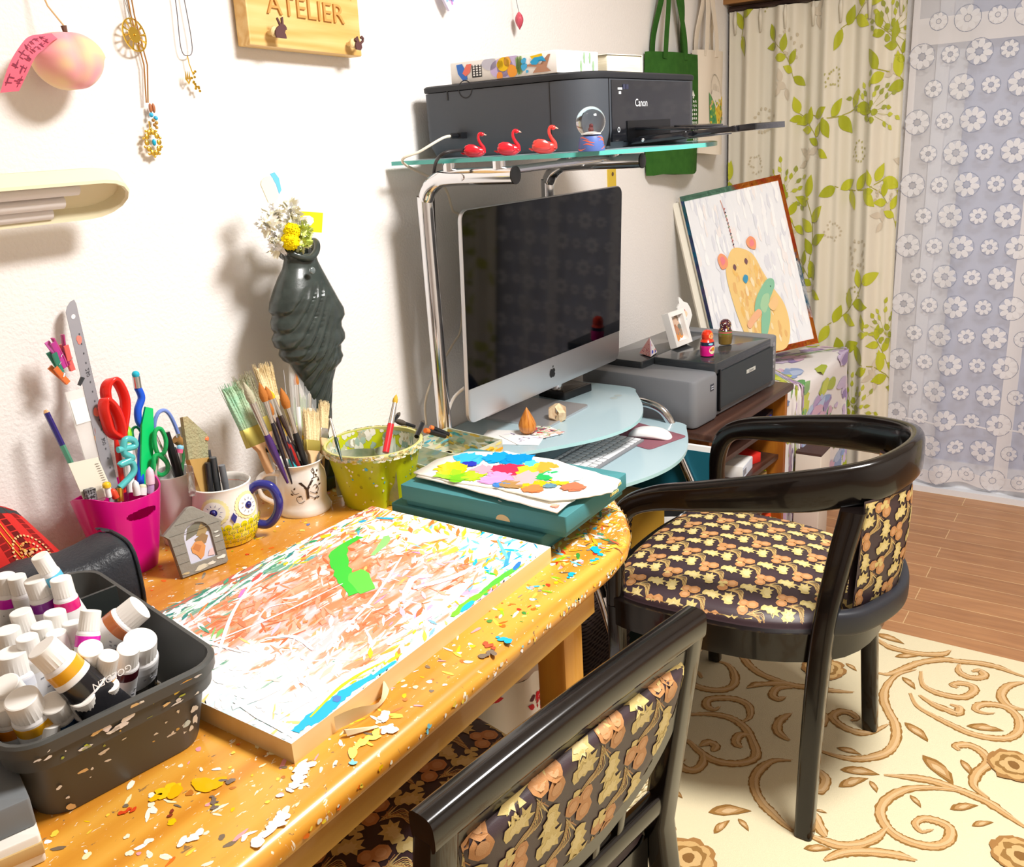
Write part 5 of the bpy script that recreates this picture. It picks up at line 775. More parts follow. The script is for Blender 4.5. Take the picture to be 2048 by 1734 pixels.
m=MB(); m.T=Matrix.Translation((.035,-d/2,.004))@Matrix.Rotation(-.055,4,'X'); m.rbox(.24,.13,.012,.01,.001,0,0,-.06); m.rbox(.19,.10,.010,.006,.001,.002,0,-.165); m.rbox(.17,.05,.012,.004,.001,.001,0,-.225); m.rbox(.20,.10,.0012,.002,.0003,.0125,0,-.06,mi=1); m.sphere((-.121,-.03,.006),.004,8,6,mi=2); m.build('paper_tray',[PB,DGREY,SILV],t)
m=MB(); m.box(-w/2-.02,-w/2,.09,.115,.036,.048); m.tube([(-w/2-.02,.10,.042),(-w/2-.04,.10,.042)],.005,8); m.build('plug',BLKP,t)
# ---------------------------------------------------------------- things on the printer
zt=1.2875+.1428
t=thing('picture_box','white card box with a colourful bird and tree picture, on the black printer','box',(1.64,-.24,zt),-.05)
m=MB(); W0,D0,H0=.145,.265,.040; m.rbox(W0,D0,H0,.003,.0012,0,mi=0)
xl=-W0/2-.0006
def side(y,z): return (xl,-y,z)     # u along -y , seen from -x
def sp(P,c,k=0): m.poly(P,lambda a,b:(xl-k*.0002,-a,b),mi=1,col=c)
for (a,b,r,c) in ((.00,.02,.018,'#cdbce8'),(.02,.022,.02,'#cdbce8'),(-.03,.03,.012,'#c8c8d8')): sp([(a+p*1.6,min(max(b+q,.001),.039)) for p,q in blob(r,12,.12,rb)],c)
sp([(-.115,.035),(-.10,.036),(-.09,.02),(-.088,.006),(-.10,.004),(-.112,.018)],'#3f78d0',1); sp([(-.10,.018),(-.088,.034),(-.075,.034),(-.08,.018),(-.092,.012)],'#ee7a6a',2)
sp([(-.075,.008),(-.050,.008),(-.050,.031),(-.075,.031)],'#1c1c1e',1)
for i in range(3):
    for j in range(5): sp([(-.072+i*.008+p,.0105+j*.0045+q) for p,q in ((0,0),(.005,0),(.005,.003),(0,.003))],'#f0f0f0',3)
for (a,b,r,c) in ((.005,.026,.014,'#f4c80e'),(-.003,.026,.008,'#f6d020'),(.026,.012,.012,'#f3a23a'),(-.005,.005,.008,'#f39a3a'),(.015,.03,.009,'#f8b850')): sp([(a+p,min(max(b+q,.001),.039)) for p,q in blob(r,12,.12,rb)],c,2)
for i in range(26): sp([(rb.uniform(.036,.052)+p,rb.uniform(.004,.036)+q) for p,q in blob(.0022,5,.3,rb)],rb.choice(('#8ab86a','#b8d098')),2)
sp([(.075,.004),(.118,.004),(.108,.012),(.118,.034),(.112,.034),(.100,.018),(.085,.020),(.062,.020),(.062,.017),(.085,.014)],'#b98a70',2)
for (a,b,r) in ((.055,.017,.007),(.055,.027,.006),(.062,.008,.003)): sp([(a+p,b+q) for p,q in blob(r,9,.2,rb)],'#4ab4e8',3)
sp([(.070,.034),(.098,.037),(.100,.031),(.075,.029)],'#f4cc14',3); sp([(.070,.024),(.080,.031),(.100,.032),(.108,.022),(.095,.026),(.085,.018),(.074,.019)],'#2aa8e0',4)
xs=W0/2
for (a,b) in ((.02,.027),(.04,.027),(.008,.012),(.052,.012)):
    P=[(a-.0025,b-.009),(a,b-.012),(a+.0025,b-.009),(a+.004,b),(a+.002,b+.009),(a-.002,b+.009),(a-.004,b)]
    m.poly(P,lambda u,v:(u,-D0/2-.0006,v+.002),mi=1,col='#8fae88')
m.build('carton',[WHM,VCP],t,smooth=.5)
t=thing('paper_book','cream paperback book lying beside the white box on the printer','book',(1.80,-.30,zt),-.1)
MB().rbox(.125,.18,.034,.002,.001,.001).build('pages',M('book_pages','#f2ead2',.8,vary=(200,'#e3d8ba',.2,(.1,.1,3))),t)
m=MB(); m.rbox(.13,.185,.0015,.002,.0005,.0355); m.rbox(.13,.185,.0012,.002,.0005,0); m.box(.0635,.065,-.0925,.0925,0,.036); m.build('cover',M('cream_cover','#f4efe0',.6),t)
# swans
def swan(col,label,loc,rz,s=1):
    t=thing('swan_figurine',label,'figurine',loc,rz,'three plastic swan figurines on the glass shelf')
    PM=M('swan_plastic_'+col.strip('#'),col,.22,coat=.4)
    m=MB(); S=s
    R=[]
    for j in range(13):
        f=j/12; x=-.030+.060*f; r=.0165*math.sin(PI*min(max(f*.92+.06,0),1))**.6; zc=.013+.006*(f<.5)*(0.5-f)
        R.append([(x*S,r*.75*math.cos(2*PI*i/16)*S,max(0,(zc+r*.95*math.sin(2*PI*i/16)))*S) for i in range(16)])
    m.loft(R); m.build('body',PM,t,smooth=1.2)
    for sy in (-1,1):
        w_=MB(); n=9; vs=[]
        P=[(.016,.012),(.012,.024),(.0,.032),(-.014,.034),(-.024,.031),(-.028,.026),(-.026,.022),(-.030,.019),(-.026,.016),(-.024,.012),(-.010,.008),(.006,.007)]
        w_.T=Matrix.Translation((0,sy*.0115*S,0))@Matrix.Rotation(PI/2,4,'X')@Matrix.Scale(S,4); w_.loft([[(x,z,-.0035) for x,z in inset(P,.002)],[(x,z,-.001) for x,z in P],[(x,z,.001) for x,z in P],[(x,z,.0035) for x,z in inset(P,.002)]]); w_.build('wing',PM,t,smooth=1)
    m=MB(); m.tube([(p[0]*S,0,p[2]*S) for p in spline([(.022,0,.012),(.024,0,.022),(.017,0,.034),(.012,0,.046),(.013,0,.056),(.018,0,.060),(.023,0,.058)],6)],[.0085*S,.0055*S,.0042*S,.0038*S,.0036*S,.004*S,.0042*S],10); m.sphere((.022*S,0,.0575*S),.0055*S,10,8,sx=1.2); m.build('neck',PM,t)
    MB().tube([(.026*S,0,.0575*S),(.034*S,0,.0545*S)],[.0028*S,.0008*S],8).build('beak',M('pale_beak','#f0a890',.4),t)
    m=MB(); m.tube([(-.028*S,0,.010*S),(-.038*S,0,.013*S)],[.004*S,.001],6); m.build('tail',PM,t)
    return t
sw=-.95
swan('#cf1f2e','deep red plastic swan nearest the wall on the glass shelf',(1.480,-.222,1.2875),sw,.72)
swan('#d8202f','bright red plastic swan, the middle one of the three on the glass shelf',(1.484,-.300,1.2875),sw,.74)
swan('#e8403a','orange red plastic swan next to the snow globe',(1.488,-.378,1.2875),sw,.78)
# snow globe
t=thing('snow_globe','small snow globe with a blue and orange swirled base on the glass shelf','snow globe',(1.492,-.475,1.2875))
m=MB(); m.lathe([(.0,0),(.024,0),(.0245,.002),(.021,.022),(.0195,.026),(0,.026)],28)
for k,(zz) in enumerate((.005,.011,.017,.022)):
    P=[(.0246-.0035*zz/.022)*1.015 for _ in range(2)]
    for s_ in range(3):
        a0=rb.uniform(0,1)+s_*2.1; L=rb.uniform(.8,1.5); n=10
        vs=[]; 
        for i in range(n+1):
            a=a0+L*i/n; z=zz+.0022*math.sin(4*a+k); r=.0250-.0036*z/.022
            for dz in (-.0013,.0013): vs.append((r*math.cos(a),r*math.sin(a),z+dz*math.sin(PI*min(max(i/n,.08),.92))))
        m.add(vs,[(2*i,2*i+1,2*i+3,2*i+2) for i in range(n)],mi=1,col='#ee6a4a')
m.build('base',[M('blue_violet_resin','#5068a8',.4),VCG],t)
GG=M('clear_glass','#ffffff',.0,trans=1.0,ior=1.33)
MB().sphere((0,0,.050),.0265,32,20).build('glass_ball',GG,t,smooth=3)
m=MB(); m.lathe([(0,.028),(.018,.029),(.016,.033),(.008,.036),(0,.037)],16); m.build('snow',WHM,t); 
m=MB(); m.sphere((0,0,.040),.004,8,6); m.sphere((.001,0,.045),.003,8,6); m.build('figure',M('dark_red_figure','#5a1e22',.5),t)
# ---------------------------------------------------------------- all-in-one computer
t=thing('computer','silver all in one desktop computer with a large dark screen on the glass shelf','computer',(1.785,-.165,.668)); W_=t.matrix_basis.inverted()
ALU=M('anodised_aluminium','#c9c9cd',.38,metal=.75); SCR=M('glossy_dark_screen','#04060b',.05,spec=.42)
wd=.642; zb0,zb1=.735,1.188; tilt=.02
def scrp(x,z,o=0): return (1.790+x,-.177-.025*x/.326*.5-.020*(z-zb0)/.45-o,z)
m=MB(); m.T=W_; 
def rr2(ins,o): return [scrp(x,(zb0+zb1)/2+y,o) for x,y,_ in rrect(wd-2*ins,zb1-zb0-2*ins,.022-ins*.8,5)]
m.loft([rr2(.004,-.012),rr2(.0,-.008),rr2(0,-.001),rr2(.0015,0)]); m.build('case',ALU,t)
m=MB(); m.T=W_; zs=zb0+.078
P=[(x,y) for x,y,_ in rrect(wd-.004,zb1-zs-.002,.020,5,0,0,0)]; P=[(x,y if y>-.15 else -(zb1-zs-.002)/2) for x,y in P]; P=[(math.copysign((wd-.004)/2,x) if y<-(.15) else x,y) for x,y in P]
m.loft([[scrp(x,(zs+zb1-.002)/2+y,.0004) for x,y in P],[scrp(x,(zs+zb1-.002)/2+y,.0012) for x,y in P]]); m.build('screen',SCR,t,smooth=.3)
m=MB(); m.T=W_; m.loft([rr2(.05,-.012),rr2(.09,-.03),rr2(.16,-.045)]); m.build('back_bulge',ALU,t)
m=MB(); m.T=W_; 
ap_=[(0,.007),(.004,.0095),(.009,.008),(.0115,.003),(.0085,-.001),(.0115,-.0055),(.008,-.0115),(.004,-.0125),(0,-.0112),(-.004,-.0125),(-.008,-.0115),(-.0115,-.004),(-.0105,.004),(-.006,.009),(-.003,.009)]
m.poly([(x,y) for x,y in ap_],lambda x,y:scrp(x,zb0+.040+y,.0008)); m.poly([(.0005,.011),(.001,.015),(.0045,.0175),(.0045,.0135)],lambda x,y:scrp(x,zb0+.040+y,.0008)); m.build('logo',BLKP,t,smooth=0)
m=MB(); m.T=W_; m.loft([[(x+1.785,y-.13,z) for x,y,_ in rrect(.195,a,r,4)] for a,r,z in ((.19,.012,.668),(.19,.012,.6735))]); 
m.loft([[(1.785+x,-.040+ yy+y,zz) for x,y,_ in rrect(.19,.008,.003,2)] for yy,zz in ((-.006,.674),(-.003,.70),(-.05,.80),(-.11,.86))]); m.build('stand',ALU,t)
# things on the rack shelves
hd=[V(p) for p in G['hdd']]; t=thing('drive_box','small black slab box under the computer on the frosted glass','box',(1.965,-.105,.668),-.15); MB().rbox(.115,.09,.020,.004,.001).build('case',M('black_plastic'),t); MB().rbox(.10,.075,.0008,.003,.0003,.0201).build('lid_panel',M('brown_black_panel','#2c2620',.25),t)
t=thing('wooden_drop','turned wooden drop ornament standing on cards on the frosted glass shelf','ornament',(1.632,-.205,.6725)); MB().lathe([(0,0),(.012,.0005),(.018,.006),(.0205,.014),(.0205,.021),(.017,.031),(.012,.041),(.006,.052),(.002,.059),(0,.062)],32).build('drop',DROPW,t,smooth=2)
tag(None or t)
# faceted stone: dodecahedron
g=(1+5**.5)/2; dv=[V(p) for p in [(a,b,c) for a in (-1,1) for b in (-1,1) for c in (-1,1)]+[(0,a/g,b*g) for a in (-1,1) for b in (-1,1)]+[(a/g,b*g,0) for a in (-1,1) for b in (-1,1)]+[(a*g,0,b/g) for a in (-1,1) for b in (-1,1)]]
nrm=[V(p).normalized() for p in [(0,a,b*g) for a in (-1,1) for b in (-1,1)]+[(a,b*g,0) for a in (-1,1) for b in (-1,1)]+[(a*g,0,b) for a in (-1,1) for b in (-1,1)]]
fs=[]
for n_ in nrm:
    ids=sorted(range(20),key=lambda i:-dv[i].dot(n_))[:5]; c=sum((dv[i] for i in ids),V())/5; a=(dv[ids[0]]-c).normalized(); b=n_.cross(a)
    ids.sort(key=lambda i:math.atan2((dv[i]-c).dot(b),(dv[i]-c).dot(a))); fs.append(tuple(ids))
qm=nrm[0].rotation_difference(V((0,0,-1))).to_matrix().to_4x4(); hh=(qm@dv[fs[0][0]]).z
m=MB(); m.add([v*.0148 for v in dv],fs,T=Matrix.Translation((0,0,-hh*.0148))@Matrix.Rotation(.5,4,'Z')@qm)
tag(m.build('faceted_stone',M('mottled_cream_stone','#ead3ae',.6,vary=(70,'#d8b48c',.12,(1,1,1)),bump=(120,.3,.001)),loc=(1.752,-.212,.6738),smooth=0),'cream coloured faceted stone ball on the metal foot of the computer','ornament')
cd=MB(); rnd=random.Random(8)
t=tag(MB().rbox(.10,.145,.0008,.002,.0003,0).build('card',WHM,loc=(1.598,-.185,.6686),rz=.35),'plain white card lying flat beneath the printed card by the wooden drop','card')
m=MB(); m.rbox(.125,.085,.0012,.002,.0004,0)
for i in range(60): splat(m,rnd.uniform(.005,.058),rnd.uniform(-.038,.038),.0016+i*3e-6,.005,rnd.choice(('#c8434a','#e8b8a8','#6a5060','#d8d0c0','#a8b890','#f0e0d8')),rnd,2)
for i in range(14): splat(m,rnd.uniform(-.055,.0),rnd.uniform(-.036,.036),.0016,.004,rnd.choice(('#d8d4e8','#e8e4f0','#c8c0d8')),rnd,3)
tag(m.build('postcard',[WHM,VCP],loc=(1.632,-.215,.6698),rz=-.45),'postcard printed with red flowers lying under the wooden drop','card')
# keyboard
t=thing('keyboard','slim aluminium keyboard with white keys on the glass tray','keyboard',(1.763,-.310,.5962),-.03); 
m=MB(); m.rbox(.275,.125,.006,.006,.0015); m.build('tray',M('grey_keyboard_tray','#8f9095',.5,metal=.2),t)
t.scale=(.9,1,1)
kw=[(14,1),(14,1),(13,1),(12,1),(11,1),(9,1)]
KM=M('white_keycap','#e9e9ea',.5)
for r in range(6):
    y=.050-r*.0195; hh_=.0165 if r else .009; y-=(0 if r else -.002); n=kw[r][0]; m=MB()
    ws=[1]*n
    if r==1: ws[-1]=1.5
    if r==2: ws[0]=1.5
    if r==3: ws[0]=1.8; ws[-1]=1.8
    if r==4: ws[0]=2.3; ws[-1]=2.3
    if r==5: ws=[1,1,1,1.25,5,1.25,1,1,1]
    tot=sum(ws); x=-.1325; u=.265/tot
    for q in ws: m.rbox(q*u-.0036,hh_,.0022,.0018,.0006,.006,x+q*u/2,y,n=2); x+=q*u
    m.build('key_row',KM,t,smooth=.5)
tag(MB().rbox(.135,.172,.0014,.012,.0004).build('mouse_pad',M('plum_leatherette','#8a5662',.6,bump=(600,.3,.0006)),loc=(1.922,-.352,.5962),rz=-.30),'plum coloured mouse pad at the right end of the glass tray','mouse pad')
t=thing('mouse','smooth white wireless mouse resting on the plum pad','mouse',(1.922,-.372,.5977),.15)
R=[]
for j in range(9):
    f=j/8; k=math.sqrt(max(1-(f*.985)**2,0)); R.append([(x,y,.006+.0155*math.sin(f*PI/2)*(1) - .0 ) for x,y,_ in ell(.028*k+.0005,.055*k+.0005,30,0,0,0,2.6)])
m=MB(); m.loft([[(x,y,z-.003*(abs(y)/.055)**2*5*.6) for x,y,z in r] for r in R],cap=(1,1)); m.build('shell',M('white_gloss_plastic'),t,smooth=2)
MB().loft([ell(.022,.050,24,0,p=2.5),ell(.0265,.053,24,.0055,p=2.5)]).build('underside',M('grey_aluminium_under','#b8b0b8',.4),t)
# cables
def cable(name,key,r,mat,label,extra=None):
    P=[V(p) for p in G[key]]; m=MB(); m.tube(spline(P,6),r,8); return tag(m.build(name,mat,smooth=2),label,'cable')
G['cabA'][0]=(1.517,-.135,1.3295); G['cabA'][1]=(1.490,-.135,1.326); G['cabA'][2]=(1.452,-.11,1.305); G['cabA'][3]=(1.440,-.07,1.285); G['cabB'][0]=(1.54,-.2,1.300); G['cabB'][1]=(1.47,-.205,1.302); G['cabB'][2]=(1.415,-.19,1.296)
cable('power_cable','cabA',.0028,M('cream_cable','#e6dccb',.5),'thin cream cable running from the printer plug down behind the rack upright')
cable('power_cable','cabB',.0034,M('black_cable','#2a2628',.45),'black cable hanging from the printer in front of the chrome upright')
cable('power_cable','cabC',.0035,M('white_cable','#eceaea',.5),'white cable curving behind the lower left corner of the computer')
# ---------------------------------------------------------------- bookshelf
bs=thing('bookshelf','low dark brown bookshelf carrying the grey printer','bookshelf',(2.36,-.28,0),-.055); 
sw_,sd,st=.56,.42,.57
m=MB(); m.rbox(sw_,sd,.022,.004,.006,st-.024,n=2); m.build('top_board',DARKW,bs)
for x in (-sw_/2+.022,sw_/2-.022): MB().box(x-.009,x+.009,-sd/2+.015,sd/2-.01,0,st-.024).build('side_board',SHELFW,bs,smooth=0)
for z in (.03,.19,.33,.44): MB().box(-sw_/2+.03,sw_/2-.03,-sd/2+.03,sd/2-.02,z,z+.014).build('shelf_board',DARKW,bs,smooth=0)
MB().box(-sw_/2+.03,sw_/2-.03,sd/2-.02,sd/2-.012,.03,st-.03).build('back_board',SHELFW,bs,smooth=0)
def onshelf(name,label,cat,x,y,z,w,d,h,rz,mat,deco=None,group=None):
    T=Matrix.Translation((2.36,-.28,0))@Matrix.Rotation(-.055,4,'Z')@Matrix.Translation((x,y,z)); p=T.translation
    m=MB(); m.rbox(w,d,h,.002,.0012)
    if deco: deco(m)
    return tag(m.build(name,[mat,VCP],loc=p,rz=rz-.055,smooth=.5),label,cat)
def dwin(m): m.box(-.035,.03,-.0515,-.0505,.012,.035,mi=1,col='#8c8e9a')
def dblue(m): m.box(-.05,.05,-.0515,-.0505,.002,.036,mi=1,col='#d8e2f4'); m.box(-.05,-.02,-.0522,-.0512,.010,.028,mi=1,col='#8a8c98'); m.box(.0505,.0515,-.045,.045,.004,.034,mi=1,col='#9cc0e8')
onshelf('ink_box','blue and white carton with a grey window on the upper shelf','box',.045,-.115,.344,.10,.10,.038,.15,WHM,dblue)
onshelf('red_box','small red carton beside the blue and white one','box',.145,-.105,.344,.07,.09,.030,-.3,M('red_card','#e02a22',.5))
onshelf('ink_pack','dark pack with green, cyan and blue print on the top shelf','box',.16,-.12,.454,.15,.10,.036,.1,M('navy_card','#16233a',.4),lambda m:[m.box(-.07+i*.032,-.042+i*.032,-.0512,-.0502,.004,.026,mi=1,col=c) for i,c in enumerate(('#a8d818','#22a8e0','#26306a','#2038e0'))])
onshelf('kraft_box','kraft brown carton lying on top of the white carton','box',.125,-.09,.204+.052,.17,.13,.045,-.1,M('kraft_card','#b89a68',.8))
onshelf('white_carton','long white carton on the middle shelf','box',.13,-.10,.204,.19,.14,.050,-.1,WHM,lambda m:m.box(-.08,-.06,-.0712,-.0702,.03,.036,mi=1,col='#8a8a90'))
onshelf('lime_folder','lime green folder standing by the shelf side','folder',.235,-.09,.204,.006,.12,.09,-.1,M('lime_card','#c4dc20',.6))
onshelf('red_folder','orange red folder on the lowest shelf','folder',.14,-.12,.044,.20,.16,.11,.4,M('orange_red_card','#f0542a',.6))
onshelf('white_papers','stack of white papers at the left of the white carton','papers',-.015,-.11,.204,.085,.13,.035,.2,WHM)
onshelf('dark_device','black device with a silver clip at the top of the shelf','device',.165,-.02,.454,.14,.08,.045,0,BLKP,lambda m:m.box(-.02,.03,-.043,-.041,.03,.036,mi=1,col='#d8d8dc'))
# ---------------------------------------------------------------- second printer
t=thing('printer','wide grey photo printer with a black lid on the dark bookshelf','printer',(2.36,-.262,st),-.097)
pw,pd,ph=.50,.35,.150; G2=M('warm_grey_shell','#7b7d82',.42,bump=(1200,.15,.0004)); 
m=MB(); m.rbox(pw,pd,ph*.80,.022,.008,0); m.build('housing',G2,t)
m=MB(); m.rbox(.13,pd+.012,ph*.86,.02,.008,.0,-pw/2+.055,-.004); m.build('ink_module',G2,t) 
m=MB(); m.rbox(.055,pd+.004,ph+.001,.014,.006,0,pw/2-.028,0); m.build('control_panel',G2,t)
m=MB(); m.rbox(pw-.16,pd-.16,.030,.006,.003,ph-.030,.028,-.085); m.build('front_lid',M('gloss_graphite_lid','#34383c',.16,coat=.3),t)
m=MB(); m.rbox(pw-.10,.15,.022,.006,.003,ph-.024,.0,.085); m.build('rear_lid',M('gloss_graphite_lid'),t)
m=MB(); m.T=Matrix.Translation((.045,-pd/2-.003,.068))@Matrix.Rotation(-.02,4,'X'); m.box(-.165,.160,-.006,.01,-.045,.056); m.build('front_door',M('dark_green_black_door','#262e30',.3,bump=(900,.2,.0004)),t)
m=MB(); m.box(-.125,-.118,-pd/2-.010,-pd/2-.002,.015,.13); m.build('door_gap',M('black_slot'),t,smooth=0)
m=MB(); m.rbox(.055,.0012,.011,.0005,.0003,.083,.06,-pd/2-.0096,mi=0,col='#c9cac4'); m.text('Canon',.0105,TR(.06,-pd/2-.0106,.0885,PI/2),col='#34383c',mi=0); m.build('badge',VCG,t,smooth=0)
m=MB()
for z,r in ((.128,.0075),(.103,.0075),(.080,.005),(.060,.005)): m.lathe([(0,.002),(r,.0015),(r,0)],16,T=frame((pw/2-.028,-pd/2-.002,z),(0,-1,0)))
m.build('button',SILV,t)
m=MB(); m.rbox(.018,.001,.018,.0005,.0003,.085,-pw/2+.080,-pd/2-.0107,mi=0,col='#1c2430'); m.box(-pw/2+.074,-pw/2+.086,-pd/2-.0118,-pd/2-.0112,.095,.098,mi=0,col='#b8bcc4'); m.box(-pw/2+.074,-pw/2+.086,-pd/2-.0118,-pd/2-.0112,.089,.092,mi=0,col='#b8bcc4'); m.build('sticker',VCG,t,smooth=0)
zt2=st+.1515
# matryoshkas
def mat(label,loc,head,shawl,low,rz,dots=None):
    t=thing('nesting_doll',label,'doll',loc,rz)
    prof=[(0,0),(.0165,0),(.0185,.002),(.0190,.010),(.0198,.024),(.0195,.030),(.0190,.036),(.0188,.040),(.0165,.044),(.0150,.047),(.0158,.053),(.0155,.060),(.0125,.067),(.007,.071),(0,.072)]
    m=MB(); n=28
    for k in range(len(prof)-1):
        (r0,z0),(r1,z1)=prof[k],prof[k+1]; zc=(z0+z1)/2; m.lathe([(r0,z0),(r1,z1)],n,col=low if zc<.030 else ('#f4ead8' if zc<.0315 else (shawl if zc<.040 else head)))
    def on(a,z,o=.0004):
        for k in range(len(prof)-1):
            if prof[k][1]<=z<=prof[k+1][1]+1e-9 and prof[k+1][1]>prof[k][1]:
                f=(z-prof[k][1])/(prof[k+1][1]-prof[k][1]); r=prof[k][0]+(prof[k+1][0]-prof[k][0])*f+o; return (r*math.sin(a),-r*math.cos(a),z)
        return (0,0,z)
    E=lambda a,z,ra,rz_,n=14:[(a+ra*math.cos(2*PI*i/n),z+rz_*math.sin(2*PI*i/n)) for i in range(n)]
    m.poly(E(0,.056,.62,.0075),lambda a,z:on(a,z,.0006),col='#f2b878' ); 
    for q in (-.22,.22): m.poly(E(q,.0575,.07,.0011,8),lambda a,z:on(a,z,.0012),col='#3a2a22'); m.poly(E(q*1.5,.0535,.1,.0015,8),lambda a,z:on(a,z,.0012),col='#f08a6a')
    m.poly(E(0,.0515,.09,.0007,8),lambda a,z:on(a,z,.0012),col='#c8303a')
    m.poly([(-.5,.0615),(0,.0655),(.5,.0615),(.25,.062),(0,.0632),(-.25,.062)],lambda a,z:on(a,z,.0013),col='#e8a030' if not dots else '#3a2018')
    m.poly(E(0,.018,.62,.011),lambda a,z:on(a,z,.0006),col='#f2e4b8'); 
    if not dots: m.poly(E(0,.021,.3,.005),lambda a,z:on(a,z,.0010),col='#d88a20'); m.poly(E(-.35,.035,.35,.003),lambda a,z:on(a,z,.0008),col='#8fd0f0')
    if dots:
        for i in range(46):
            a=rb.uniform(.7,5.6); z=rb.uniform(.042,.068); m.poly(E(a,z,.085,.0013,7),lambda a_,z_:on(a_,z_,.0008),col=rb.choice(('#f4efe0','#e8c848','#d87a4a','#f0b8a0')))
        m.lathe([(.0192,.0335),(.0194,.0375)],n,col='#d8606a')
    m.build('body',VCG,t,smooth=1.2); return t
mat('wooden nesting doll with orange headscarf and pink base, nearer one on the printer',(2.277,-.372,zt2),'#e8381c','#1e2844','#e01888',-.3)
mat('wooden nesting doll with dark dotted headscarf and olive base, farther one on the printer',(2.425,-.365,zt2),'#4a1c2c','#5a7a28','#7a6028',1.0,True)
# white photo frame
t=thing('photo_frame','white box photo frame with a brown photo leaning on the printer','photo frame',(2.358,-.262,zt2+.003)); fb=MB()
T0=Matrix.Rotation(-.10,4,'Z')@Matrix.Rotation(-.30,4,'X'); fw_,fh=.088,.100; bw=.013
m=MB(); m.T=T0
for (a,b,c,d) in ((-fw_/2,fw_/2,0,bw),(-fw_/2,fw_/2,fh-bw,fh),(-fw_/2,-fw_/2+bw,bw,fh-bw),(fw_/2-bw,fw_/2,bw,fh-bw)): m.box(a,b,-.010,.012,c,d)
m.build('frame',M('white_painted_wood','#f5f2ee',.5),t,smooth=0)
m=MB(); m.T=T0; m.box(-fw_/2+bw,fw_/2-bw,.006,.008,bw,fh-bw,mi=0)
for i in range(40): 
    x,z=rb.uniform(-.024,.024),rb.uniform(bw+.004,fh-bw-.006); m.poly([(x+p,min(max(z+q,bw),fh-bw)) for p,q in blob(.010,8,.3,rb)],lambda a,b,i=i:(min(max(a,-.03),.03),.0058-i*1e-5,b),mi=1,col='#d89050' if z<.035 else rb.choice(('#b07a5a','#9a8878','#c08a6a','#7a7a70','#d8b8a0')))
m.build('photo',[WHM,VCP],t,smooth=0)
m=MB(); m.T=T0; m.box(-.015,.015,.012,.014,.02,.08); m.build('back_leg',BLKP,t)
# paper pyramid
t=thing('paper_pyramid','small folded paper pyramid in pink and white with blue dots on the printer','ornament',(2.232,-.215,zt2)); 
b_=[(-.022,-.020,0),(.036,-.012,0),(.008,.030,0)]; ap2=(.006,-.004,.048)
m=MB(); m.add([b_[0],b_[1],ap2],[(0,1,2)],mi=0,col='#f4f0f2'); m.add([b_[2],b_[0],ap2],[(0,1,2)],mi=0,col='#e8a8a4'); m.add([b_[1],b_[2],ap2],[(0,1,2)],mi=0,col='#e8b0a8'); m.add(b_,[(2,1,0)],mi=0,col='#e8b0a8')
def fp(u,v,o=.0004): a,b,c=V(b_[0]),V(b_[1]),V(ap2); n_=(b-a).cross(c-a).normalized(); p=a+(b-a)*u+(c-a)*v; return tuple(p+n_*o)
for (u,v,r,c) in ((.3,.18,.10,'#2a48c8'),(.7,.12,.07,'#4a50c0'),(.55,.2,.03,'#e86a4a')): m.poly([(u+p,v+q) for p,q in blob(r,10,.15,rb)],fp,mi=0,col=c)
m.ribbon([(.06,.05),(.08,.4),(.05,.8)],.07,fp,mi=0,col='#c890d0'); m.ribbon([(.16,.55),(.24,.62),(.2,.5),(.3,.5)],.04,fp,mi=0,col='#e07a70'); m.ribbon([(.5,.05),(.6,.22),(.72,.25),(.85,.05)],.04,fp,mi=0,col='#ee7a50')
def fp2(u,v,o=.0004): a,b,c=V(b_[2]),V(b_[0]),V(ap2); n_=(b-a).cross(c-a).normalized(); p=a+(b-a)*u+(c-a)*v; return tuple(p+n_*o)
for i in range(26): u=rb.uniform(.1,.8); v=rb.uniform(.05,.9-u); m.poly([(u+p,v+q) for p,q in blob(.03,6,.3,rb)],fp2,mi=0,col=rb.choice(('#c85a70','#f4d8d0','#a84a6a')))
m.build('folded_paper',VCP,t,smooth=0)
# white cut-out card on a wooden block
t=thing('figure_card','white ice cream shaped card with a drawn child, standing behind the nesting dolls','card',(2.476,-.215,zt2))
P=[(.004,0),(.016,.018),(.026,.04),(.034,.06),(.030,.08),(.020,.098),(.006,.104),(-.004,.116),(-.010,.120),(-.012,.112),(-.010,.100),(-.018,.088),(-.018,.072),(-.020,.062),(-.014,.052),(-.012,.040),(-.006,.034),(-.006,.015)]
m=MB(); T1=Matrix.Rotation(-.5,4,'Z')@Matrix.Rotation(PI/2-.12,4,'X'); m.T=T1; m.prism(P,-.003,.003,mi=0)
cp=lambda Q,c,k:m.poly(Q,lambda a,b:(a,b,.0034+k*.0003),mi=1,col=c)
cp([(.006+p,.066+q) for p,q in blob(.011,12,.05,rb)],'#f2d8b8',0); cp([(-.002,.052),(.014,.052),(.012,.045),(.0,.045)],'#58b0e0',1); cp([(.0,.044),(.012,.044),(.008,.030)],'#e8a860',1); cp([(.0,.076),(.010,.077),(.006,.082)],'#c84a50',1)
m.build('cut_out',[WHM,VCP],t,smooth=.5); MB().box(-.012,.020,.004,.024,0,.045).build('wooden_block',M('old_brown_block','#7a5238',.7),t,smooth=0)
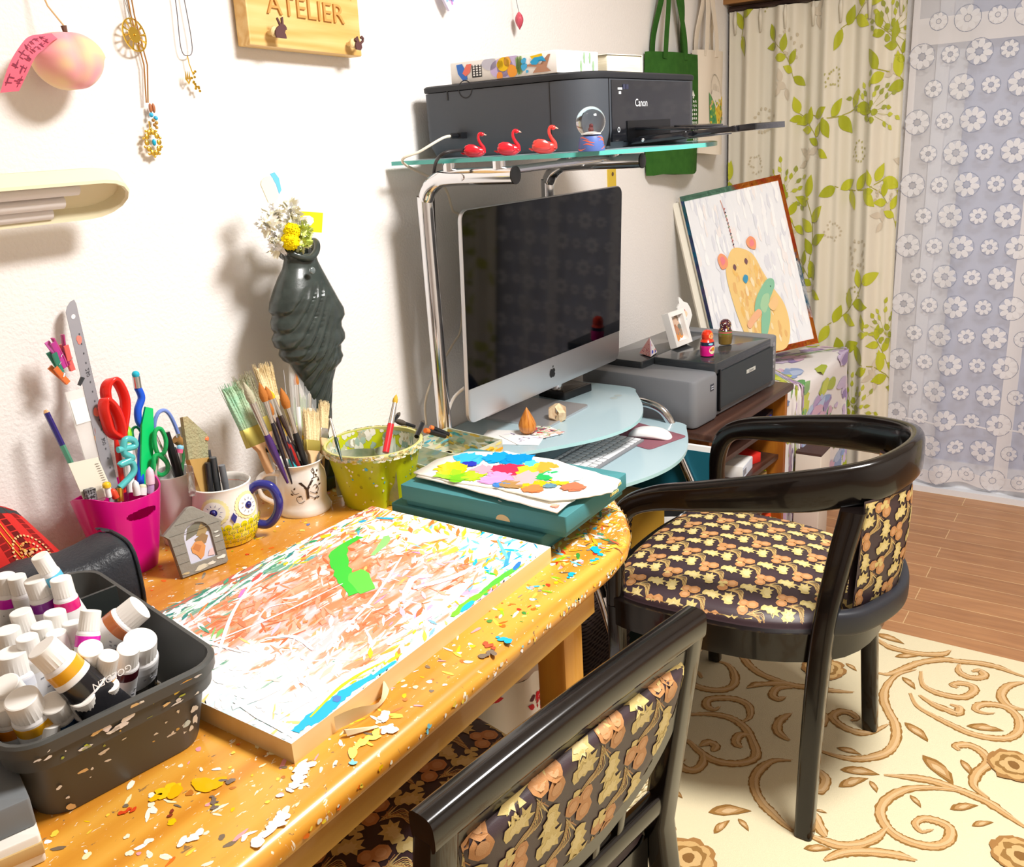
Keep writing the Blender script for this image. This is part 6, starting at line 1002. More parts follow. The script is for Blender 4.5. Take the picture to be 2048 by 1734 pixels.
# ---------------------------------------------------------------- cloth covered chest
t=thing('covered_chest','chest under a lilac and green floral cloth in the corner by the curtain','chest',(2.965,-.262,0))
MB().box(-.27,.27,-.23,.24,0,.530).build('chest_body',M('brown_chest','#6a5040',.6),t,smooth=0)
FC=M('floral_cloth_white','#e9e4e4',.9,sheen=.1); m=MB()
def clp(s,v):   # s around perimeter 0..1, v 0 top centre..1 hem
    P=rrect(.56,.49,.03,3); n=len(P); k=(s%1)*n; i=int(k)%n; j=(i+1)%n; f=k-int(k); x=P[i][0]+(P[j][0]-P[i][0])*f; y=P[i][1]+(P[j][1]-P[i][1])*f
    if v<.35: q=v/.35; return (x*q,y*q,.5375+.003*math.sin(9*x+7*y))
    q=(v-.35)/.65; r=1+.02*q+.05*q*math.sin(s*2*PI*13+1)*.9+.01*math.sin(s*2*PI*5); return (x*r,y*r,.5375-.02*min(q*8,1)*.3-.512*q)
m.grid(lambda u,v:clp(u,v),160,30)
fr_=random.Random(4)
for i in range(330):
    s,v=fr_.random(),fr_.uniform(.05,.99); kind=fr_.choice(('lil','lil','grn','blu','pink','lime'))
    c={'lil':('#b49cc8','#cdbcdc','#9a86b8'),'grn':('#5f9a5a','#86b070'),'blu':('#8fa4d0','#b0c0e0'),'pink':('#d8b8d0','#cfa8c0'),'lime':('#c4cc50','#aab83a')}[kind]
    for j in range(fr_.randint(4,9)):
        ds,dv=fr_.gauss(0,.008),fr_.gauss(0,.035); m.poly([(s+ds+p*.35,min(max(v+dv+q*1.5,0.02),.995)) for p,q in blob(fr_.uniform(.008,.02),7,.4,fr_)],lambda a,b,j=j+i*.01:(lambda p:(p[0]*(1.008+.0006*j),p[1]*(1.009+.0006*j),p[2]+(.0012+j*1e-4 if b<.36 else 0)))(clp(a,b)),ring=True,mi=1,col=fr_.choice(c))
m.build('cloth',[FC,VCF],t,smooth=2)
# ---------------------------------------------------------------- canvases
TL,TRr=V((2.87,-.024,1.098)),V((3.095,-.285,1.148)); BR=V((2.99,-.435,.600)); ux=(TRr-TL); Wc=ux.length; dn=(BR-TRr); Hc=dn.length
Tc=basis(TL,ux,-dn)   # local x right, y up, z toward viewer
def canvas(name,label,T,w,h,th,deco):
    m=MB(); m.T=None; m.box(0,w,-h,0,-th,0,mi=0); deco(m); o=m.build(name,[M('canvas_cream','#efe9da',.8),VCF],smooth=0,T=T); return tag(o,label,'painting')
def bear(m):
    W,H=Wc,Hc; q=lambda P,c,k=1:m.poly([(x*W,-y*H) for x,y in P],lambda a,b:(a,b,.0004*k),mi=1,col=c)
    q([(0,0),(1,0),(1,1),(0,1)],'#eceef3',1); r_=random.Random(2)
    for i in range(260):
        x,y=r_.random(),r_.random(); q([(x+p*.5,y+s*1.2) for p,s in blob(.035,6,.4,r_)] if 0 else [(min(max(x+p,0),1),min(max(y+s,0),1)) for p,s in [(a*r_.uniform(.2,.5),b*1.2) for a,b in blob(.04,6,.3,r_)]],r_.choice(('#f4f5f8','#e4e6ee','#f8f8fa','#dfe1ea','#f1ecec')),2+i*.01)
    for i in range(60):
        f=i/60; c=['#d8602a','#e88a2a','#c84a2a','#d88a30']; 
        for (x,y,w_,h_,cc) in ((f,.012,.05,.02,'#7aa890' if f<.55 else r_.choice(c)),(.988,f,.022,.05,r_.choice(c) if (f<.5 or f>.8) else r_.choice(('#3a7a9a','#f2f2f4'))),(.012,f,.02,.05,r_.choice(('#4a7a70','#3a4a78','#6a5a88','#2a7aa0'))),(f,.988,.05,.02,r_.choice(('#e0702a','#e8a030','#c84a30')))):
            q([(min(max(x+a*w_,0),1),min(max(y+b*h_,0),1)) for a,b in ((-1,-.8),(1,-1),(.9,1),(-.9,.8))],cc,6)
    Y=['#f0cf8a','#eec98a','#f3dcae','#edc57c']
    S=lambda P:[(p.x,p.y) for p in spline([(a,b,0) for a,b in P],5,True)]
    q(S([(.30,.43),(.38,.36),(.48,.37),(.57,.42),(.62,.52),(.68,.62),(.76,.74),(.76,.88),(.68,.985),(.5,.985),(.40,.985),(.33,.88),(.29,.75),(.27,.6),(.27,.5)]),'#f0cd88',8)
    for i in range(120):
        y=r_.uniform(.42,.96); x=r_.uniform(.31+.05*(y-.4),.58+.28*(y-.4)); q([(x+a*.5,y+b) for a,b in blob(r_.uniform(.012,.035),6,.35,r_)],r_.choice(Y+['#edc070','#e6b878','#f4e2bc']),9+i*.01)
    q(S([(.24,.46),(.22,.40),(.26,.37),(.31,.40),(.30,.45)]),'#f0a078',12); q(S([(.255,.44),(.245,.40),(.275,.39),(.29,.42)]),'#ee8a90',13)
    q(S([(.54,.37),(.53,.33),(.58,.31),(.62,.34),(.60,.39)]),'#f0a078',12); q(S([(.56,.37),(.56,.34),(.59,.33),(.60,.36)]),'#ee8a90',13)
    for x,y in ((.365,.465),(.485,.445)): q(S([(x-.016,y),(x,y-.018),(x+.016,y),(x,y+.020)]),'#7a5a60',14)
    q(S([(.415,.545),(.44,.52),(.468,.53),(.46,.555),(.435,.57)]),'#4a9ac0',15)
    G_='#8cc4a4'; q(S([(.50,.80),(.46,.92),(.48,.93),(.55,.86),(.60,.78),(.62,.70),(.66,.66),(.70,.62),(.70,.58),(.64,.575),(.56,.62),(.49,.68),(.46,.745),(.52,.76)]),G_,16)
    q(S([(.46,.92),(.44,.965),(.47,.955),(.49,.93),(.53,.955),(.53,.93),(.49,.91)]),'#7ab09a',17); q(S([(.52,.72),(.57,.66),(.63,.66),(.60,.72),(.55,.76)]),'#a8d0a8',17); q([(.655,.615+.0),(.667,.615),(.661,.625)],'#3a5a50',18)
    q(S([(.36,.80),(.44,.75),(.50,.73),(.52,.76),(.44,.80),(.38,.83)]),'#f0b890',18); q(S([(.60,.72),(.68,.68),(.70,.72),(.64,.76)]),'#f0c890',18)
    m.ribbon([(.375*W,-.07*H),(.40*W,-.2*H),(.405*W,-.36*H)],.002,lambda a,b:(a,b,.003),mi=1,col='#d89a8a')
    for i in range(11): y=.12+i*.021; q([(.395+.001*i-.010,y),(.395+.001*i+.006,y+.004),(.395+.001*i-.008,y+.012)],('#b05a5a','#3a3a50','#6a8a60')[i%3],19)
canvas('bear_painting','painting of a yellow bear holding a green fish leaning on the floral chest',Tc,Wc,Hc,.018,bear)
Tb=Tc@Matrix.Translation((-.022,-.012,-.024)); canvas('blank_canvas','blank cream canvas standing behind the bear painting',Tb,Wc*.97,Hc*.985,.018,lambda m:None)
# ---------------------------------------------------------------- chairs
UPH=M('aubergine_upholstery','#3f2f35',.42,spec=.6,bump=(1400,.4,.0005)); UPV=MVC('woven_upholstery_motif',.5,bump=(900,.5,.0006))
MN=[0]
def motif(mb,f,cx,cy,s,a,clamp,k,rnd):
    """a maple leaf pair, three round dahlias and trailing stalks"""
    def tr(P,a2=0,x=0,y=0,q=1): return [clamp(*p) for p in r2(r2(P,a2,x,y,q),a,cx,cy,s)]
    def pl(P,col,kk):
        P=[p for p in P]; 
        ar=sum(P[i-1][0]*P[i][1]-P[i][0]*P[i-1][1] for i in range(len(P)))/2
        if abs(ar)<1.5e-6: return
        MN[0]+=1; q_=MN[0]%90*6e-6; mb.poly(P,lambda x,y:f(x,y,.0006+kk*.0003+q_),mi=1,col=col)
    leaf=[(-.006,.001),(.001,-.005),(.008,-.002),(.010,.004),(.019,.002),(.022,.008),(.034,.007),(.029,.015),(.038,.022),(.028,.023),(.027,.034),(.018,.028),(.010,.035),(.008,.025),(-.001,.025),(-.001,.016),(-.009,.011)]
    Y1,Y2='#d6c07c','#e2cf92'; O1,O2='#c48c58','#cf9c6c'
    for qk,(x,y,r) in enumerate(((-.012,.042,.0125),(.008,.055,.0115),(.016,.036,.0140))):
        pl(tr([(x+r*(1+.08*(i%2))*math.cos(2*PI*i/14),y+r*(1+.08*(i%2))*math.sin(2*PI*i/14)) for i in range(14)]),O1,k+qk*.12); pl(tr([(x+r*.6*math.cos(2*PI*i/9),y+r*.6*math.sin(2*PI*i/9)) for i in range(9)]),O2,k+.5+qk*.12)
    pl(tr(leaf,.1,-.046,-.012,1.0),Y1,k); pl(tr([(p*.6+.006,q*.6+.004) for p,q in leaf],.1,-.046,-.012,1.0),Y2,k+.5)
    pl(tr(leaf,-1.9,.022,.012,1.0),Y1,k+.05); pl(tr([(p*.6+.006,q*.6+.004) for p,q in leaf],-1.9,.022,.012,1.0),Y2,k+.55)
    for i in range(9):
        P=[(-.028+.004*i,-.034+.003*i),(-.014+.003*i,-.012+.002*i),(.000-.002*i,.004+.003*i),(-.010+.0035*i,.026-.002*i+.004*math.sin(i*2))]
        Q=[clamp(*p) for p in r2([(q.x,q.y) for q in spline([(x,y,0) for x,y in P],3)],a,cx,cy,s)]
        if len({(round(q[0],4),round(q[1],4)) for q in Q})<len(Q): continue
        mb.ribbon(Q,.0014*s,lambda x,y:f(x,y,.0005+k*.0004),mi=1,col=('#cfae6a','#b98a58','#d8c080')[i%3])
    for (x,y) in ((-.030,-.030),(-.022,-.038),(-.036,-.040)): pl(tr([(x+.006*math.cos(i*.9)*(1+.3*(i%2)),y+.006*math.sin(i*.9)*(1+.3*(i%2))) for i in range(7)]),Y1,k)
def pattern(mb,f,x0,x1,y0,y1,pitch,s,a,clamp,rnd):
    r=0; y=y0
    while y<y1:
        x=x0+(pitch/2 if r%2 else 0)
        while x<x1:
            p=clamp(x,y)
            if math.hypot(p[0]-x,p[1]-y)<.05: motif(mb,f,x,y,s,a,clamp,.2*(r%2),rnd)
            x+=pitch
        y+=pitch*.62; r+=1
def clampto(P,m=.998):
    n=len(P); cx=sum(p[0] for p in P)/n; cy=sum(p[1] for p in P)/n
    def c(x,y):
        if inpoly(x,y,P): return (x,y)
        best=None; d=V((x-cx,y-cy))
        for i in range(n):
            a,b=P[i-1],P[i]; ex,ey=b[0]-a[0],b[1]-a[1]; den=d.x*ey-d.y*ex
            if abs(den)<1e-12: continue
            t=((a[0]-cx)*ey-(a[1]-cy)*ex)/den; u=((a[0]-cx)*d.y-(a[1]-cy)*d.x)/den
            if t>0 and -1e-6<=u<=1+1e-6 and (best is None or t<best): best=t
        t=(best or 1)*m; return (cx+d.x*t,cy+d.y*t)
    return c
def cushion(parent,W_,P,z0,h,dome,name,a,s,pitch,rnd):
    """padded seat with outline P (world) from z0 up to z0+h (+dome in the middle)"""
    n=len(P); cx=sum(p[0] for p in P)/n; cy=sum(p[1] for p in P)/n; m=MB(); m.T=W_
    cl=clampto(P,1.0)
    def rel(x,y):
        dx,dy=x-cx,y-cy; L=math.hypot(dx,dy)
        if L<1e-6: return 0
        far=cl(cx+dx/L*2,cy+dy/L*2); return min(1,L/math.hypot(far[0]-cx,far[1]-cy))
    def f(x,y,o=0):
        r=rel(x,y); return (x,y,z0+h+dome*(1-r*r)-(h*.55)*max(0,(r-.90)/.10)**2+o*(1 if r<.985 else .4))
    R=[[(x,y,z0) for x,y in inset(P,.004)],[(x,y,z0+h*.25) for x,y in P]]
    for q in (1.0,.985,.97,.95,.92,.88,.8,.65,.5,.3,.12,.02): R.append([f(cx+(x-cx)*q,cy+(y-cy)*q) for x,y in P])
    m.loft(R); xs=[p[0] for p in P]; ys=[p[1] for p in P]
    pattern(m,f,min(xs)-.02,max(xs)+.04,min(ys)-.02,max(ys)+.04,pitch,s,a,clampto(P,.985),rnd)
    return m.build(name,[UPH,UPV],parent,smooth=1.2)
def railsec(k=6):
    out=[]
    for i in range(16):
        a=2*PI*i/16; c,s=math.cos(a),math.sin(a); out.append((math.copysign(abs(c)**(2/3.6),c),math.copysign(abs(s)**(2/3.6),s)))
    return out
def rail(m,P,hw,lats=None,**kw):
    """P points, hw list (half height, half thickness); height measured across path, thickness sideways"""
    P=[V(p) for p in P]; N=len(P); S=railsec(); rings=[]; lat=[]
    for i in range(N):
        t=P[min(i+1,N-1)]-P[max(i-1,0)]; q=V((t.x,t.y,0)); lat.append(V((-q.y,q.x,0)).normalized() if q.length>abs(t.z)*.35 else None)
    idx=[i for i in range(N) if lat[i] is not None]
    for i in range(N):
        if lat[i] is None: lat[i]=lat[min(idx,key=lambda j:abs(j-i))]
    if lats: lat=lats
    for i in range(N):
        t=(P[min(i+1,N-1)]-P[max(i-1,0)]).normalized(); l=(lat[i]-t*lat[i].dot(t)).normalized(); u=t.cross(l); hh,tt=hw(i/(N-1)) if callable(hw) else hw[i]
        rings.append([P[i]+u*(a*hh)+l*(b*tt) for a,b in S])
    m.loft(rings,**kw)
def leg(parent,W_,a,b,wa,wb,name='leg',mat=None):
    m=MB(); m.T=W_; a,b=V(a),V(b)
    R=[]
    for k in range(7):
        f=k/6; p=a.lerp(b,f); w=wa+(wb-wa)*f; R.append([(p.x+x,p.y+y,p.z) for x,y,_ in rrect(w,w,w*.28,3)])
    m.loft(R); return m.build(name,mat or BLACKG,parent,smooth=.7)
# --- armchair A
ca=thing('armchair','black lacquered armchair with wrap round arm rail and patterned seat, facing the computer rack','chair',(1.67,-.74,0)); W_=ca.matrix_basis.inverted(); rnd=random.Random(31)
SO=[(p.x,p.y) for p in spline([(1.47,-.512,0),(1.56,-.487,0),(1.70,-.480,0),(1.83,-.492,0),(1.905,-.525,0),(1.915,-.68,0),(1.89,-.83,0),(1.80,-.945,0),(1.665,-.975,0),(1.53,-.945,0),(1.455,-.83,0),(1.435,-.67,0),(1.437,-.56,0)],4,True)]
cushion(ca,W_,SO,.428,.022,.022,'seat',-.35,.80,.094,rnd)
m=MB(); m.T=W_; F=inset(SO,-.008); m.loft([[(x,y,.372) for x,y in inset(SO,.004)],[(x,y,.376) for x,y in F],[(x,y,.424) for x,y in F],[(x,y,.430) for x,y in inset(SO,-.004)],[(x,y,.430) for x,y in inset(SO,.02)],[(x,y,.372) for x,y in inset(SO,.02)]],cap=(0,0),closed=True); m.build('seat_frame',BLACKG,ca)
AR=[(1.440,-.530,.40),(1.440,-.531,.50),(1.441,-.534,.57),(1.446,-.556,.622),(1.458,-.61,.648),(1.475,-.70,.662),(1.492,-.80,.678),(1.515,-.90,.695),(1.565,-.985,.712),(1.665,-1.022,.722),(1.77,-1.000,.715),(1.845,-.915,.700),(1.885,-.81,.682),(1.91,-.70,.664),(1.925,-.61,.648),(1.930,-.565,.622),(1.933,-.545,.57),(1.933,-.543,.50),(1.933,-.543,.40)]
def hwA(t):
    s_=min(t,1-t)*2
    if s_<.16: return (.017,.015)
    if s_<.40: f=(s_-.16)/.24; return (.017+.005*f,.015)
    f=min((s_-.40)/.35,1); return (.022+.017*f,.015)
m=MB(); m.T=W_; rail(m,spline(AR,6),hwA)
for (x,y,z,c) in ((1.463,-.64,.676,'#f4f0e8'),(1.47,-.66,.678,'#e8e0d4'),(1.484,-.76,.694,'#e05a48')): m.sphere((x,y,z),.0028,8,6,mi=1,col=c)
m.build('arm_rail',[BLACKG,VCG],ca,smooth=1.0)
leg(ca,W_,(1.440,-.530,0.0115),(1.440,-.530,.41),.030,.034); leg(ca,W_,(1.933,-.543,.0115),(1.933,-.543,.41),.030,.034)
def bentleg(par,W_,P,w,name='leg'):
    m=MB(); m.T=W_; Q=spline(P,5); R=[]
    for k,p in enumerate(Q):
        ww=w(k/(len(Q)-1)); R.append([(p.x+x,p.y+y,p.z) for x,y,_ in rrect(ww[0],ww[1],.008,3)])
    m.loft(R); return m.build(name,BLACKG,par,smooth=.7)
bentleg(ca,W_,[(1.445,-.925,.0115),(1.458,-.925,.2),(1.478,-.930,.42),(1.500,-.945,.56),(1.520,-.962,.668)],lambda t:(.034+.006*t,.034+.010*t))
bentleg(ca,W_,[(1.838,-.950,.0115),(1.830,-.940,.2),(1.822,-.930,.42),(1.812,-.955,.56),(1.802,-.970,.668)],lambda t:(.032+.004*t,.032+.006*t))
# lower back band and upholstered back panel
m=MB(); m.T=W_; BN=[(1.478,-.93,.455),(1.53,-.985,.452),(1.66,-1.020,.450),(1.78,-.99,.452),(1.822,-.93,.455)]; rail(m,spline(BN,8),lambda t:(.024,.013)); m.build('back_band',M('dull_blue_black','#25272e',.45),ca,smooth=1)
BP0=spline([(1.532,-.970,0),(1.59,-1.000,0),(1.66,-1.018,0),(1.77,-.985,0),(1.815,-.94,0)],8)
def bpan(x,y,o=0,side=1):   # x 0..W along arc, y 0..H
    W0=.32; k=min(max(x/W0,0),1)*(len(BP0)-1); i=min(int(k),len(BP0)-2); p=BP0[i].lerp(BP0[i+1],k-i); t=(BP0[i+1]-BP0[i]).normalized(); n_=V((t.y,-t.x,0)); v=min(max(y/.215,0),1)
    pad=.008*math.sin(PI*min(max(k/(len(BP0)-1),0.02),.98))**.5*math.sin(PI*min(max(v,.02),.98))**.5
    q=p+n_*(-.012*(1-v)+side*(.006+pad)+side*o); q.y-=0; return (q.x,q.y+.035*(1-v)*0,.466+.215*v)
m=MB(); m.T=W_; m.grid(lambda u,v:bpan(u*.32,v*.215,0,1),30,10); m.grid(lambda u,v:bpan((1-u)*.32,v*.215,0,-1),30,10)
rect=[(.004,.004),(.316,.004),(.316,.211),(.004,.211)]
pattern(m,lambda x,y,o:bpan(x,y,o+.0005,1),0,.44,-.01,.24,0.092,.8,-.3,clampto(rect,.99),rnd); pattern(m,lambda x,y,o:bpan(x,y,o+.0005,-1),0,.44,-.01,.24,.092,.8,.3,clampto(rect,.99),rnd)
m.build('back_panel',[UPH,UPV],ca,smooth=1.3)
# --- chair B (local frame: x along crest, y toward the table)
cb=thing('dining_chair','black lacquered chair with straight crest rail and patterned half round back panel, nearest the viewer','chair',(.737,-.60,0),-.142)
def L2(p): return p
yb=lambda z:-.250-( z-.43)*.145    # recline of the back
def backpt(x,z,o=0): return (x,yb(z)-o+.016*((x/.22)**2-1)*-0,z)
m=MB(); cr=[(x,backpt(x,.742)[1]-.000,.742+.006*(1-(x/.226)**2)) for x in [(-.226+.452*i/16) for i in range(17)]]
rail(m,cr,lambda t:(.020,.0165)); 
m.build('crest_rail',[BLACKG,VCG],cb,smooth=.8)
for sx in (-1,1):
    m=MB(); R=[]
    for k in range(13):
        z=.0115+.72*k/12; y=yb(z) if z>.43 else yb(.43)+ (.43-z)*-.12; w=.036-.004*abs(z-.43)/.43; R.append([(sx*.209+x,y+yy,z) for x,yy,_ in rrect(w,.034,.007,3)])
    m.loft(R); m.build('leg',BLACKG,cb,smooth=.7)
    leg(cb,None,(sx*.195,.17,.0115),(sx*.195,.17,.41),.028,.036)
    MB().box(sx*.20-.010,sx*.20+.010,-.23,.16,.36,.415).build('side_rail',BLACKG,cb,smooth=0)
DP=[(p.x,p.y) for p in spline([(-.182,.712,0),(-.190,.690,0),(-.175,.640,0),(-.125,.585,0),(-.05,.553,0),(0,.549,0),(.05,.553,0),(.125,.585,0),(.175,.640,0),(.190,.690,0),(.182,.712,0),(.10,.716,0),(0,.718,0),(-.10,.716,0)],4,True)]
DF=[(p.x,p.y) for p in spline([(-.206,.735,0),(-.208,.66,0),(-.192,.605,0),(-.14,.553,0),(-.06,.520,0),(0,.515,0),(.06,.520,0),(.14,.553,0),(.192,.605,0),(.208,.66,0),(.206,.735,0),(0,.74,0)],5,True)]
m=MB(); m.loft([[backpt(x,z,.012) for x,z in DF],[backpt(x,z,-.008) for x,z in DF]]); m.build('back_frame',BLACKG,cb,smooth=.7)
cxp=0; czp=.64; cld=clampto(DP,1.0)
def dpan(x,z,o=0,side=1):
    dx,dz=x-cxp,z-czp; L=math.hypot(dx,dz)
    if L<1e-6: r=0
    else: fr=cld(cxp+dx/L,czp+dz/L); r=min(1,L/math.hypot(fr[0]-cxp,fr[1]-czp))
    h=.014*(1-max(0,(r-.80)/.20)**2.2); return backpt(x,z,side*(.0105+h+o)) if side>0 else backpt(x,z,-(.007+h+o))
m=MB()
for sd_ in (1,-1): m.loft([[dpan(cxp+(x-cxp)*q,czp+(z-czp)*q,-.004 if q>1.0 else 0,sd_) for x,z in (DP if sd_>0 else DP[::-1])] for q in (1.0,.99,.97,.94,.9,.85,.75,.6,.4,.2,.02)])
pattern(m,lambda x,z,o:dpan(x,z,o,1),-.2,.22,.54,.74,.105,.95,-.5,clampto(DP,.985),rnd); pattern(m,lambda x,z,o:dpan(x,z,o,-1),-.2,.22,.54,.74,.105,.95,-.5,clampto(DP,.985),rnd)
m.build('back_panel',[UPH,UPV],cb,smooth=1.3)
m=MB(); rail(m,[(x,yb(.475),.475) for x in (-.20,-.1,0,.1,.20)],lambda t:(.017,.011)); m.build('lower_rail',BLACKG,cb,smooth=.8)
for x in (-.095,-.045,.005,.055,.105):
    m=MB(); z1=.56 if abs(x)<.06 else .575; m.loft([[(x+a,yb(z)+b,z) for a,b,_ in rrect(.016,.012,.003,2)] for z in (.47,.5,z1)]); m.build('slat',BLACKG,cb,smooth=.6)
SB=[(p.x,p.y) for p in spline([(-.20,.20,0),(-.1,.212,0),(0,.215,0),(.1,.212,0),(.20,.20,0),(.222,.16,0),(.215,0,0),(.195,-.20,0),(.185,-.235,0),(.1,-.242,0),(-.1,-.242,0),(-.185,-.235,0),(-.195,-.20,0),(-.215,0,0),(-.222,.16,0)],3,True)]
cushion(cb,None,SB,.416,.026,.02,'seat',.6,.95,.108,rnd)
MB().box(-.195,.195,.165,.185,.36,.412).build('front_rail',BLACKG,cb,smooth=0); MB().box(-.19,.19,-.245,-.225,.36,.412).build('rear_rail',BLACKG,cb,smooth=0)
# ---------------------------------------------------------------- under the table
def wicker(name,label,w,d,h,loc,rz,c1,c2,taper=.92):
    t=thing(name,label,'basket',loc,rz); A=M('woven_'+c1.strip('#'),c1,.75); m=MB(); nrow=int(h/.0095)
    m.loft([[(x*taper*.985,y*taper*.985,0.001) for x,y,_ in rrect(w,d,.03,4)],[(x*.985,y*.985,h) for x,y,_ in rrect(w,d,.03,4)]],cap=(1,0),mi=1)
    for r in range(nrow):
        z=.005+r*h/nrow; k=taper+(1-taper)*z/h; P0=rrect(w*k,d*k,.03,4); P=[]
        for i in range(len(P0)):
            a,b=V(P0[i]),V(P0[(i+1)%len(P0)]); n_=max(1,int((b-a).length/.011))
            for j in range(n_): P.append(a.lerp(b,j/n_))
        ph=r%2; Q=[]
        for i,p in enumerate(P): s=1+.010*(1 if (i+ph)%2 else -1); Q.append((p.x*s,p.y*s,z))
        m.tube(Q,.0042,5,closed=True)
    m.tube([(x,y,h) for x,y,_ in rrect(w,d,.03,4)],.007,8,closed=True); m.build('woven_body',[A,M('weave_shadow_'+c2.strip('#'),c2,.8)],t,smooth=1.2); return t
wicker('wicker_basket','cream woven basket on the rug beneath the end of the table',.17,.26,.185,(1.315,-.515,.012),-.2,'#ece2c0','#8a7a4c')
wicker('wicker_hamper','dark brown woven hamper under the glass rack',.26,.26,.44,(1.655,-.265,0),0,'#2c1c1a','#140c0c')
m=MB(); rc=random.Random(6); TW=M('white_towelling','#f6f2f0',.9)
m.grid(lambda u,v:(1.315+(u-.5)*.19+.01*math.sin(9*v),-.515+(v-.5)*.27+.008*math.sin(11*u),.207+.008*math.sin(7*u+5*v)-.05*max(0,abs(v-.5)-.40)*8-.05*max(0,abs(u-.5)-.42)*8),18,18)
for (u,v) in ((.0,.1),(.0,.5),(.96,.3),(.96,.1),(.5,.0),(.3,.02),(.9,.0)): splat(m,1.315+(u-.5)*.18,-.515+(v-.5)*.27,.214,.012,'#d0303a',rc,2)
tag(m.build('dish_towel',[TW,VCF],smooth=2),'white cloth with red edging stuffed on top of the cream basket','cloth')
t=thing('fabric_bag','white fabric bag printed with red flowers under the table','bag',(1.125,-.40,0)); m=MB()
def fb2(s,v): 
    a=2*PI*s; r=1+.05*math.sin(5*a+1)*(.4+v)+.03*math.sin(11*a+4*v); k=(.5+.9*v) if v<.4 else (.86+.2*math.sin((v-.4)*2.6)); z=.44*v
    return (.105*math.cos(a)*r*k,.15*math.sin(a)*r*k,z)
m.grid(lambda u,v:fb2(u,v),60,16); m.loft([[fb2(i/30,1) for i in range(30)],[(p[0]*.5,p[1]*.5,.47) for p in [fb2(i/30,1) for i in range(30)]],[(p[0]*.02,p[1]*.02,.46) for p in [fb2(i/30,1) for i in range(30)]]],cap=(0,1))
for i in range(60):
    s,v=rc.random(),rc.uniform(.15,.97)
    for j in range(rc.randint(2,5)):
        ds,dv=rc.gauss(0,.010),rc.gauss(0,.02); P=r2(leafpts(.05,.022,5),rc.uniform(0,6),0,0); m.poly([(s+ds+p*.6,min(max(v+dv+q*1.2,.02),.99)) for p,q in P],lambda a,b,j=j:tuple(V(fb2(a,b))*(1.004+.001*j)),mi=1,col=rc.choice(('#d8222e','#c8202c','#e03a40','#5a2030','#7a4050')))
m.build('cloth',[M('white_cotton','#efe8e2',.9),VCF],t,smooth=2)
KR=M('kraft_card','#b89a68',.8)
tag(MB().rbox(.13,.26,.40,.003,.002).build('kraft_carton',M('kraft_carton_board','#b79a66',.8),loc=(1.975,-.190,0),smooth=.5),'tall kraft carton standing under the glass rack against the bookshelf','box')
t=thing('teal_board','teal linen board with a white border leaning on the side of the bookshelf','board',(2.062,-.325,.05)); MB().rbox(.010,.33,.49,.004,.002).build('board',WHM,t); MB().box(-.0062,-.005,-.15,.15,.345,.475).build('linen_face',M('teal_linen','#0f6578',.7,bump=(900,.4,.0005)),t,smooth=0)
MB().box(-.0062,-.005,-.15,.15,.02,.33).build('lower_face',M('grey_card_face','#e4e2e8',.7),t,smooth=0)
def env(name,label,cat,loc,rz,w,h,th,mat,ry=0):
    m=MB(); m.grid(lambda u,v:((u-.5)*w,.02*math.sin(PI*u)*(v)*.6,v*h),8,6); m.grid(lambda u,v:((.5-u)*w,.02*math.sin(PI*u)*v*.6+th*(.3+v),v*h),8,6); o=m.build(name,mat,smooth=2,loc=loc); o.rotation_euler=(0,ry,rz); return tag(o,label,cat)
env('kraft_envelope','brown kraft envelope standing open under the end of the glass rack','envelope',(1.835,-.395,.13),-1.0,.10,.31,.012,M('kraft_envelope_paper','#c9982f',.7))
env('white_sheet','white sheet of paper standing behind the kraft envelope','paper',(1.93,-.425,.12),-1.1,.14,.26,.006,WHM)
env('black_folder','black folder standing at the right of the white sheet','folder',(1.99,-.40,.0),-.2,.10,.41,.02,M('black_folder_card','#10161c',.6))
tag(MB().rbox(.24,.22,.06,.006,.002).build('flat_box','' or M('dark_green_box','#22332e',.7),loc=(1.905,-.345,0),smooth=.5),'low dark green box lying on the floor under the rack by the rug edge','box')
tag(MB().rbox(.10,.08,.33,.003,.002).box(-.05,.05,-.04,.04,.331,.338,mi=1).build('beige_box',[M('beige_card','#d9cfc4',.7),M('dark_brown_lid','#4a3430',.6)],loc=(2.715,-.545,.0),smooth=.5),'tall beige box with a dark lid standing in front of the floral chest','box')
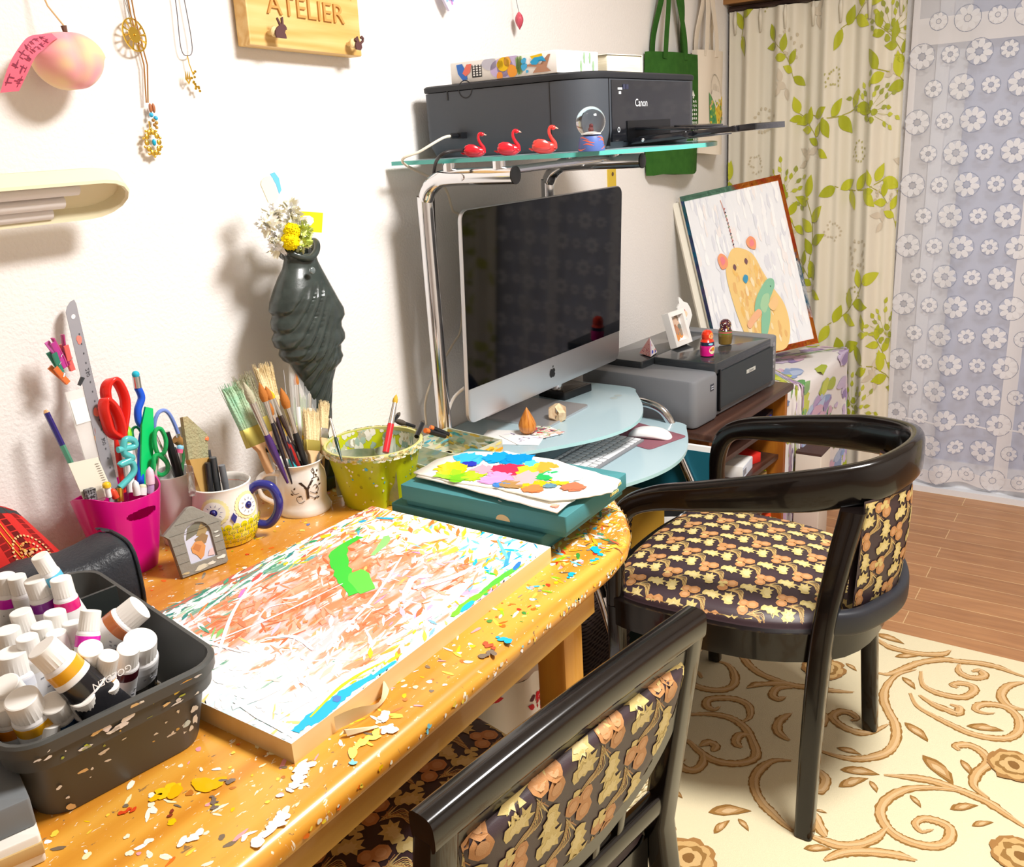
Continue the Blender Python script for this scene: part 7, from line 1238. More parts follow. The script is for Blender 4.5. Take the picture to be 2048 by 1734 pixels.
# ---------------------------------------------------------------- containers on the table
def stick(name,label,cat,parts,a,b,group=None,extra=None):
    """slender thing from a (bottom) to b (top). parts: (name,t0,t1,r0,r1,mat[,flat])"""
    a,b=V(a),V(b); t=thing(name,label,cat,a,group=group); d=b-a; L=d.length; T=frame((0,0,0),d)
    for p in parts:
        nm,t0,t1,r0,r1,mt=p[:6]; fl=p[6] if len(p)>6 else 1; sh=p[7] if len(p)>7 else 'cyl'
        m=MB(); m.T=T@Matrix.Rotation(FLAT,4,'Z'); z0,z1=t0*L,t1*L
        if sh=='cyl': R=[ell(r0*fl,r0,12,z0),ell(r1*fl,r1,12,z1)]
        elif sh=='hex': R=[ell(r0,r0,6,z0),ell(r1,r1,6,z1)]
        elif sh=='tip': R=[ell(max(r0*fl*k,1e-4),max(r0*k,1e-4)*(1 if q<.5 else 1),12,z0+(z1-z0)*q) for q,k in ((0,.8),(.25,1.15),(.5,1.05),(.8,.55),(1,.04))]
        elif sh=='flat': R=[ell(r0*fl,r0,16,z0,p=3),ell(r0*fl*1.0,r0*.9,16,z0+(z1-z0)*.6,p=3),ell(r1*fl,r1*.35,16,z1,p=3)]
        elif sh=='handle': R=[ell(max(r0*k,1e-4),max(r0*k,1e-4),12,z0+(z1-z0)*q) for q,k in ((0,.35),(.3,.7),(.7,1.05),(.9,1.0),(1,.75))]
        elif sh=='dome': R=[ell(r0*k+1e-4,r0*k+1e-4,12,z0+(z1-z0)*q) for q,k in ((0,1),(.5,1),(.8,.8),(1,.1))]
        m.loft(R); m.build(nm,mt,t,smooth=.9)
    if extra: extra(t,T,L)
    return t
FLAT=0
BR_={'o':M('sable_hair','#b8702c',.8,bump=(500,.6,.001)),'y':M('yellow_hair','#e8b41c',.8),'c':M('cream_bristle','#e8d4a8',.85,bump=(300,.8,.002)),'g':M('green_dyed_bristle','#8fae28',.85,bump=(300,.8,.002)),'gr':M('greyish_bristle','#b8b49a',.85,bump=(300,.8,.002)),'k':M('dark_bristle','#4a4238',.8),'mint':M('mint_tipped_bristle','#b9c4a0',.85,bump=(260,1,.003),vary=(20,'#a0d8b8',.15,(1,1,1)))}
def colr(c,r=.35): return M('lacquer_'+c.strip('#'),c,r,coat=.2)
def brush(label,key,hc,ferr,br,w,kind='round',fr=.16,bl=.11,hr=.0038):
    a,b=G[key][1],G[key][0]
    # extend base down into the container
    A=V(a)+(V(a)-V(b)).normalized()*.035
    if kind=='round': parts=[('handle',0,1-fr-bl,hr,hr,colr(hc),1,'handle'),('ferrule',1-fr-bl-.01,1-bl,hr*.85,w,ferr),('bristles',1-bl-.005,1,w,w,BR_[br],1,'tip')]
    else: parts=[('handle',0,1-fr-bl,hr,hr,colr(hc),1.6,'handle'),('ferrule',1-fr-bl-.01,1-bl,w*.5,w*.45,ferr,w/.0045*.45+1),('bristles',1-bl-.005,1,w*.42,w*.42,BR_[br],w/.0045*.5+1,'flat')]
    return stick('paint_brush',label,'paint brush',parts,A,b)
def hollow(m,prof,t,n=32,**k):
    """closed wall following outer profile [(r,z)...], wall thickness t"""
    inner=[(max(r-t,1e-4),z if i else z+t) for i,(r,z) in enumerate(prof)]
    full=[(0.0005,prof[0][1])]+prof+[(prof[-1][0]-t*.5,prof[-1][1]+t*.4)]+inner[::-1]+[(.0005,prof[0][1]+t)]
    return m.lathe(full,n,**k)
# pink bucket
PINKP=M('magenta_plastic','#e0108c',.25,coat=.3,spec=.5); pb=(.697,-.083,.7203)
t=thing('pen_bucket','magenta plastic bucket with an oval grip hole, full of pens and scissors','bucket',pb); m=MB(); NS=160; NZ=18; vs=[]; fs=[]; mi=[]
def pbp(a,v,ins=0):
    rx=.037+.026*v**.9-ins; ry=.035+.017*v-ins; z=.118*v+ (0.018*abs(math.cos(a-.4))**3+.004)*(v**3); p=2.6
    c,s=math.cos(a),math.sin(a); return (rx*math.copysign(abs(c)**(2/p),c),ry*math.copysign(abs(s)**(2/p),s),z)
def hole(a,v): 
    da=(a-(1.5*PI+.12)+PI)%(2*PI)-PI; return (da/.36)**2+((v-.80)/.062)**2<1
for ins,flip in ((0,False),(.0018,True)):
    NZ=110; o=len(m.v); m.add([pbp(2*PI*i/NS,j/NZ,ins) for j in range(NZ+1) for i in range(NS)],[f if not flip else f[::-1] for f in [(j*NS+i,j*NS+(i+1)%NS,(j+1)*NS+(i+1)%NS,(j+1)*NS+i) for j in range(NZ) for i in range(NS)] if not hole(2*PI*((f[0]%NS)+.5)/NS,((f[0]//NS)+.5)/NZ)])
m.loft([[pbp(2*PI*i/NS,1,0) for i in range(NS)],[pbp(2*PI*i/NS,1,.0018) for i in range(NS)]],cap=(0,0)); m.loft([[pbp(2*PI*i/NS,0,.0) for i in range(NS)],[tuple(V(pbp(2*PI*i/NS,0,.0))+V((0,0,.002))) for i in range(NS)]])
m.build('bucket_body',PINKP,t,smooth=1)
# white cup behind
t=thing('pen_cup','plain white plastic cup behind the magenta bucket','cup',(.805,-.066,.7203)); hollow(MB(),[(.030,0),(.032,.02),(.036,.118)],.0018).build('cup_body',M('white_cup_plastic','#efedeb',.35),t,smooth=.8)
# owl mug
t=thing('mug','white owl shaped ceramic mug with yellow feathers and blue handle, holding pens','mug',(.842,-.140,.7203),0); 
prof=[(.030,0),(.040,.002),(.049,.018),(.0525,.038),(.0515,.060),(.0475,.080),(.0455,.094),(.0470,.100)]
m=MB(); hollow(m,prof,.0035,44)
def onp(prof,a,z,o=.0006):
    for k in range(len(prof)-1):
        if prof[k][1]<=z<=prof[k+1][1]: f=(z-prof[k][1])/(prof[k+1][1]-prof[k][1]); r=prof[k][0]+(prof[k+1][0]-prof[k][0])*f+o; return (r*math.cos(a),r*math.sin(a),z)
    return (prof[-1][0]*math.cos(a),prof[-1][0]*math.sin(a),z)
ow=lambda P,c,k=1,mi=1:m.poly(P,lambda a,z:onp(prof,a,z,.0003+.0005*k),mi=mi,col=c)
AC=-2.05   # direction the owl looks (toward the viewer, turned right)
E=lambda a,z,ra,rz_,n=20:[(a+ra*math.cos(2*PI*i/n),z+rz_*math.sin(2*PI*i/n)) for i in range(n)]
for ea in (AC-.50,AC+.62):
    for i in range(22): b=2*PI*i/22; ow(E(ea+.40*math.cos(b),.068+.0185*math.sin(b),.085,.0036,8),'#f4ecb0',1)
    ow(E(ea,.068,.36,.0168),'#fdfbf6',3); ow(E(ea,.068,.12,.0055),'#2c2c78',5)
    p=onp(prof,ea,.068,.002); m.sphere(p,.0040,12,8,mi=1,col='#2a2a74')
    for i in range(10):
        b=2*PI*i/10; ow([(ea+.2*math.cos(b)-.012*math.sin(b),.068+.0092*math.sin(b)+.0006*math.cos(b)),(ea+.30*math.cos(b),.068+.0138*math.sin(b)),(ea+.2*math.cos(b)+.012*math.sin(b),.068+.0092*math.sin(b)-.0006*math.cos(b))],'#3a3a80',5)
ow([(AC+.07,.064),(AC+.16,.056),(AC+.06,.046),(AC-.03,.055)],'#34348c',4)
for r in range(5):
    for c in range(12):
        a=AC-1.4+c*.25+(.125 if r%2 else 0); z=.040-r*.0088
        if z<.003 or a>AC+1.5: continue
        ow([(p_,max(q_,.0025)) for p_,q_ in E(a,z,.115,.0056,12)],'#f2e21c' if (r+c)%3 else '#f6ec58',1+.3*(r%2))
        for b in ((-.9,-.3,.3,.9) if z>.008 else ()): ow([(a+.02*math.sin(b),z+.002),(a+.10*math.sin(b)-.010,z-.0036*math.cos(b)),(a+.10*math.sin(b)+.010,z-.0036*math.cos(b))],'#5a7a18',2.4)
m.lathe([(.0415,.088),(.0418,.0885)],32,mi=1,col='#d87a60')
m.build('mug_body',[CER,VCG],t,smooth=1)
ha=-.95
m=MB(); c,s=math.cos(ha),math.sin(ha); m.tube([(c*r,s*r,z) for r,z in [(p.x,p.y) for p in spline([(.044,.082,0),(.060,.092,0),(.080,.086,0),(.088,.062,0),(.082,.038,0),(.066,.022,0),(.048,.024,0)],6)]],.0075,14); m.build('handle',M('cobalt_glaze','#2b2f86',.12,coat=.6),t)
# Y mug
t=thing('mug','white ceramic mug with a dark ornamental letter Y, packed with paint brushes','mug',(.992,-.158,.7203)); pY=[(.036,0),(.0455,.0),(.0475,.006),(.044,.014),(.0405,.024),(.0425,.040),(.0440,.055),(.0420,.070),(.0375,.080),(.0385,.086),(.0425,.092)]
m=MB(); hollow(m,pY,.003,44); m.build('mug_body',CER,t,smooth=1.2)
m=MB(); YA=-2.15
def yp(x,y,o=.0007): return onp(pY,YA+x/.043,.050+y,o)
m.text('Y',.046,None,fn=lambda x,y:yp(x*.95+.002,y*1.0-.003,.0009),mi=0,col='#3a3030',sx=1)
for P in ([(.010,.014),(.018,.022),(.016,.030),(.020,.034)],[(-.004,-.020),(-.014,-.024),(-.018,-.014),(-.010,-.010),(-.008,-.017)],[(.006,-.004),(.016,-.010),(.022,-.004),(.018,.006),(.012,.004)],[(.004,-.012),(.014,-.018),(.020,-.016)],[(-.012,-.004),(-.020,-.006),(-.024,.002)],[(.012,.018),(.024,.018),(.026,.010)]):
    Q=spline([(x,y,0) for x,y in P],5); m.ribbon([(q.x,q.y) for q in Q],.0010,lambda x,y:yp(x,y,.0010),mi=0,col='#4a3a30')
for (x,y,a) in ((-.020,.002,1),(-.022,-.008,2.5),(-.014,-.012,.4),(.018,-.002,1.2),(.022,.004,.2),(.020,-.012,2.2),(.012,-.020,.2),(.018,-.020,.4),(.024,.010,1.4),(.018,.024,.8),(.024,.020,2.4),(.026,.026,.6),(.021,.028,1.8),(.010,.012,.6)): m.poly(r2(leafpts(.006,.003,4),a,x,y),lambda u,v:yp(u,v,.0012),mi=0,col='#4a3a30')
m.build('lettering',VCG,t,smooth=0)
m=MB(); ha=2.75; c,s=math.cos(-2.6),math.sin(-2.6); c,s=-.86,.30
m.tube([(c*r,s*r,z) for r,z in [(p.x,p.y) for p in spline([(.036,.074,0),(.052,.080,0),(.070,.082,0),(.082,.074,0),(.084,.060,0)],6)]],[.006,.0055,.005,.0055,.0025],12); m.tube([(c*r,s*r,z) for r,z in [(p.x,p.y) for p in spline([(.084,.064,0),(.080,.045,0),(.066,.032,0),(.052,.022,0),(.044,.014,0)],6)]],[.0025,.0045,.0045,.005,.0065],12); m.build('handle',CER,t,smooth=1.5)
# vase
zsL=[V(p) for p in G['vaseL']]; zsR=[V(p) for p in G['vaseR']]
def atz(L,z):
    L=sorted(L,key=lambda p:p.z)
    if z<=L[0].z: return L[0].x
    for i in range(len(L)-1):
        if L[i].z<=z<=L[i+1].z: f=(z-L[i].z)/max(L[i+1].z-L[i].z,1e-6); return L[i].x+(L[i+1].x-L[i].x)*f
    return L[-1].x
t=thing('fish_vase','tall dark stone fish shaped vase with fluted fins, standing by the wall','vase',(1.115,-.10,.7203)); W_=t.matrix_basis.inverted(); m=MB(); m.T=W_; R=[]
z0,z1=.7205,1.150; NN=220
for j in range(NN+1):
    z=z0+(z1-z0)*j/NN; xl,xr=atz(zsL,z),atz(zsR,z); cx=(xl+xr)/2; rx=max((xr-xl)/2*.97,.012); ry=min(rx*.62,.042); ring=[]
    if z<.80: ry=.030; 
    for i in range(112):
        a=2*PI*i/112; c,s=math.cos(a),math.sin(a); x=cx+rx*c; y=-.10+ry*s*(1)
        if s<0 and z<1.10 and z>.86:   # swept flutes on the front
            ph=(1.2-z+.75*(x-1.04)+7.0*max(x-1.04,0)**2)/.031; g_=(ph%1); w_=math.sin(PI*g_)**.6; fade=min(1,max(0,(1.085+.28*(x-1.05)-z)/.02))*min(1,max(0,(1.138-x)/.03)); y+= -s*ry*.0 + .009*(1-w_)*(-s)*fade
        ring.append((x,y,z))
    R.append(ring)
m.loft(R,cap=(1,0)); 
rim=R[-1]; cx=sum(p[0] for p in rim)/112; cyy=-.10
lip=[(cx+(p[0]-cx)*1.02,cyy+(p[1]-cyy)*1.15,1.150+.010*math.cos(2*(2*PI*i/112))*.8+ .008*max(0,math.cos(2*PI*i/112))) for i,p in enumerate(rim)]
lip2=[(cx+(p[0]-cx)*.72,cyy+(p[1]-cyy)*.72,p[2]-.004) for p in lip]; lip3=[(cx+(p[0]-cx)*.65,cyy+(p[1]-cyy)*.65,p[2]-.05) for p in lip]
m.loft([rim,[(p[0],p[1],p[2]) for p in lip]],cap=(0,0)); m.loft([lip,lip2,lip3],cap=(0,1)); m.tube([V(p) for p in lip],.006,10,closed=True)
m.build('vase_body',M('dark_soapstone','#2b3331',.28,spec=.5,coat=.25,vary=(60,'#3c4643',.25,(1,1,1)),bump=(300,.1,.001)),t,smooth=1.2)
fin=[(p[0],p[2]) for p in G['tailfin']]; m=MB(); m.T=W_; ff=[(x,z) for x,z in fin]; m.loft([[(x,-.112,z) for x,z in inset(ff,-.002)],[(x,-.118,z) for x,z in ff],[(x,-.090,z) for x,z in ff]]); m.build('tail_fin',M('dark_soapstone'),t,smooth=.9)
m=MB(); m.T=W_; m.rbox(.095,.07,.022,.006,.003,.7205,1.115,-.10); m.build('base',M('dark_soapstone'),t)
ey=ey0=V((1.096,-.1405,1.122)); m=MB(); m.T=W_; m.sphere(ey,.0065,14,10,sy=.5); m.build('eye',M('polished_eye','#6a7678',.08,coat=.6),t)
# flowers
def flower(key,i,label,cbase,ctip,r,kind,base=(1.105,-.10,1.135)):
    p=V(G[key][i]); t=thing('flower',label,'flower',base); W_=t.matrix_basis.inverted(); m=MB(); m.T=W_; m.tube(spline([base,V(base).lerp(p,.6)+V((0,0,.006)),p],6),.0014,6); m.build('stem',M('olive_stem','#9a9a3a',.6),t)
    m=MB(); m.T=W_; rn=random.Random(i*7+len(key))
    if kind=='ball':
        m.sphere(p,r,16,12,col=cbase)
        for k in range(150):
            d=V((rn.gauss(0,1),rn.gauss(0,1),rn.gauss(0,1))).normalized(); m.sphere(p+d*r,.0016,5,4,col=rn.choice((cbase,ctip)))
    else:
        for k in range(46):
            d=V((rn.gauss(0,1),rn.gauss(0,1)-.3,rn.gauss(0,1)+.2)).normalized(); T=frame(p,d)@Matrix.Rotation(rn.uniform(0,6),4,'Z'); L=r*rn.uniform(.8,1.3)
            m.add([(0,0,L*.1),(L*.26,.0,L*.5),(L*.12,.0,L),(0,.002,L*.86),(-L*.12,0,L),(-L*.26,0,L*.5)],[(0,1,2,3),(0,3,4,5)],T=W_@T,col=rn.choice((cbase,ctip)))
        m.sphere(p,r*.5,10,8,col=cbase)
    m.build('bloom',MVC('petal',.7,spec=.1),t,smooth=1)
for i in range(7): flower('flowers',i,('topmost','leftward middle','upper right','far left drooping','right hand','lower left','lowest')[i]+' white shaggy bloom in the fish vase','#ffffff','#fbf6dc',.020,'petal')
flower('yel',0,'yellow globe flower behind the other yellow one','#f0d810','#e8cc08',.0135,'ball'); flower('yel',1,'front yellow globe flower in the fish vase','#f6dc10','#e8c808',.0150,'ball')
flower('grn',0,'pale green starry flower under the yellow card','#dfe89a','#c8d870',.016,'petal'); flower('grn',1,'pale green starry flower at the vase mouth','#eef0c0','#c8d870',.017,'petal')
cp_=[V(p) for p in G['card']]; t=thing('message_card','yellow card with a white label stuck among the flowers','card',cp_[0]); W_=t.matrix_basis.inverted(); m=MB(); m.T=W_
m.loft([[tuple(p) for p in cp_],[tuple(p+V((0,.0012,0))) for p in cp_]],mi=0); cc=sum(cp_,V())/4
m.build('card',M('yellow_card','#f2dc10',.6),t,smooth=0); m=MB(); m.T=W_
m.poly([(cc.x-.006+.017*math.cos(2*PI*i/18)*(1+.08*(i%2)),cc.z+.002+.009*math.sin(2*PI*i/18)*(1+.08*(i%2))) for i in range(18)],lambda x,z:(x,cc.y-.0012,z),mi=1,col='#fbf9f0')
m.text('thank',.0062,Matrix.Translation((cc.x-.006,cc.y-.0020,cc.z+.005))@Matrix.Rotation(PI/2,4,'X'),mi=1,col='#c89ab0'); m.text('you',.0062,Matrix.Translation((cc.x-.004,cc.y-.0020,cc.z-.002))@Matrix.Rotation(PI/2,4,'X'),mi=1,col='#8ab0d0')
m.build('label',[VCP,VCP],t,smooth=0); MB().tube([(.02,.001,-.03),(.0,.004,-.075)],.001,6).build('pick',WHT,t)
s0,s1,s2,s3=[V(p) for p in G['stick']]; t=thing('wooden_pick','pale rounded wooden pick with a small blue scrap of card behind it, in the vase','plant pick',s2); W_=t.matrix_basis.inverted(); m=MB(); m.T=W_; d=(s0-s2).normalized(); L=(s0-s2).length; q=V((d.z,0,-d.x))
P=[s2+d*(L*f)+q*w for f,w in ((0,.003),(.35,.004),(.42,.013),(.9,.014),(.97,.010),(1,.003),(1,-.003),(.97,-.010),(.9,-.014),(.42,-.013),(.35,-.004),(0,-.003))]; m.loft([[tuple(p) for p in P],[tuple(p+V((0,.002,0))) for p in P]]); m.build('pick',M('cream_wood_pick','#f2ecd0',.6),t,smooth=0)
m=MB(); m.T=W_; P=[s3+V((x,.006,z)) for x,z in ((-.006,.012),(.004,.014),(.012,.004),(.014,-.016),(.008,-.022),(.004,-.006))]; m.loft([[tuple(p) for p in P],[tuple(p+V((0,.001,0))) for p in P]]); m.build('blue_card',M('sky_blue_card','#6ac0ea',.6),t,smooth=0)
# lime paint bucket (three lobed water pot)
t=thing('paint_bucket','lime yellow paint water bucket with compartments, crusted with dried paint','bucket',(1.092,-.243,.7203)); m=MB()
def lb(a,v,ins=0):
    r=.062+.022*v-ins; no=1-.22*math.exp(-(((a-(-2.05)+PI)%(2*PI)-PI)/.10)**2)*(1-v)**.5 if v<.97 else 1
    return (r*1.02*no*math.cos(a),r*.98*no*math.sin(a),.106*v)
LM=M('lime_plastic','#c4cc16',.3,vary=(14,'#b0b81c',.2,(1,1,1)))
for ins in (0,.002): m.loft([[lb(2*PI*i/72,v,ins) for i in range(72)] for v in (0,.2,.4,.6,.8,.94,1)],cap=(1 if ins==0 else 0,0))
m.lathe([(.0835,.098),(.088,.100),(.0885,.104),(.086,.107),(.082,.1065),(.0815,.100)],48,mi=2)
rl=random.Random(12)
for i in range(420):
    a=rl.uniform(0,2*PI); zz=rl.uniform(.096,.1072); P=blob(rl.uniform(.0015,.006),6,.4,rl); m.poly([(a+p/.086,min(max(zz+q*.5,.095),.1075)) for p,q in P],lambda a_,z_:((.0892)*math.cos(a_),(.0892)*math.sin(a_),z_),mi=1,col=rl.choice(('#e8e0c0','#d8c890','#a0a878','#b8a070','#f4f0e0','#8aa890','#c8b040','#d8d8d0')))
for i in range(260):
    a=rl.uniform(0,2*PI); v=rl.uniform(.55,1); P=blob(rl.uniform(.003,.010),6,.4,rl); m.poly([(a+p/.08,min(max(v+q*10,.3),.99)) for p,q in P],lambda a_,v_:lb(a_,v_,.0026),mi=1,col=rl.choice(('#b8c0a0','#9ab0a0','#d8d8c8','#a8a890','#e8e4d8','#8aa8a0','#c8b898')))
for i in range(60):
    a=rl.uniform(-3.2,-.6); v=rl.uniform(.05,.85); P=blob(rl.uniform(.0008,.003),6,.4,rl); m.poly([(a+p/.08,v+q*10) for p,q in P],lambda a_,v_:lb(a_,min(max(v_,0),1),-.0005),mi=1,col=rl.choice(('#f4f2e4','#e8e8d8','#3fb4dc','#f0ece0','#9aa020')))
m.build('bucket_body',[LM,VCG,M('crusted_rim','#c8c480',.6)],t,smooth=1)
m=MB(); 
for a0 in (.2,2.3,-1.9): 
    P=[(0,0),(.075*math.cos(a0),.075*math.sin(a0))]; m.grid(lambda u,v:(.074*u*math.cos(a0)+.010*math.sin(PI*u)*math.sin(a0),.074*u*math.sin(a0)-.010*math.sin(PI*u)*math.cos(a0),.01+.082*v),8,3)
m.build('divider',M('paint_smeared_divider','#cfcfc0',.5,vary=(40,'#8fa08c',.2,(1,1,1))),t,smooth=2)
# clear palette box
t=thing('palette_case','clear plastic box smeared with yellow and blue paint behind the teal boxes','box',(1.252,-.262,.7203),-.12); m=MB(); w,d,h=.185,.150,.048
for (a,b,c,e) in ((-w/2,w/2,-d/2,-d/2+.0025),(-w/2,w/2,d/2-.0025,d/2),(-w/2,-w/2+.0025,-d/2,d/2),(w/2-.0025,w/2,-d/2,d/2),(-.02,-.0175,-d/2,d/2)): m.box(a,b,c,e,0,h)
m.box(-w/2,w/2,-d/2,d/2,0,.002)
def sm(f,n,cols,seed):
    r_=random.Random(seed)
    for i in range(n): 
        u,v=r_.random(),r_.random(); m.poly([(min(max(u+p,0),1),min(max(v+q,0),1)) for p,q in blob(r_.uniform(.02,.09),7,.4,r_)],f,mi=1,col=r_.choice(cols))
CB=['#7fc8b8','#4fb4d0','#a8c8a8','#c8d8a0','#8ab0a8','#2aa8d8','#b8b890','#d8cc88']; CY=['#e8cc58','#f0d870','#e0b838','#f2e2a0','#e8d080','#d8a838']
sm(lambda u,v:(-w/2+w*u,-d/2-.0004,h*v),60,CY+['#e8a030'],1); sm(lambda u,v:(-w/2-.0004,-d/2+d*u,h*v),40,CY,2); sm(lambda u,v:(-w/2+w*u,d/2-.003,h*v),70,CB,3); sm(lambda u,v:(w/2-.003,-d/2+d*u,h*v),50,CB+CY,4); sm(lambda u,v:(w/2+.0004,-d/2+d*u,h*v),30,CY,5); sm(lambda u,v:(-w/2+w*u,-d/2+d*v,.0026),90,CB+CY,6); sm(lambda u,v:(-w/2+.003,-d/2+d*u,h*v),40,CB,7); sm(lambda u,v:(-w/2+w*u,-d/2+.003,h*v),50,CB+CY,8)
m.build('case',[CLEAR2,VCG],t,smooth=0)
# ---------------------------------------------------------------- dog house photo frame
t=thing('photo_frame','grey dog house photo frame with a dog picture in front of the owl mug','photo frame',(.746,-.198,.7203)); 
T0=Matrix.Rotation(-.0+.12,4,'Z')@Matrix.Rotation(PI/2-.22,4,'X'); P=[(-.037,0),(.037,0),(.040,.062),(.046,.064),(.006,.100),(-.002,.101),(-.048,.070),(-.041,.066)]
T0=Matrix.Rotation(.12-.35,4,'Z')@Matrix.Rotation(PI/2-.22,4,'X')
ark=[(-.019,.016),(.022,.016),(.022,.055)]+[(.0015+.0205*math.cos(a),.055+.021*math.sin(a)) for a in [PI*i/10 for i in range(1,10)]]+[(-.019,.055)]
GF=M('grey_resin_siding','#8e8b82',.7,bump=(160,.4,.002))
m=MB(); m.T=T0
# frame with opening: strips between outline and opening
def bridge(Po,Pi,z): 
    n=80
    def samp(P,c):
        out=[]
        for k in range(n):
            a=2*PI*k/n; d=V((math.cos(a),math.sin(a))); best=None
            for i in range(len(P)):
                A,B=V(P[i-1]),V(P[i]); e=B-A; den=d.x*e.y-d.y*e.x
                if abs(den)<1e-12: continue
                tt=((A.x-c[0])*e.y-(A.y-c[1])*e.x)/den; uu=((A.x-c[0])*d.y-(A.y-c[1])*d.x)/den
                if tt>0 and -1e-5<=uu<=1.00001 and (best is None or tt>best): best=tt
            out.append((c[0]+d.x*best,c[1]+d.y*best))
        return out
    return samp(Po,(.0015,.045)),samp(Pi,(.0015,.045))
O_,I_=bridge(P,ark,0); m.loft([[(x,y,-.004) for x,y in O_],[(x,y,.005) for x,y in O_],[(x,y,.006) for x,y in [(a*.98,b*.98+.001) for a,b in O_]],[(x,y,.006) for x,y in [(a*1.04,b*1.02-.001) for a,b in I_]],[(x,y,.004) for x,y in I_],[(x,y,.001) for x,y in I_]],cap=(0,0))
for y in (.022,.036,.050,.066,.08): m.box(-.040+max(0,y-.07)*1.2,-.021 if y<.062 else .03-max(0,y-.07)*1.2,y-.0003,y+.0003,.0055,.0064,mi=1,col='#6a675e'); 
for y in (.022,.036,.050,.066): m.box(.024,.038,y-.0003,y+.0003,.0055,.0064,mi=1,col='#6a675e')
for (x,y,r,c) in ((-.005,.007,.006,'#d8d4c0'),(.010,.008,.004,'#e8e4d8'),(.028,.012,.004,'#f0eee8'),(.030,.045,.002,'#e8e8e0'),(.030,.052,.002,'#e8e8e0'),(-.03,.006,.003,'#c8b890')): m.poly([(x+p*2,y+q*.6) for p,q in blob(r,7,.4,rb)],lambda a,b:(a,b,.0068),mi=1,col=c)
m.build('frame',[GF,VCG],t,smooth=.7)
m=MB(); m.T=T0; m.poly(ark,lambda a,b:(a,b,.002),mi=0,col='#d4d6ea'); 
for i,(P,c) in enumerate((([(-.017,.052),(-.010,.070),(.006,.076),(.020,.068),(.021,.056),(.004,.058)],'#7a7868'),([(.0,.055),(.012,.072),(.02,.06),(.012,.050)],'#a89060'),([(-.004,.050),(.010,.056),(.018,.050),(.012,.040),(.002,.038)],'#9a7a50'),([(-.012,.040),(-.004,.047),(.006,.045),(.010,.036),(.004,.022),(-.002,.018),(-.006,.026),(-.012,.032)],'#dd9a5c'),([(-.010,.038),(-.004,.044),(.004,.038),(-.002,.030)],'#c88048'),([(.010,.020),(.020,.018),(.020,.030),(.014,.028)],'#ecc8c8'))): m.poly(P,lambda a,b,i=i:(a,b,.0022+.0002*i),mi=0,col=c)
m.build('photo',VCG,t,smooth=0)
m=MB(); m.T=T0; m.box(-.035,.035,.002,.07,-.006,-.004); m.loft([[(-.020,.06,-.006),(.020,.06,-.006),(.020,.058,-.006),(-.020,.058,-.006)],[(-.020,.004,-.048),(.020,.004,-.048),(.020,.004,-.050),(-.020,.004,-.050)]]); m.build('easel_back',M('black_velvet_card','#16181f',.9),t,smooth=0)
# leather bag and tartan pouch
t=thing('leather_case','black leather zip case with a metal ring lug, behind the paint tube bin','case',(.478,-.172,.7203),-.16); BL=M('black_leather','#22262e',.42,bump=(220,.5,.002))
def sec(x,k=1): 
    out=[]
    for i in range(32):
        a=2*PI*i/32; c,s=math.cos(a),math.sin(a); y=.052*math.copysign(abs(c)**.55,c)*k; z=.054+.054*math.copysign(abs(s)**.6,s)*k
        if s>0: z+=.006*math.sin(PI*abs(s))*0
        out.append((x,y*(1 if s<.6 else 1),max(z+.004*math.sin(x*60)*(s>.5),0)))
    return out
m=MB(); xs=[-.26,-.255,-.24]+[-.2+.025*i for i in range(14)]+[.135,.147]; m.loft([sec(x,(.93 if x in (-.26,.147) else 1)) for x in xs]); m.build('body',BL,t,smooth=1)
m=MB(); m.tube([V(p) for p in sec(.147,.97)],.0028,8,closed=True); m.tube([V(p) for p in sec(-.26,.97)],.0028,8,closed=True); m.build('piping',BL,t)
m=MB(); m.box(.148,.152,-.016,.014,.048,.070); m.box(.1485,.1525,-.010,.010,.004,.042); m.build('lug',BL,t,smooth=0)
m=MB(); m.tube([(.154,-.014,.066),(.156,-.018,.058),(.157,-.012,.044),(.157,.010,.046),(.156,.014,.058),(.154,.012,.068)],.0018,8); m.build('ring',SILV,t)
m=MB(); m.grid(lambda u,v:(.135+.02*u,.02+.026*v,.112-.012*u*u+.003*math.sin(6*v)),4,4); m.build('zip_tab',BL,t,smooth=2)
t=thing('tartan_pouch','red tartan pouch with a gold embroidered medallion against the wall','pouch',(.50,-.062,.7203)); m=MB()
def po(u,v,s):   # u 0..1 across, v 0..1 up
    w=.13-.05*v; th=.032*math.sin(PI*min(max(u,.01),.99))**.6*math.sin(PI*min(max(v*.9+.05,.01),.99))**.7
    return ((u-.5)*2*w-.02*v+.008,(-th if s<0 else th*.6)+.02*v,.165*v*(1-.18*(2*u-1)**2)+.004*math.sin(9*u))
m.grid(lambda u,v:po(u,v,-1),24,18); m.grid(lambda u,v:po(1-u,v,1),24,18); rq=lambda P,c,k=1:m.poly(P,lambda a,b:tuple(V(po(a,b,-1))+V((0,-.0006*k,0))),mi=1,col=c)
for k in range(7):
    u=.12+.13*k
    for j in range(16): rq([(u,j/16+.005),(u+.05,j/16+.005),(u+.05,(j+.9)/16),(u,(j+.9)/16)],'#6a1a18' if k%2 else '#8a1c1a',.6)
for k,u in enumerate((.30,.345,.72,.76)): m.ribbon([(u+.02*math.sin(j/3),j/18*.98) for j in range(19)],.007,lambda a,b:tuple(V(po(a,b,-1))+V((0,-.0014,0))),mi=1,col='#f0a838')
for k,v in enumerate((.33,.40)): m.ribbon([(j/24*.98+.01,v+.02*math.sin(j/5)) for j in range(25)],.016,lambda a,b:tuple(V(po(a,b,-1))+V((0,-.0016,0))),mi=1,col='#f0a838')
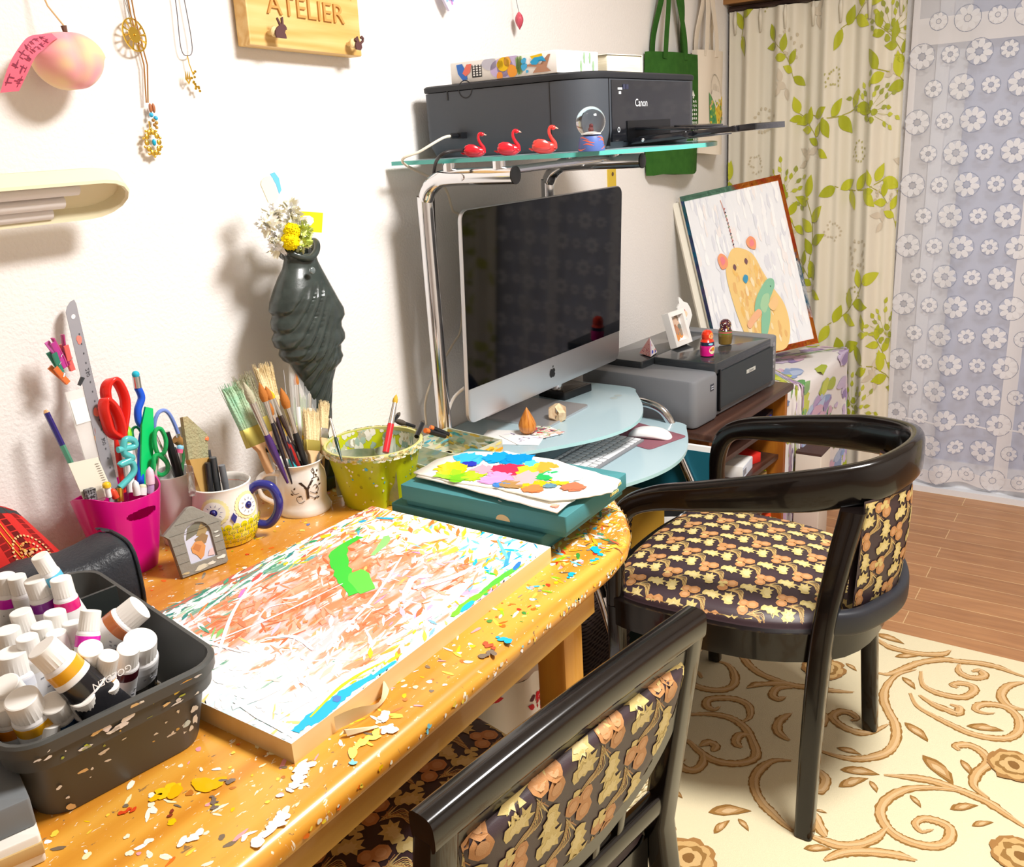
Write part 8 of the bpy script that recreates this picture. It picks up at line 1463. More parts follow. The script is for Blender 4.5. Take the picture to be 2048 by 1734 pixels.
for r_,n in ((.118,30),(.07,18)):
    for i in range(n): a=2*PI*i/n; rq([(.80+r_*math.cos(a)+p,.52+r_*1.5*math.sin(a)+q*1.3) for p,q in blob(.009,5,.3,rb)],'#e8c488' if r_>.1 else rb.choice(('#e8b060','#f0d0a0','#d89048')),4)
for i in range(22): a=rb.uniform(0,6.3); r=rb.uniform(.0,.09); rq([(.80+r*math.cos(a)+p,.52+r*1.5*math.sin(a)+q*1.4) for p,q in blob(.010,5,.4,rb)],rb.choice(('#e8b888','#e8c040','#d88a50')),5)
for i in range(5): a=2*PI*i/5; rq([(.60+.02*math.cos(a)+p,.80+.03*math.sin(a)+q) for p,q in blob(.012,5,.3,rb)],'#f0e0d0',4)
for j in range(8): rq([(j/8,.93),(j/8+.12,.93),(j/8+.12,.995),(j/8,.995)],'#3c4446',1.2)
m.build('cloth_body',[M('red_tartan_wool','#d4231c',.85,sheen=.2,bump=(900,.3,.0006)),VCF],t,smooth=1.5)
# grey sketchbook pile at the frame's edge
t=tag(MB().rbox(.13,.09,.030,.003,.002).build('grey_box',M('grey_box_card','#73777a',.55),loc=(.243,-.492,.7505),smooth=.5,rz=-.3),'grey flat box at the left front of the table beside the tube bin','box')
tag(MB().rbox(.14,.10,.030,.003,.002).rbox(.141,.02,.012,.001,.001,.010,0,-.042,mi=1).build('white_pack',[M('pale_pack_card','#e8e4dc',.6),M('tan_band','#c8a870',.6)],loc=(.238,-.497,.7203),smooth=.5,rz=-.35),'pale pack lying underneath the grey flat box','box')
# ---------------------------------------------------------------- things in the magenta bucket
GP=lambda k:[V(p) for p in G[k]]
r0,r1,r2_,r3=GP('ruler'); t=thing('steel_ruler','long steel ruler with red and black markings standing in the magenta bucket','ruler',(r2_+r3)/2); W_=t.matrix_basis.inverted(); m=MB(); m.T=W_
ax=(r0-r2_).normalized(); L=(r0-r2_).length; sx_=(r1-r0).normalized(); wR=(r1-r0).length*.98; nz=sx_.cross(ax).normalized()
def rp2(u,v,o=0): return tuple(r2_+ax*v+sx_*u+nz*o)
o_=1 if nz.y<0 else -1
P=[(0,-.04),(wR,-.04),(wR,L*.985),(wR*.9,L*1.01),(wR*.55,L*1.008),(wR*.2,L*.99),(0,L*.965)]
O_=P; m.loft([[rp2(u,v,-.0005) for u,v in P],[rp2(u,v,.0005) for u,v in P]]); 
k=0
while .03+k*.0145<L-.04:
    v=.03+k*.0145; m.poly([(wR*.62,v),(wR*.72,v),(wR*.72,v+.0028),(wR*.62,v+.0028)],lambda a,b:rp2(a,b,o_*.0009),mi=1,col='#4a4a50'); k+=1
for v in (L-.055,L-.165,L-.29): m.poly([(wR*.55+p,v+q*1.6) for p,q in blob(.0042,9,.25,rb)],lambda a,b:rp2(a,b,o_*.0010),mi=1,col='#f08070')
tx=lambda s,v,sz:m.text(s,sz,None,fn=lambda x,y:rp2(wR*.66-y*1.0,v-x,o_*.0011),mi=1,col='#4a4a50')
tx('250',L-.105,.0085); tx('200',L-.21,.0075)
for k in range(60): m.poly([(wR*.93,.02+k*(L-.06)/60),(wR*.995,.02+k*(L-.06)/60),(wR*.995,.0206+k*(L-.06)/60)],lambda a,b:rp2(a,b,o_*.0009),mi=1,col='#5a5a60')
m.poly([(wR*.5+.0035*math.cos(i),L-.02+.0035*math.sin(i)) for i in [2*PI*j/14 for j in range(14)]],lambda a,b:rp2(a,b,o_*.0010),mi=1,col='#f3efec')
m.build('ruler_blade',[M('ruler_steel','#8d8b91',.45,metal=.1),VCP],t,smooth=0)
b,a=GP('navy'); stick('pencil','navy blue hexagonal pencil with a green glitter band leaning left','pencil',[('shaft',0,.30,.0042,.0042,colr('#2c2470'),1,'hex'),('glitter_band',.30,.55,.0042,.0042,M('green_glitter','#5a9a80',.4,metal=.3),1,'hex'),('shaft',.55,.965,.0042,.0042,colr('#2c2470'),1,'hex'),('wooden_end',.965,1,.0042,.0022,M('bare_wood','#d8a878',.7),1,'hex')],a,b)
def plate(name,label,cat,key,th,mat,deco=None,parts='body',idx=None,smooth=.5,mat2=None):
    P=GP(key); P=P if idx is None else [P[i] for i in idx]; t=thing(name,label,cat,P[-1]); W_=t.matrix_basis.inverted(); n_=(P[1]-P[0]).cross(P[2]-P[1]).normalized()*th; m=MB(); m.T=W_
    m.loft([[tuple(p) for p in P],[tuple(p+n_) for p in P]]); 
    if deco: deco(m,P,n_)
    m.build(parts,[mat,mat2 or VCP],t,smooth=smooth); return t
def quadf(P,u,v,o): a=P[3].lerp(P[2],u); b=P[0].lerp(P[1],u); return tuple(a.lerp(b,v)+V((0,-1,.0))*o)
plate('plastic_square','ivory plastic square with scale marks in the magenta bucket','ruler','square',.0015,M('ivory_plastic','#e6e0d0',.4),lambda m,P,n_:[m.poly([(.80,.86-k*.06),(.93,.86-k*.06),(.93,.848-k*.06),(.80,.848-k*.06)],lambda u,v:quadf(P,u,v,.0012),mi=1,col='#6a6258') for k in range(10)])
def gir(m,P,n_):
    for i in range(46):
        v=.08+.52*(i/46); u=.52+.16*math.sin(v*3)+rb.uniform(-.10,.10); m.poly([(u+p,v+q) for p,q in blob(.045,6,.3,rb)],lambda a,b:quadf(P,a,b,.0012+i*1e-5),mi=1,col=rb.choice(('#f0a820','#e89010','#f4b840','#c86a14','#8a3a20')))
    m.poly([(.05,.70),(.60,.70),(.60,.92),(.05,.92)],lambda a,b:quadf(P,a,b,.0012),mi=1,col='#f4f2ec')
plate('clear_sleeve','clear plastic sleeve with a giraffe strip standing left of the steel ruler','sleeve','sleeve',.002,M('sleeve_film','#f4f2ee',.15,alpha=.38,spec=.6),gir)
pg=GP('pegs'); cols=('#c03a98','#b02a78','#f08048','#ee7a78','#3a9a80','#8accd0')
def peg(i,a,b,c1,c2,label):
    a,b=V(a),V(b); t=thing('clothes_peg',label,'clothes peg',b,group=None); d=(a-b); L=d.length; T=frame((0,0,0),d)
    for sg,c in ((1,c1),(-1,c2)):
        m=MB(); m.T=T; m.loft([[(sg*x+u,v,z) for u,v,_ in rrect(.0028,.008,.0008,2)] for x,z in ((.0016,0),(.0020,L*.35),(.0035,L*.5),(.0065,L*.85),(.0078,L*1.0))]); m.build('jaw',colr(c,.5),t,smooth=.6)
    m=MB(); m.T=T; m.tube([(-.006,-.0,L*.42),(-.004,.005,L*.46),(.004,.005,L*.46),(.006,0,L*.42)],.0006,5); m.build('spring',SILV,t)
for i,(ia,ib,c1,c2,lb_) in enumerate(((0,1,'#c03a98','#d86ab8','magenta wooden peg clipped at the top left of the sleeve'),(2,3,'#a8286c','#c04088','plum pink wooden peg at the very top of the peg bunch'),(4,5,'#2f8a72','#4aa88c','green wooden peg beneath the magenta one'),(6,7,'#ee7a38','#f08a48','orange wooden peg at the bottom left of the bunch'),(8,9,'#ee6a66','#f49a90','coral wooden peg at the right of the bunch'))): peg(i,pg[ia],pg[ib],c1,c2,lb_)
stick('binder_clip','dark wire clip behind the steel ruler','clip',[('clip',0,1,.002,.0025,DGREY,2)],pg[11],pg[10])
q=GP('bendy'); t=thing('bendy_pencil','bright blue wavy pencil with a turquoise eraser in the magenta bucket','pencil',q[-1]); W_=t.matrix_basis.inverted(); Q=spline(q[1:],6)
m=MB(); m.T=W_; m.tube(Q,.0058,14); m.build('shaft',colr('#0f5ae0',.4),t); m=MB(); m.T=W_; m.tube([q[1],q[0]+(q[1]-q[0])*.25],.0060,14); m.build('ferrule',SILV,t); m=MB(); m.T=W_; m.sphere(q[0]+(q[1]-q[0])*.12,.0058,12,8); m.build('eraser',colr('#18b4d0',.7),t)
plate('green_sheath','bright green plastic blade sheath upright in the magenta bucket','sheath','sheath',.004,M('spring_green_plastic','#10d070',.3))
def ring(m,P,r,n=10): m.tube(spline(P,6,True),r,n,closed=True)
t=thing('scissors','large red handled scissors standing handle up beside the steel ruler','scissors',GP('redC')[1]); W_=t.matrix_basis.inverted(); RP=colr('#e8281e',.25)
def loopwall(m,P,h,th):   # broad flat loop
    Q=spline(P,6,True); n=len(Q); c=sum(Q,V())/n; R=[]
    for i in range(n):
        tt=(Q[(i+1)%n]-Q[i-1]).normalized(); nn_=V((0.55,-.80,.15)); nn_=(nn_-tt*nn_.dot(tt)).normalized(); u=tt.cross(nn_); R.append([Q[i]+nn_*a*h+u*b*th for a,b in ((-1,-.6),(-.8,-1),(.8,-1),(1,-.6),(1,.6),(.8,1),(-.8,1),(-1,.6))])
    m.loft(R,closed=True)
m=MB(); m.T=W_; loopwall(m,GP('redA'),.008,.0034); m.build('handle',RP,t,smooth=1); m=MB(); m.T=W_; loopwall(m,GP('redB'),.008,.0034); m.build('handle',RP,t,smooth=1)
m=MB(); m.T=W_; a,b=GP('redC'); m.tube([a,b,b+(b-a)*.4],[.006,.005,.002],8,sec=[(-1,-.25),(1,-.25),(1,.25),(-1,.25)]); m.build('blade',SILV,t)
a,b=GP('redD'); stick('red_pen','small red handled craft knife below the red scissors','craft knife',[('handle',0,.8,.004,.0045,RP),('cap',.8,1,.0045,.003,RP)],b,a)
q=GP('twist'); t=thing('twisted_pencil','turquoise pencil twisted into a knot in front of the blue one','pencil',q[-1]); W_=t.matrix_basis.inverted(); m=MB(); m.T=W_; m.tube(spline(q,8),.0050,12); m.build('shaft',M('pearl_turquoise','#5cc8cc',.25,metal=.2),t); m=MB(); m.T=W_; m.tube([q[-1],q[-1]+V((-.004,-.002,-.02))],.0046,10); m.build('ferrule',GOLD,t)
t=thing('scissors','green handled scissors at the right edge of the magenta bucket','scissors',GP('grnC')[1]); W_=t.matrix_basis.inverted(); GRP=colr('#17b060',.25)
for k in ('grnA','grnB'): m=MB(); m.T=W_; ring(m,GP(k),.0036); m.build('handle',GRP,t)
a,b=GP('grnC'); m=MB(); m.T=W_; m.tube([a,b],[.004,.004],8,sec=[(-1,-.3),(1,-.3),(1,.3),(-1,.3)]); m.build('blade',SILV,t)
t=thing('scissors','tiny green handled scissors half hidden behind the blue wavy pencil','scissors',V(G['bendy'][-1])+V((0,.02,0))); W_=t.matrix_basis.inverted(); m=MB(); m.T=W_; ring(m,GP('grnD')[:5],.0024,8); m.build('handle',GRP,t); m=MB(); m.T=W_; m.tube([GP('grnD')[3],GP('grnD')[3]+V((-.004,-.01,-.06))],.002,6); m.build('blade',SILV,t)
a,b=GP('pinkpen')[::-1]; stick('marker','pale pink capped marker at the front of the magenta bucket','marker',[('barrel',0,.35,.0055,.0055,colr('#c8a8d8')),('cap',.35,1,.0066,.0060,colr('#f2cfe0'),1,'dome')],a,b)
a,b=GP('spat')[::-1]; stick('craft_stick','flat grey wooden stick right of the pink marker','stick',[('stick',0,1,.0026,.0026,M('grey_wood_stick','#b8aea6',.6),2.6,'dome')],a,b)
a,b=GP('limepen')[::-1]; stick('marker','lime capped white pen behind the turquoise pencil','marker',[('barrel',0,.72,.0055,.0055,WHT),('cap',.72,1,.0058,.0055,colr('#8ad828'),1,'dome')],a,b)
a,b=GP('whitepen')[::-1]; stick('marker','short white pen at the front rim of the magenta bucket','marker',[('barrel',0,1,.0055,.0045,WHT,1,'dome')],a,b)
stick('glue_tube','white and green capped tube behind the pink marker','tube',[('barrel',0,.7,.006,.006,WHT),('cap',.7,1,.006,.005,colr('#e8e4c0'),1,'dome')],V(G['pinkpen'][1])+V((-.012,.004,0)),V(G['pinkpen'][0])+V((-.012,.006,-.025)))
plate('black_case','small black patterned case at the left rim of the magenta bucket','case','blackbox',.010,M('black_case_plastic','#1e1c20',.4,vary=(300,'#8a8a90',.05,(1,1,1))))
a,b=GP('vial'); stick('glass_vial','small clear vial beside the black case','vial',[('vial',0,1,.006,.006,CLEAR)],b,a+V((0,0,.008)))
stick('giraffe_toy','small yellow toy head on a white stick near the bucket rim','toy',[('stick',0,.7,.004,.004,WHT),('head',.65,1,.006,.006,colr('#f0c020'),1,'dome')],V(G['vial'][1])+V((.012,0,0)),V(G['vial'][0])+V((.014,0,.012)))
a,b=GP('redcap'); stick('red_cap_pen','orange red capped pen at the bucket rim beneath the twisted pencil','pen',[('cap',0,1,.005,.0045,colr('#e84a2c'),1,'dome')],b,a+V((0,0,.006)))
# white cup contents
t=thing('scissors','scissors with a pale blue loop handle behind the white cup','scissors',(.82,-.07,.80)); W_=t.matrix_basis.inverted(); m=MB(); m.T=W_; q=GP('loopA'); m.tube(spline(q,6),.0032,10); m.build('handle',colr('#7a94dc',.3),t); m=MB(); m.T=W_; m.tube([q[0],(.815,-.07,.80)],.002,6); m.tube([q[-1],(.820,-.07,.80)],[.004,.002],6); m.build('blade',SILV,t)
def brp(t,T,L):
    m=MB(); m.T=T; m.text('Pentel',.010,Matrix.Translation((0,-.0062,L*.35))@Matrix.Rotation(PI/2,4,'X')@Matrix.Rotation(PI/2,4,'Z'),col='#e8e8e8') if 0 else [m.box(-.001,.001,-.0072,-.0064,L*(.30+.06*k),L*(.33+.06*k),col='#e4e4e4') for k in range(5)]; m.build('white_marks',VCG,t,smooth=0)
for key,lb_ in (('brushpen','black brush pen leaning in the white cup, left one'),('brushpen2','black brush pen with white lettering in the white cup, right one')):
    b,a=GP(key); stick('brush_pen',lb_,'pen',[('barrel',0,.6,.0060,.0064,BLKP),('cap',.6,1,.0066,.0050,BLKP)],a+(a-b)*.5,b,extra=brp)
b,a=GP('greenpen'); stick('pen','slim dark green pen in the white cup','pen',[('barrel',0,1,.003,.0035,colr('#1f6a34'))],a,b)
b,a=GP('candy'); stick('candy_pen','pen with a blue and pink striped top in the white cup','pen',[('lower',0,.5,.0055,.0055,colr('#f06a98')),('upper',.5,1,.0055,.0055,colr('#8acce8'),1,'dome')],a,b)
b,a=GP('metalclip'); stick('metal_punch','grey metal strip with punched holes in the white cup','tool',[('strip',0,1,.0012,.0012,STEEL,4)],a,b)
b,a=GP('cork'); stick('cork_roll','hollow brown tape core seen above the white cup','tape',[('core',0,1,.008,.008,M('brown_core','#9a7038',.7))],a,b)
# owl mug contents
P=GP('flat'); t=thing('paint_brush','wide wooden flat brush with splayed beige bristles in the owl mug','paint brush',(P[5]+P[6])/2); W_=t.matrix_basis.inverted(); m=MB(); m.T=W_
Q=[P[0],P[1],P[2],P[3],P[7]]; n_=V((.3,-.9,.2))*.006
m.loft([[tuple(p-n_*.5) for p in Q],[tuple(p+n_*.5) for p in Q]]); m.build('bristles',M('beige_bristle','#b9a880',.85,bump=(240,1,.003),vary=(26,'#98a080',.2,(1,1,.4))),t,smooth=.6)
m=MB(); m.T=W_; Q=[P[7],P[3],P[4],P[5],P[6]]; m.loft([[tuple(p-n_*.7) for p in Q],[tuple(p+n_*.7) for p in Q]]); m.build('handle',M('worn_wood_handle','#b58f4a',.6,vary=(20,'#d0a868',.2,(1,1,.3))),t,smooth=.6)
for k,lb_,c,r in (('pen1','thick dark grey pen in the owl mug','#34383c',.0064),('pen2','shorter mid grey pen at the right in the owl mug','#6a6e74',.0056),('pen3','black pen beside the flat brush in the owl mug','#26282c',.005),('pen4','slim black pen standing at the back of the owl mug','#3a3c40',.0035)):
    b,a=GP(k); stick('pen',lb_,'pen',[('barrel',0,.45,r*.92,r*.92,colr(c)),('cap',.45,1,r,r*.92,colr(c))],a+(a-b)*.35,b)
b,a=GP('tweez'); stick('tweezers','clear plastic dropper at the left rim of the owl mug','dropper',[('barrel',0,.75,.0055,.0055,CLEAR),('bulb',.75,1,.0055,.0045,CLEAR,1,'dome')],a,b)
b,a=GP('pin'); stick('bead_pin','thin pin topped by an orange bead near the flat brush','pin',[('pin',0,.75,.0008,.0008,SILV),('bead',.7,1,.0045,.0045,colr('#ee7a4a'),1,'dome')],a,b)
# brushes of the Y mug
FC_=M('ferrule_nickel','#d8d4cc',.25,metal=.9); FG=M('brass_ferrule','#c8b860',.4,metal=.7)
P=GP('y_wide'); a,b=P[1],P[0]
def wide(label,key,w,h1,h2,bm,fm,hm,th=.006,ang=0):
    b,a=GP(key); t=thing('paint_brush',label,'paint brush',a-(b-a).normalized()*.05); W_=t.matrix_basis.inverted(); d=(b-a); L=d.length; T=W_@frame(a,d,(0,1,0))
    m=MB(); m.T=T; m.loft([rrect(w*s_,th*q,.001,2,z) for s_,q,z in ((.92,1,L*h1),(1.0,1.0,L*(h1+.2)),(1.12,.7,L*.85),(1.16,.2,L*.96))]); 
    rn_=random.Random(int(w*9999))
    for k_ in range(120):
        x0=rn_.uniform(-.5,.5); y0=rn_.uniform(-.5,.5); z0_=L*h1; z1_=L*rn_.uniform(.93,1.04); fx=1.22*(1+rn_.uniform(-.03,.05))
        m.tube([(x0*w*.92,y0*th*1.1,z0_),(x0*w*1.06,y0*th*1.1,(z0_+z1_)/2),(x0*w*fx,y0*th*1.3,z1_)],[.0010,.0009,.0003],3)
    m.build('bristles',bm,t,smooth=.8)
    m=MB(); m.T=T; m.rbox(w*.96,th*1.25,L*(h1-h2),.001,.0008,L*h2); m.build('ferrule',fm,t); m=MB(); m.T=T; m.loft([rrect(w*s_,th*q,.002,2,z) for s_,q,z in ((.22,1.3,-.05),(.24,1.3,-.01),(.5,1.2,L*h2*.6),(.9,1.1,L*h2))]); m.build('handle',hm,t,smooth=.8); return t
wide('very wide hake brush with mint tinted bristles and brass band in the Y mug','y_wide',.048,.30,.02,BR_['mint'],FG,M('bare_wood'),.009)
wide('wide brush with dull green bristles behind the wide hake brush','y_green_bristle',.030,.45,.25,BR_['gr'],FG,M('bare_wood'),.007)
wide('tall pale wooden brush with cream bristles at the back of the Y mug','y_bigtan',.030,.52,.45,BR_['c'],M('bare_wood_pale','#e8c494',.6),M('bare_wood_pale'),.008)
wide('broad brush with bright green bristles in the middle of the Y mug','y_gfan',.036,.55,.40,BR_['g'],FG,colr('#2a2a2e'),.008)
wide('flat brush with cream bristles and brass band in a plastic sleeve','y_flat2',.034,.42,.22,BR_['c'],FG,M('bare_wood_pale'),.007)
wide('flat brush with ragged cream bristles at the right of the Y mug','y_flat3',.018,.55,.38,BR_['c'],FC_,M('bare_wood_pale'),.006)
brush('round brush with dusty grey bristles and glittery purple handle','y_round_grey','#4a2a6e',FC_,'gr',.0062,hr=.0060,bl=.2,fr=.3)
brush('sable brush with rust coloured tip, leftmost of the orange ones','y_t1','#26202a',FC_,'o',.0062,bl=.18,fr=.2)
brush('sable brush with small rust tip next to the leftmost one','y_t2','#3a2a3a',FC_,'o',.0050,bl=.16,fr=.2)
brush('round brush with bright yellow tip in the Y mug','y_yelb','#3a2a24',FC_,'y',.0042,bl=.16,fr=.3)
brush('brush with cream tip and long gold ferrule in the Y mug','y_t3','#1e2030',GOLD,'c',.0042,bl=.14,fr=.34)
brush('thick brush with copper hair and dark red handle','y_redb','#a8201e',FC_,'o',.0066,bl=.20,fr=.28,hr=.0056)
brush('thick pointed brush with copper hair and black handle','y_b4','#1e1e20',FC_,'o',.0068,bl=.20,fr=.24,hr=.0060)
brush('fine brush with a turquoise handle, clean silver ferrule','y_teal','#1fb0b8',FC_,'k',.0022,bl=.05,fr=.42,hr=.0052)
brush('slim brush with an olive and black handle in the Y mug','y_olive','#20201c',FC_,'k',.0024,bl=.1,fr=.3,hr=.0040)
brush('slim brush with a leaf green handle in the Y mug','y_lime','#4aa838',GOLD,'y',.0022,bl=.08,fr=.4,hr=.0048)
brush('fine brush with a royal blue handle at the front right of the Y mug','y_blue','#2a2f9a',FC_,'k',.0018,bl=.1,fr=.32,hr=.0036)
brush('dark brush with an orange ring on its black handle','y_navyb','#1c1a22',FC_,'k',.0040,bl=.12,fr=.2,hr=.0050)
b,a=GP('y_bare'); stick('wire_needle','thin bare wire needle sticking up from the Y mug','needle',[('needle',0,1,.0007,.0004,STEEL)],a,b)
for k,lb_ in (('y_sl1','brush with pale tip in a clear sleeve, left of the two sleeved ones'),('y_sl2','brush with fine tip in a clear sleeve, right of the two sleeved ones')):
    b,a=GP(k); t=stick('sleeved_brush',lb_,'paint brush',[('handle',0,.6,.003,.004,WHT),('ferrule',.58,.80,.004,.004,FC_),('bristles',.79,.92,.0042,.004,BR_['o'],1,'tip')],a,b); m=MB(); d=b-a; m.T=frame((0,0,0),d,(0,1,0)); m.loft([rrect(.027,.005,.001,2,d.length*.3),rrect(.030,.007,.001,2,d.length*.8),rrect(.030,.001,.0004,2,d.length*1.0)]); m.build('sleeve',M('clear_film','#ffffff',.08,alpha=.22,spec=.9),t,smooth=.5)
# lime bucket brushes
def bb(label,key,hc,br,w,**k): return brush(label,key,hc,FC_,br,w,**k)
b,a=GP('gb_red'); stick('paint_brush','brush with a bright red handle and yellow bristles upright in the lime bucket','paint brush',[('handle',0,.48,.0058,.0058,colr('#e0202c')),('ferrule',.48,.84,.0054,.0040,FC_),('bristles',.83,1,.0042,.004,M('ochre_bristle','#c8a030',.8),1,'tip')],a+(a-b)*.2,b)
bb('thin dark brush leaning on the left rim of the lime bucket','gb_thin','#1f3a30','k',.0020,fr=.4,bl=.08,hr=.003)
b,a=GP('gb_dk1'); stick('paint_brush','small dark pointed brush tip beside the red handled brush','paint brush',[('handle',0,.6,.003,.004,BLKP),('bristles',.6,1,.0035,.003,BR_['k'],1,'tip')],a,b)
b,a=GP('gb_dk2')[0],GP('gb_dk2')[1]; stick('paint_brush','brown bristled brush lying across the back rim of the lime bucket','paint brush',[('handle',0,.5,.003,.004,BLKP),('bristles',.45,1,.005,.004,BR_['k'],1,'tip')],a,b)
b,a=GP('gb_dk3'); stick('paint_brush','short black brush standing at the right rim of the lime bucket','paint brush',[('handle',0,.75,.0042,.0045,BLKP),('bristles',.7,1,.004,.003,BR_['k'],1,'tip')],a,b)
for k,lb_ in (('gb_bl1','black handled brush with an orange end lying on the clear box, lower one'),('gb_bl2','black handled brush with an orange end lying on the clear box, upper one')):
    b,a=GP(k); stick('paint_brush',lb_,'paint brush',[('handle',.12,.85,.0052,.0046,BLKP),('gold_tip',.85,1,.0040,.002,GOLD),('orange_end',0,.14,.0046,.0052,colr('#f0742c'))],b+V((0,0,.018)),a+V((0,0,.018)))
# ---------------------------------------------------------------- paint bin and tubes
BINP=M('charcoal_bin_plastic','#4a4b49',.42,spec=.5); bx,by_,brz=.420,-.392,-.165
t=thing('paint_bin','dark grey plastic bin splashed with white paint, packed with paint tubes','bin',(bx,by_,.7203),brz); m=MB(); h=.103
def rb_r(w,d,z,r=.03): return rrect(w,d,r,6,z)
o=[rb_r(.168,.290,0,.03),rb_r(.172,.294,.004,.032),rb_r(.192,.322,.066,.034),rb_r(.196,.326,.070,.034),rb_r(.206,.338,.070,.036),rb_r(.210,.342,.086,.037),rb_r(.216,.348,.088,.038),rb_r(.218,.350,.100,.038),rb_r(.214,.346,.103,.036),rb_r(.206,.338,.1025,.034),rb_r(.202,.334,.094,.033),rb_r(.188,.318,.062,.032),rb_r(.164,.286,.004,.028)]
m.loft(o)
rn=random.Random(14)
def bf(u,z,o_=.0006): # front face (-y side) point
    w=.168+.024*min(z/.066,1); d=.290+.032*min(z/.066,1)
    if z>.070: w,d=.206+.012*(z-.07)/.03,.338+.012*(z-.07)/.03
    return (u*w/2*.80,-d/2-o_,z)
def bs(u,z,o_=.0006):
    w=.168+.024*min(z/.066,1); d=.290
    if z>.070: w=.206+.012*(z-.07)/.03
    return (w/2+o_,u*d/2*.8,z)
for i in range(46): 
    u,z=rn.uniform(-1,1),rn.choice((rn.uniform(.072,.098),rn.uniform(.01,.064))); P=blob(rn.uniform(.0008,.0026),6,.5,rn); st=rn.choice((1,2.5)); 
    m.poly([(u+p*st/.08,(max(z+q,.0730) if z>.07 else min(z+q,.0650))) for p,q in P],bf,mi=1,col=rn.choice(('#f0f0ec','#e8e8e8','#a8b848','#e8c890','#c8a860','#d8d8d8')))
for (u,z,r,c,st) in ((-.25,.086,.0045,'#ece8ee',1),(-.1,.080,.004,'#f0eef0',1.6),(.0,.086,.0045,'#f0f0f2',1.3),(-.5,.074,.004,'#b8cc38',1),(.95,.050,.005,'#e4e4e2',.7),(.99,.035,.006,'#e8e8e6',.6),(.93,.026,.004,'#e8e8e6',.6),(.85,.035,.004,'#c8e0e8',1.2),(.7,.092,.004,'#e8b050',2.2),(.6,.088,.003,'#e8d058',1),(.30,.090,.0025,'#c8d860',1),(-.9,.006,.004,'#d8b880',1.4)): 
    P=blob(r,9,.45,rn); m.poly([(min(u+p*st/.08,1.02),(max(z+q,.0730) if z>.07 else min(z+q,.0650))) for p,q in P],bf,mi=1,col=c)
m.build('bin_body',[BINP,VCG],t,smooth=.6)
m=MB(); T=Matrix.Rotation(-.0,4,'Z'); m.box(-.090,.092,.052,.056,.02,.118); m.build('divider_plate',M('smoky_black_plate','#2c302f',.25,coat=.2),t,smooth=0)
CAP=M('white_tube_cap','#f6f3ee',.45); BODY=M('white_tube_body','#f3f2f3',.35,coat=.15)
def ptube(p,ax,r,L,band,second,text,label,rim=24,capr=None):
    """p top of the cap, ax direction from cap down to the crimp"""
    p=V(p); d=-V(ax).normalized(); base=p-d*L; t=thing('paint_tube',label,'paint tube',base,group=None); rl_=random.Random(int(p.x*9999)+int(r*1e5))
    T=frame((0,0,0),d,(0,1,0.01)); hc=min(.020,L*.2)*(.9+r*10); cr=r*.92
    m=MB(); m.T=T; R=[]; n=48
    for z,k in ((L-hc,1.0),(L-hc*.12,.97),(L-hc*.03,.95),(L,.88)):
        R.append([(cr*k*(1-(.035 if (i%2 and z<L-hc*.05) else 0))*math.cos(2*PI*i/n),cr*k*(1-(.035 if (i%2 and z<L-hc*.05) else 0))*math.sin(2*PI*i/n),z) for i in range(n)])
    m.loft(R); m.build('cap',CAP,t,smooth=.5)
    m=MB(); m.T=T; zb=L-hc-.001
    R=[ell(cr*.98,cr*.98,28,zb+.0008),ell(r*1.0,r*1.0,28,zb-.002)]
    steps=((.004,1.03,1.02),(.012,1.04,1.0),(.018,1.05,.97)); 
    seq=[(zb-.004,1.03,1.02,0),(zb-.0055,1.05,1.03,1),(zb-.0155,1.07,1.0,1),(zb-.016,1.07,.99,2),(zb*.45,1.22,.62,2),(zb*.45-.001,1.22,.61,3),(.012,1.38,.16,3),(0,1.42,.06,3)]
    prev=R[-1]; m.loft(R,cap=(1,0),mi=0)
    for z,kx,ky,mt in seq:
        cur=ell(r*kx,r*ky,28,max(z,0)); m.loft([prev,cur],cap=(0,0),mi=(1 if mt in(1,) else (2 if mt==3 else 0)),col=(band if mt==1 else second if mt==3 else None) or '#f3f2f3'); prev=cur
    m.loft([prev,[(x,y,z-.0001) for x,y,z in prev]],cap=(0,1),mi=0)
    if text:
        for yy in (1,-1): m.text(text,r*.62,Matrix.Translation((0,yy*r*.80,zb*.62))@Matrix.Rotation(PI/2*(-1 if yy>0 else 1),4,'X')@Matrix.Rotation(PI if yy<0 else 0,4,'Z'),mi=1,col='#f4f4f4' if second=='#26262a' else '#3a3a3e')
        if second=='#26262a': 
            prev=None
            m.loft([ell(r*1.12,r*.93,28,zb*.72),ell(r*1.22,r*.66,28,zb*.48)],cap=(0,0),mi=1,col='#26262a')
    else:
        for k in range(5):
            a=1.5*PI+rl_.uniform(-1,1); zz=zb*rl_.uniform(.55,.78); m.box(r*.98*math.cos(a)-.0015,r*.98*math.cos(a)+.0015,r*.92*math.sin(a)-.0004,r*.92*math.sin(a)+.0004,zz,zz+.0012,mi=1,col='#8a8a90')
    m.build('tube_body',[BODY,VCG,VCG],t,smooth=.8); return t
used=set()
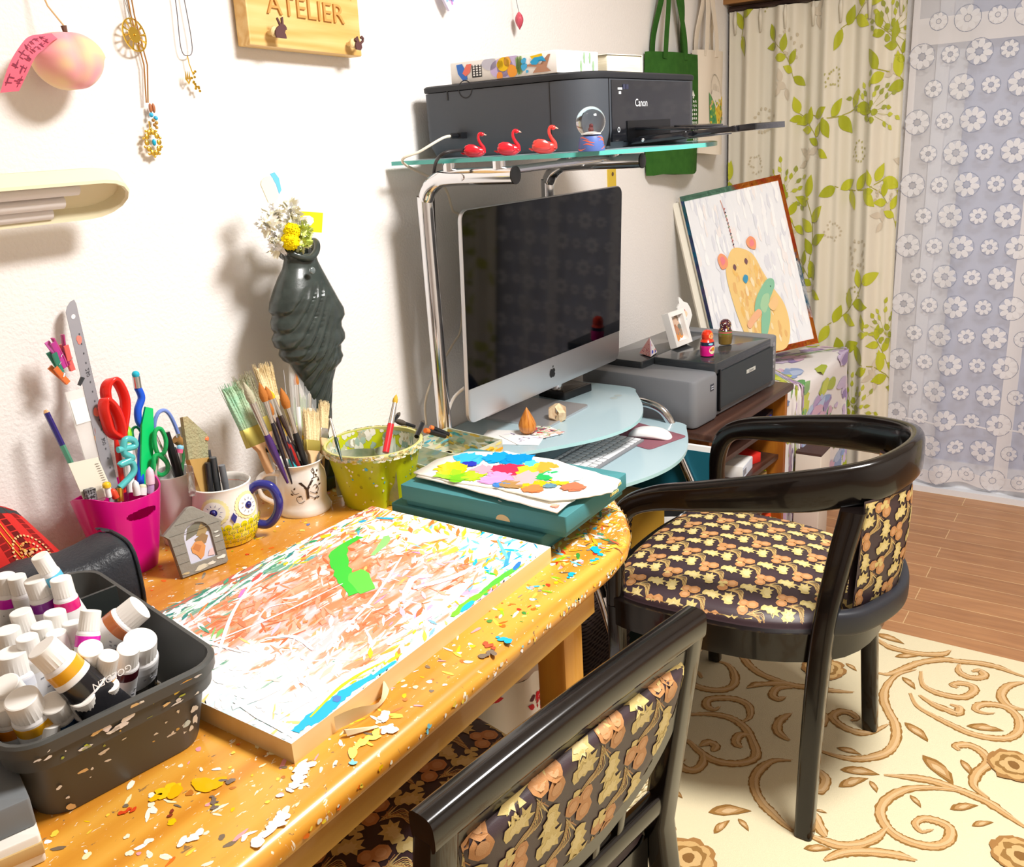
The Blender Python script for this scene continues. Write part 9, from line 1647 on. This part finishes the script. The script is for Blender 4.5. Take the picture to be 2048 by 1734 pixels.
for (x,y,z,r,dx,dy,L,b,s,tx,lb_) in TB:
    lab=lb_ if lb_.startswith(('tube','slim','squat','big','small','short','large')) else 'tube with a magenta band and big white cap '+lb_.replace('cap_magenta ','')
    L=min(L,z-.726)*1.0
    if y<-.515 and x>.33: dy=max(dy,.42); y=max(y,-.548)
    ptube((x,y,z),(dx,dy,-1),r,L*math.sqrt(1+dx*dx+dy*dy),b,s,tx,lab+(' in the paint bin' if 'bin' not in lab and len(lab.split())<13 else ''))
def vt(a,b,r,band,second,tx,label): a,b=V(a),V(b); return ptube(a,b-a,r,(b-a).length,band,second,tx,label)
t=vt(BRN[0],BRN[1],.0175,'#b8693a','#2a2426','','large white tube with a copper brown shoulder lying across the far corner of the bin')
vt(YLW[0],YLW[1],.0115,'#f0b418','#f4f2ee','YELLOW','slim tube with a yellow band and printed word lying beside the ochre one')
vt(WHT2[0],WHT2[1],.019,'#f4f4f6','#2a2a30','','wide flat white tube with a black round label standing behind the maroon one')

# ---------------------------------------------------------------- groups of repeats
GRP={'paint_tube':'paint tubes standing in the dark bin','clothes_peg':'coloured wooden pegs clipped above the magenta bucket','flower':'flowers in the fish vase','nesting_doll':'nesting dolls on the grey printer','tote_bag':'tote bags hanging on the wall','gift_box':'stacked teal boxes','paper_palette':'paper paint palettes on the teal boxes','necklace':'necklaces on the wall','power_cable':'cables behind the computer','curtain':'leafy curtains at the window','scissors':'scissors in the pen bucket and cup','brush_pen':'black brush pens in the white cup','marker':'markers in the magenta bucket','mug':'mugs holding pens and brushes','pencil':'pencils in the magenta bucket','pen':'pens in the owl mug and white cup','sleeved_brush':'brushes in clear sleeves in the Y mug'}
for o in list(bpy.data.objects):
    if o.parent is None and 'label' in o.keys() and 'group' not in o.keys():
        b=o.name.split('.')[0]
        if b=='paint_brush':
            x=o.location.x
            if .93<x<1.05 and o.location.y>-.2: o['group']='paint brushes in the Y mug'
            elif x>=1.05: o['group']='paint brushes in the lime bucket'
        elif b in GRP: o['group']=GRP[b]
        w_=o['label'].split()
        if len(w_)>16: o['label']=' '.join(w_[:16])
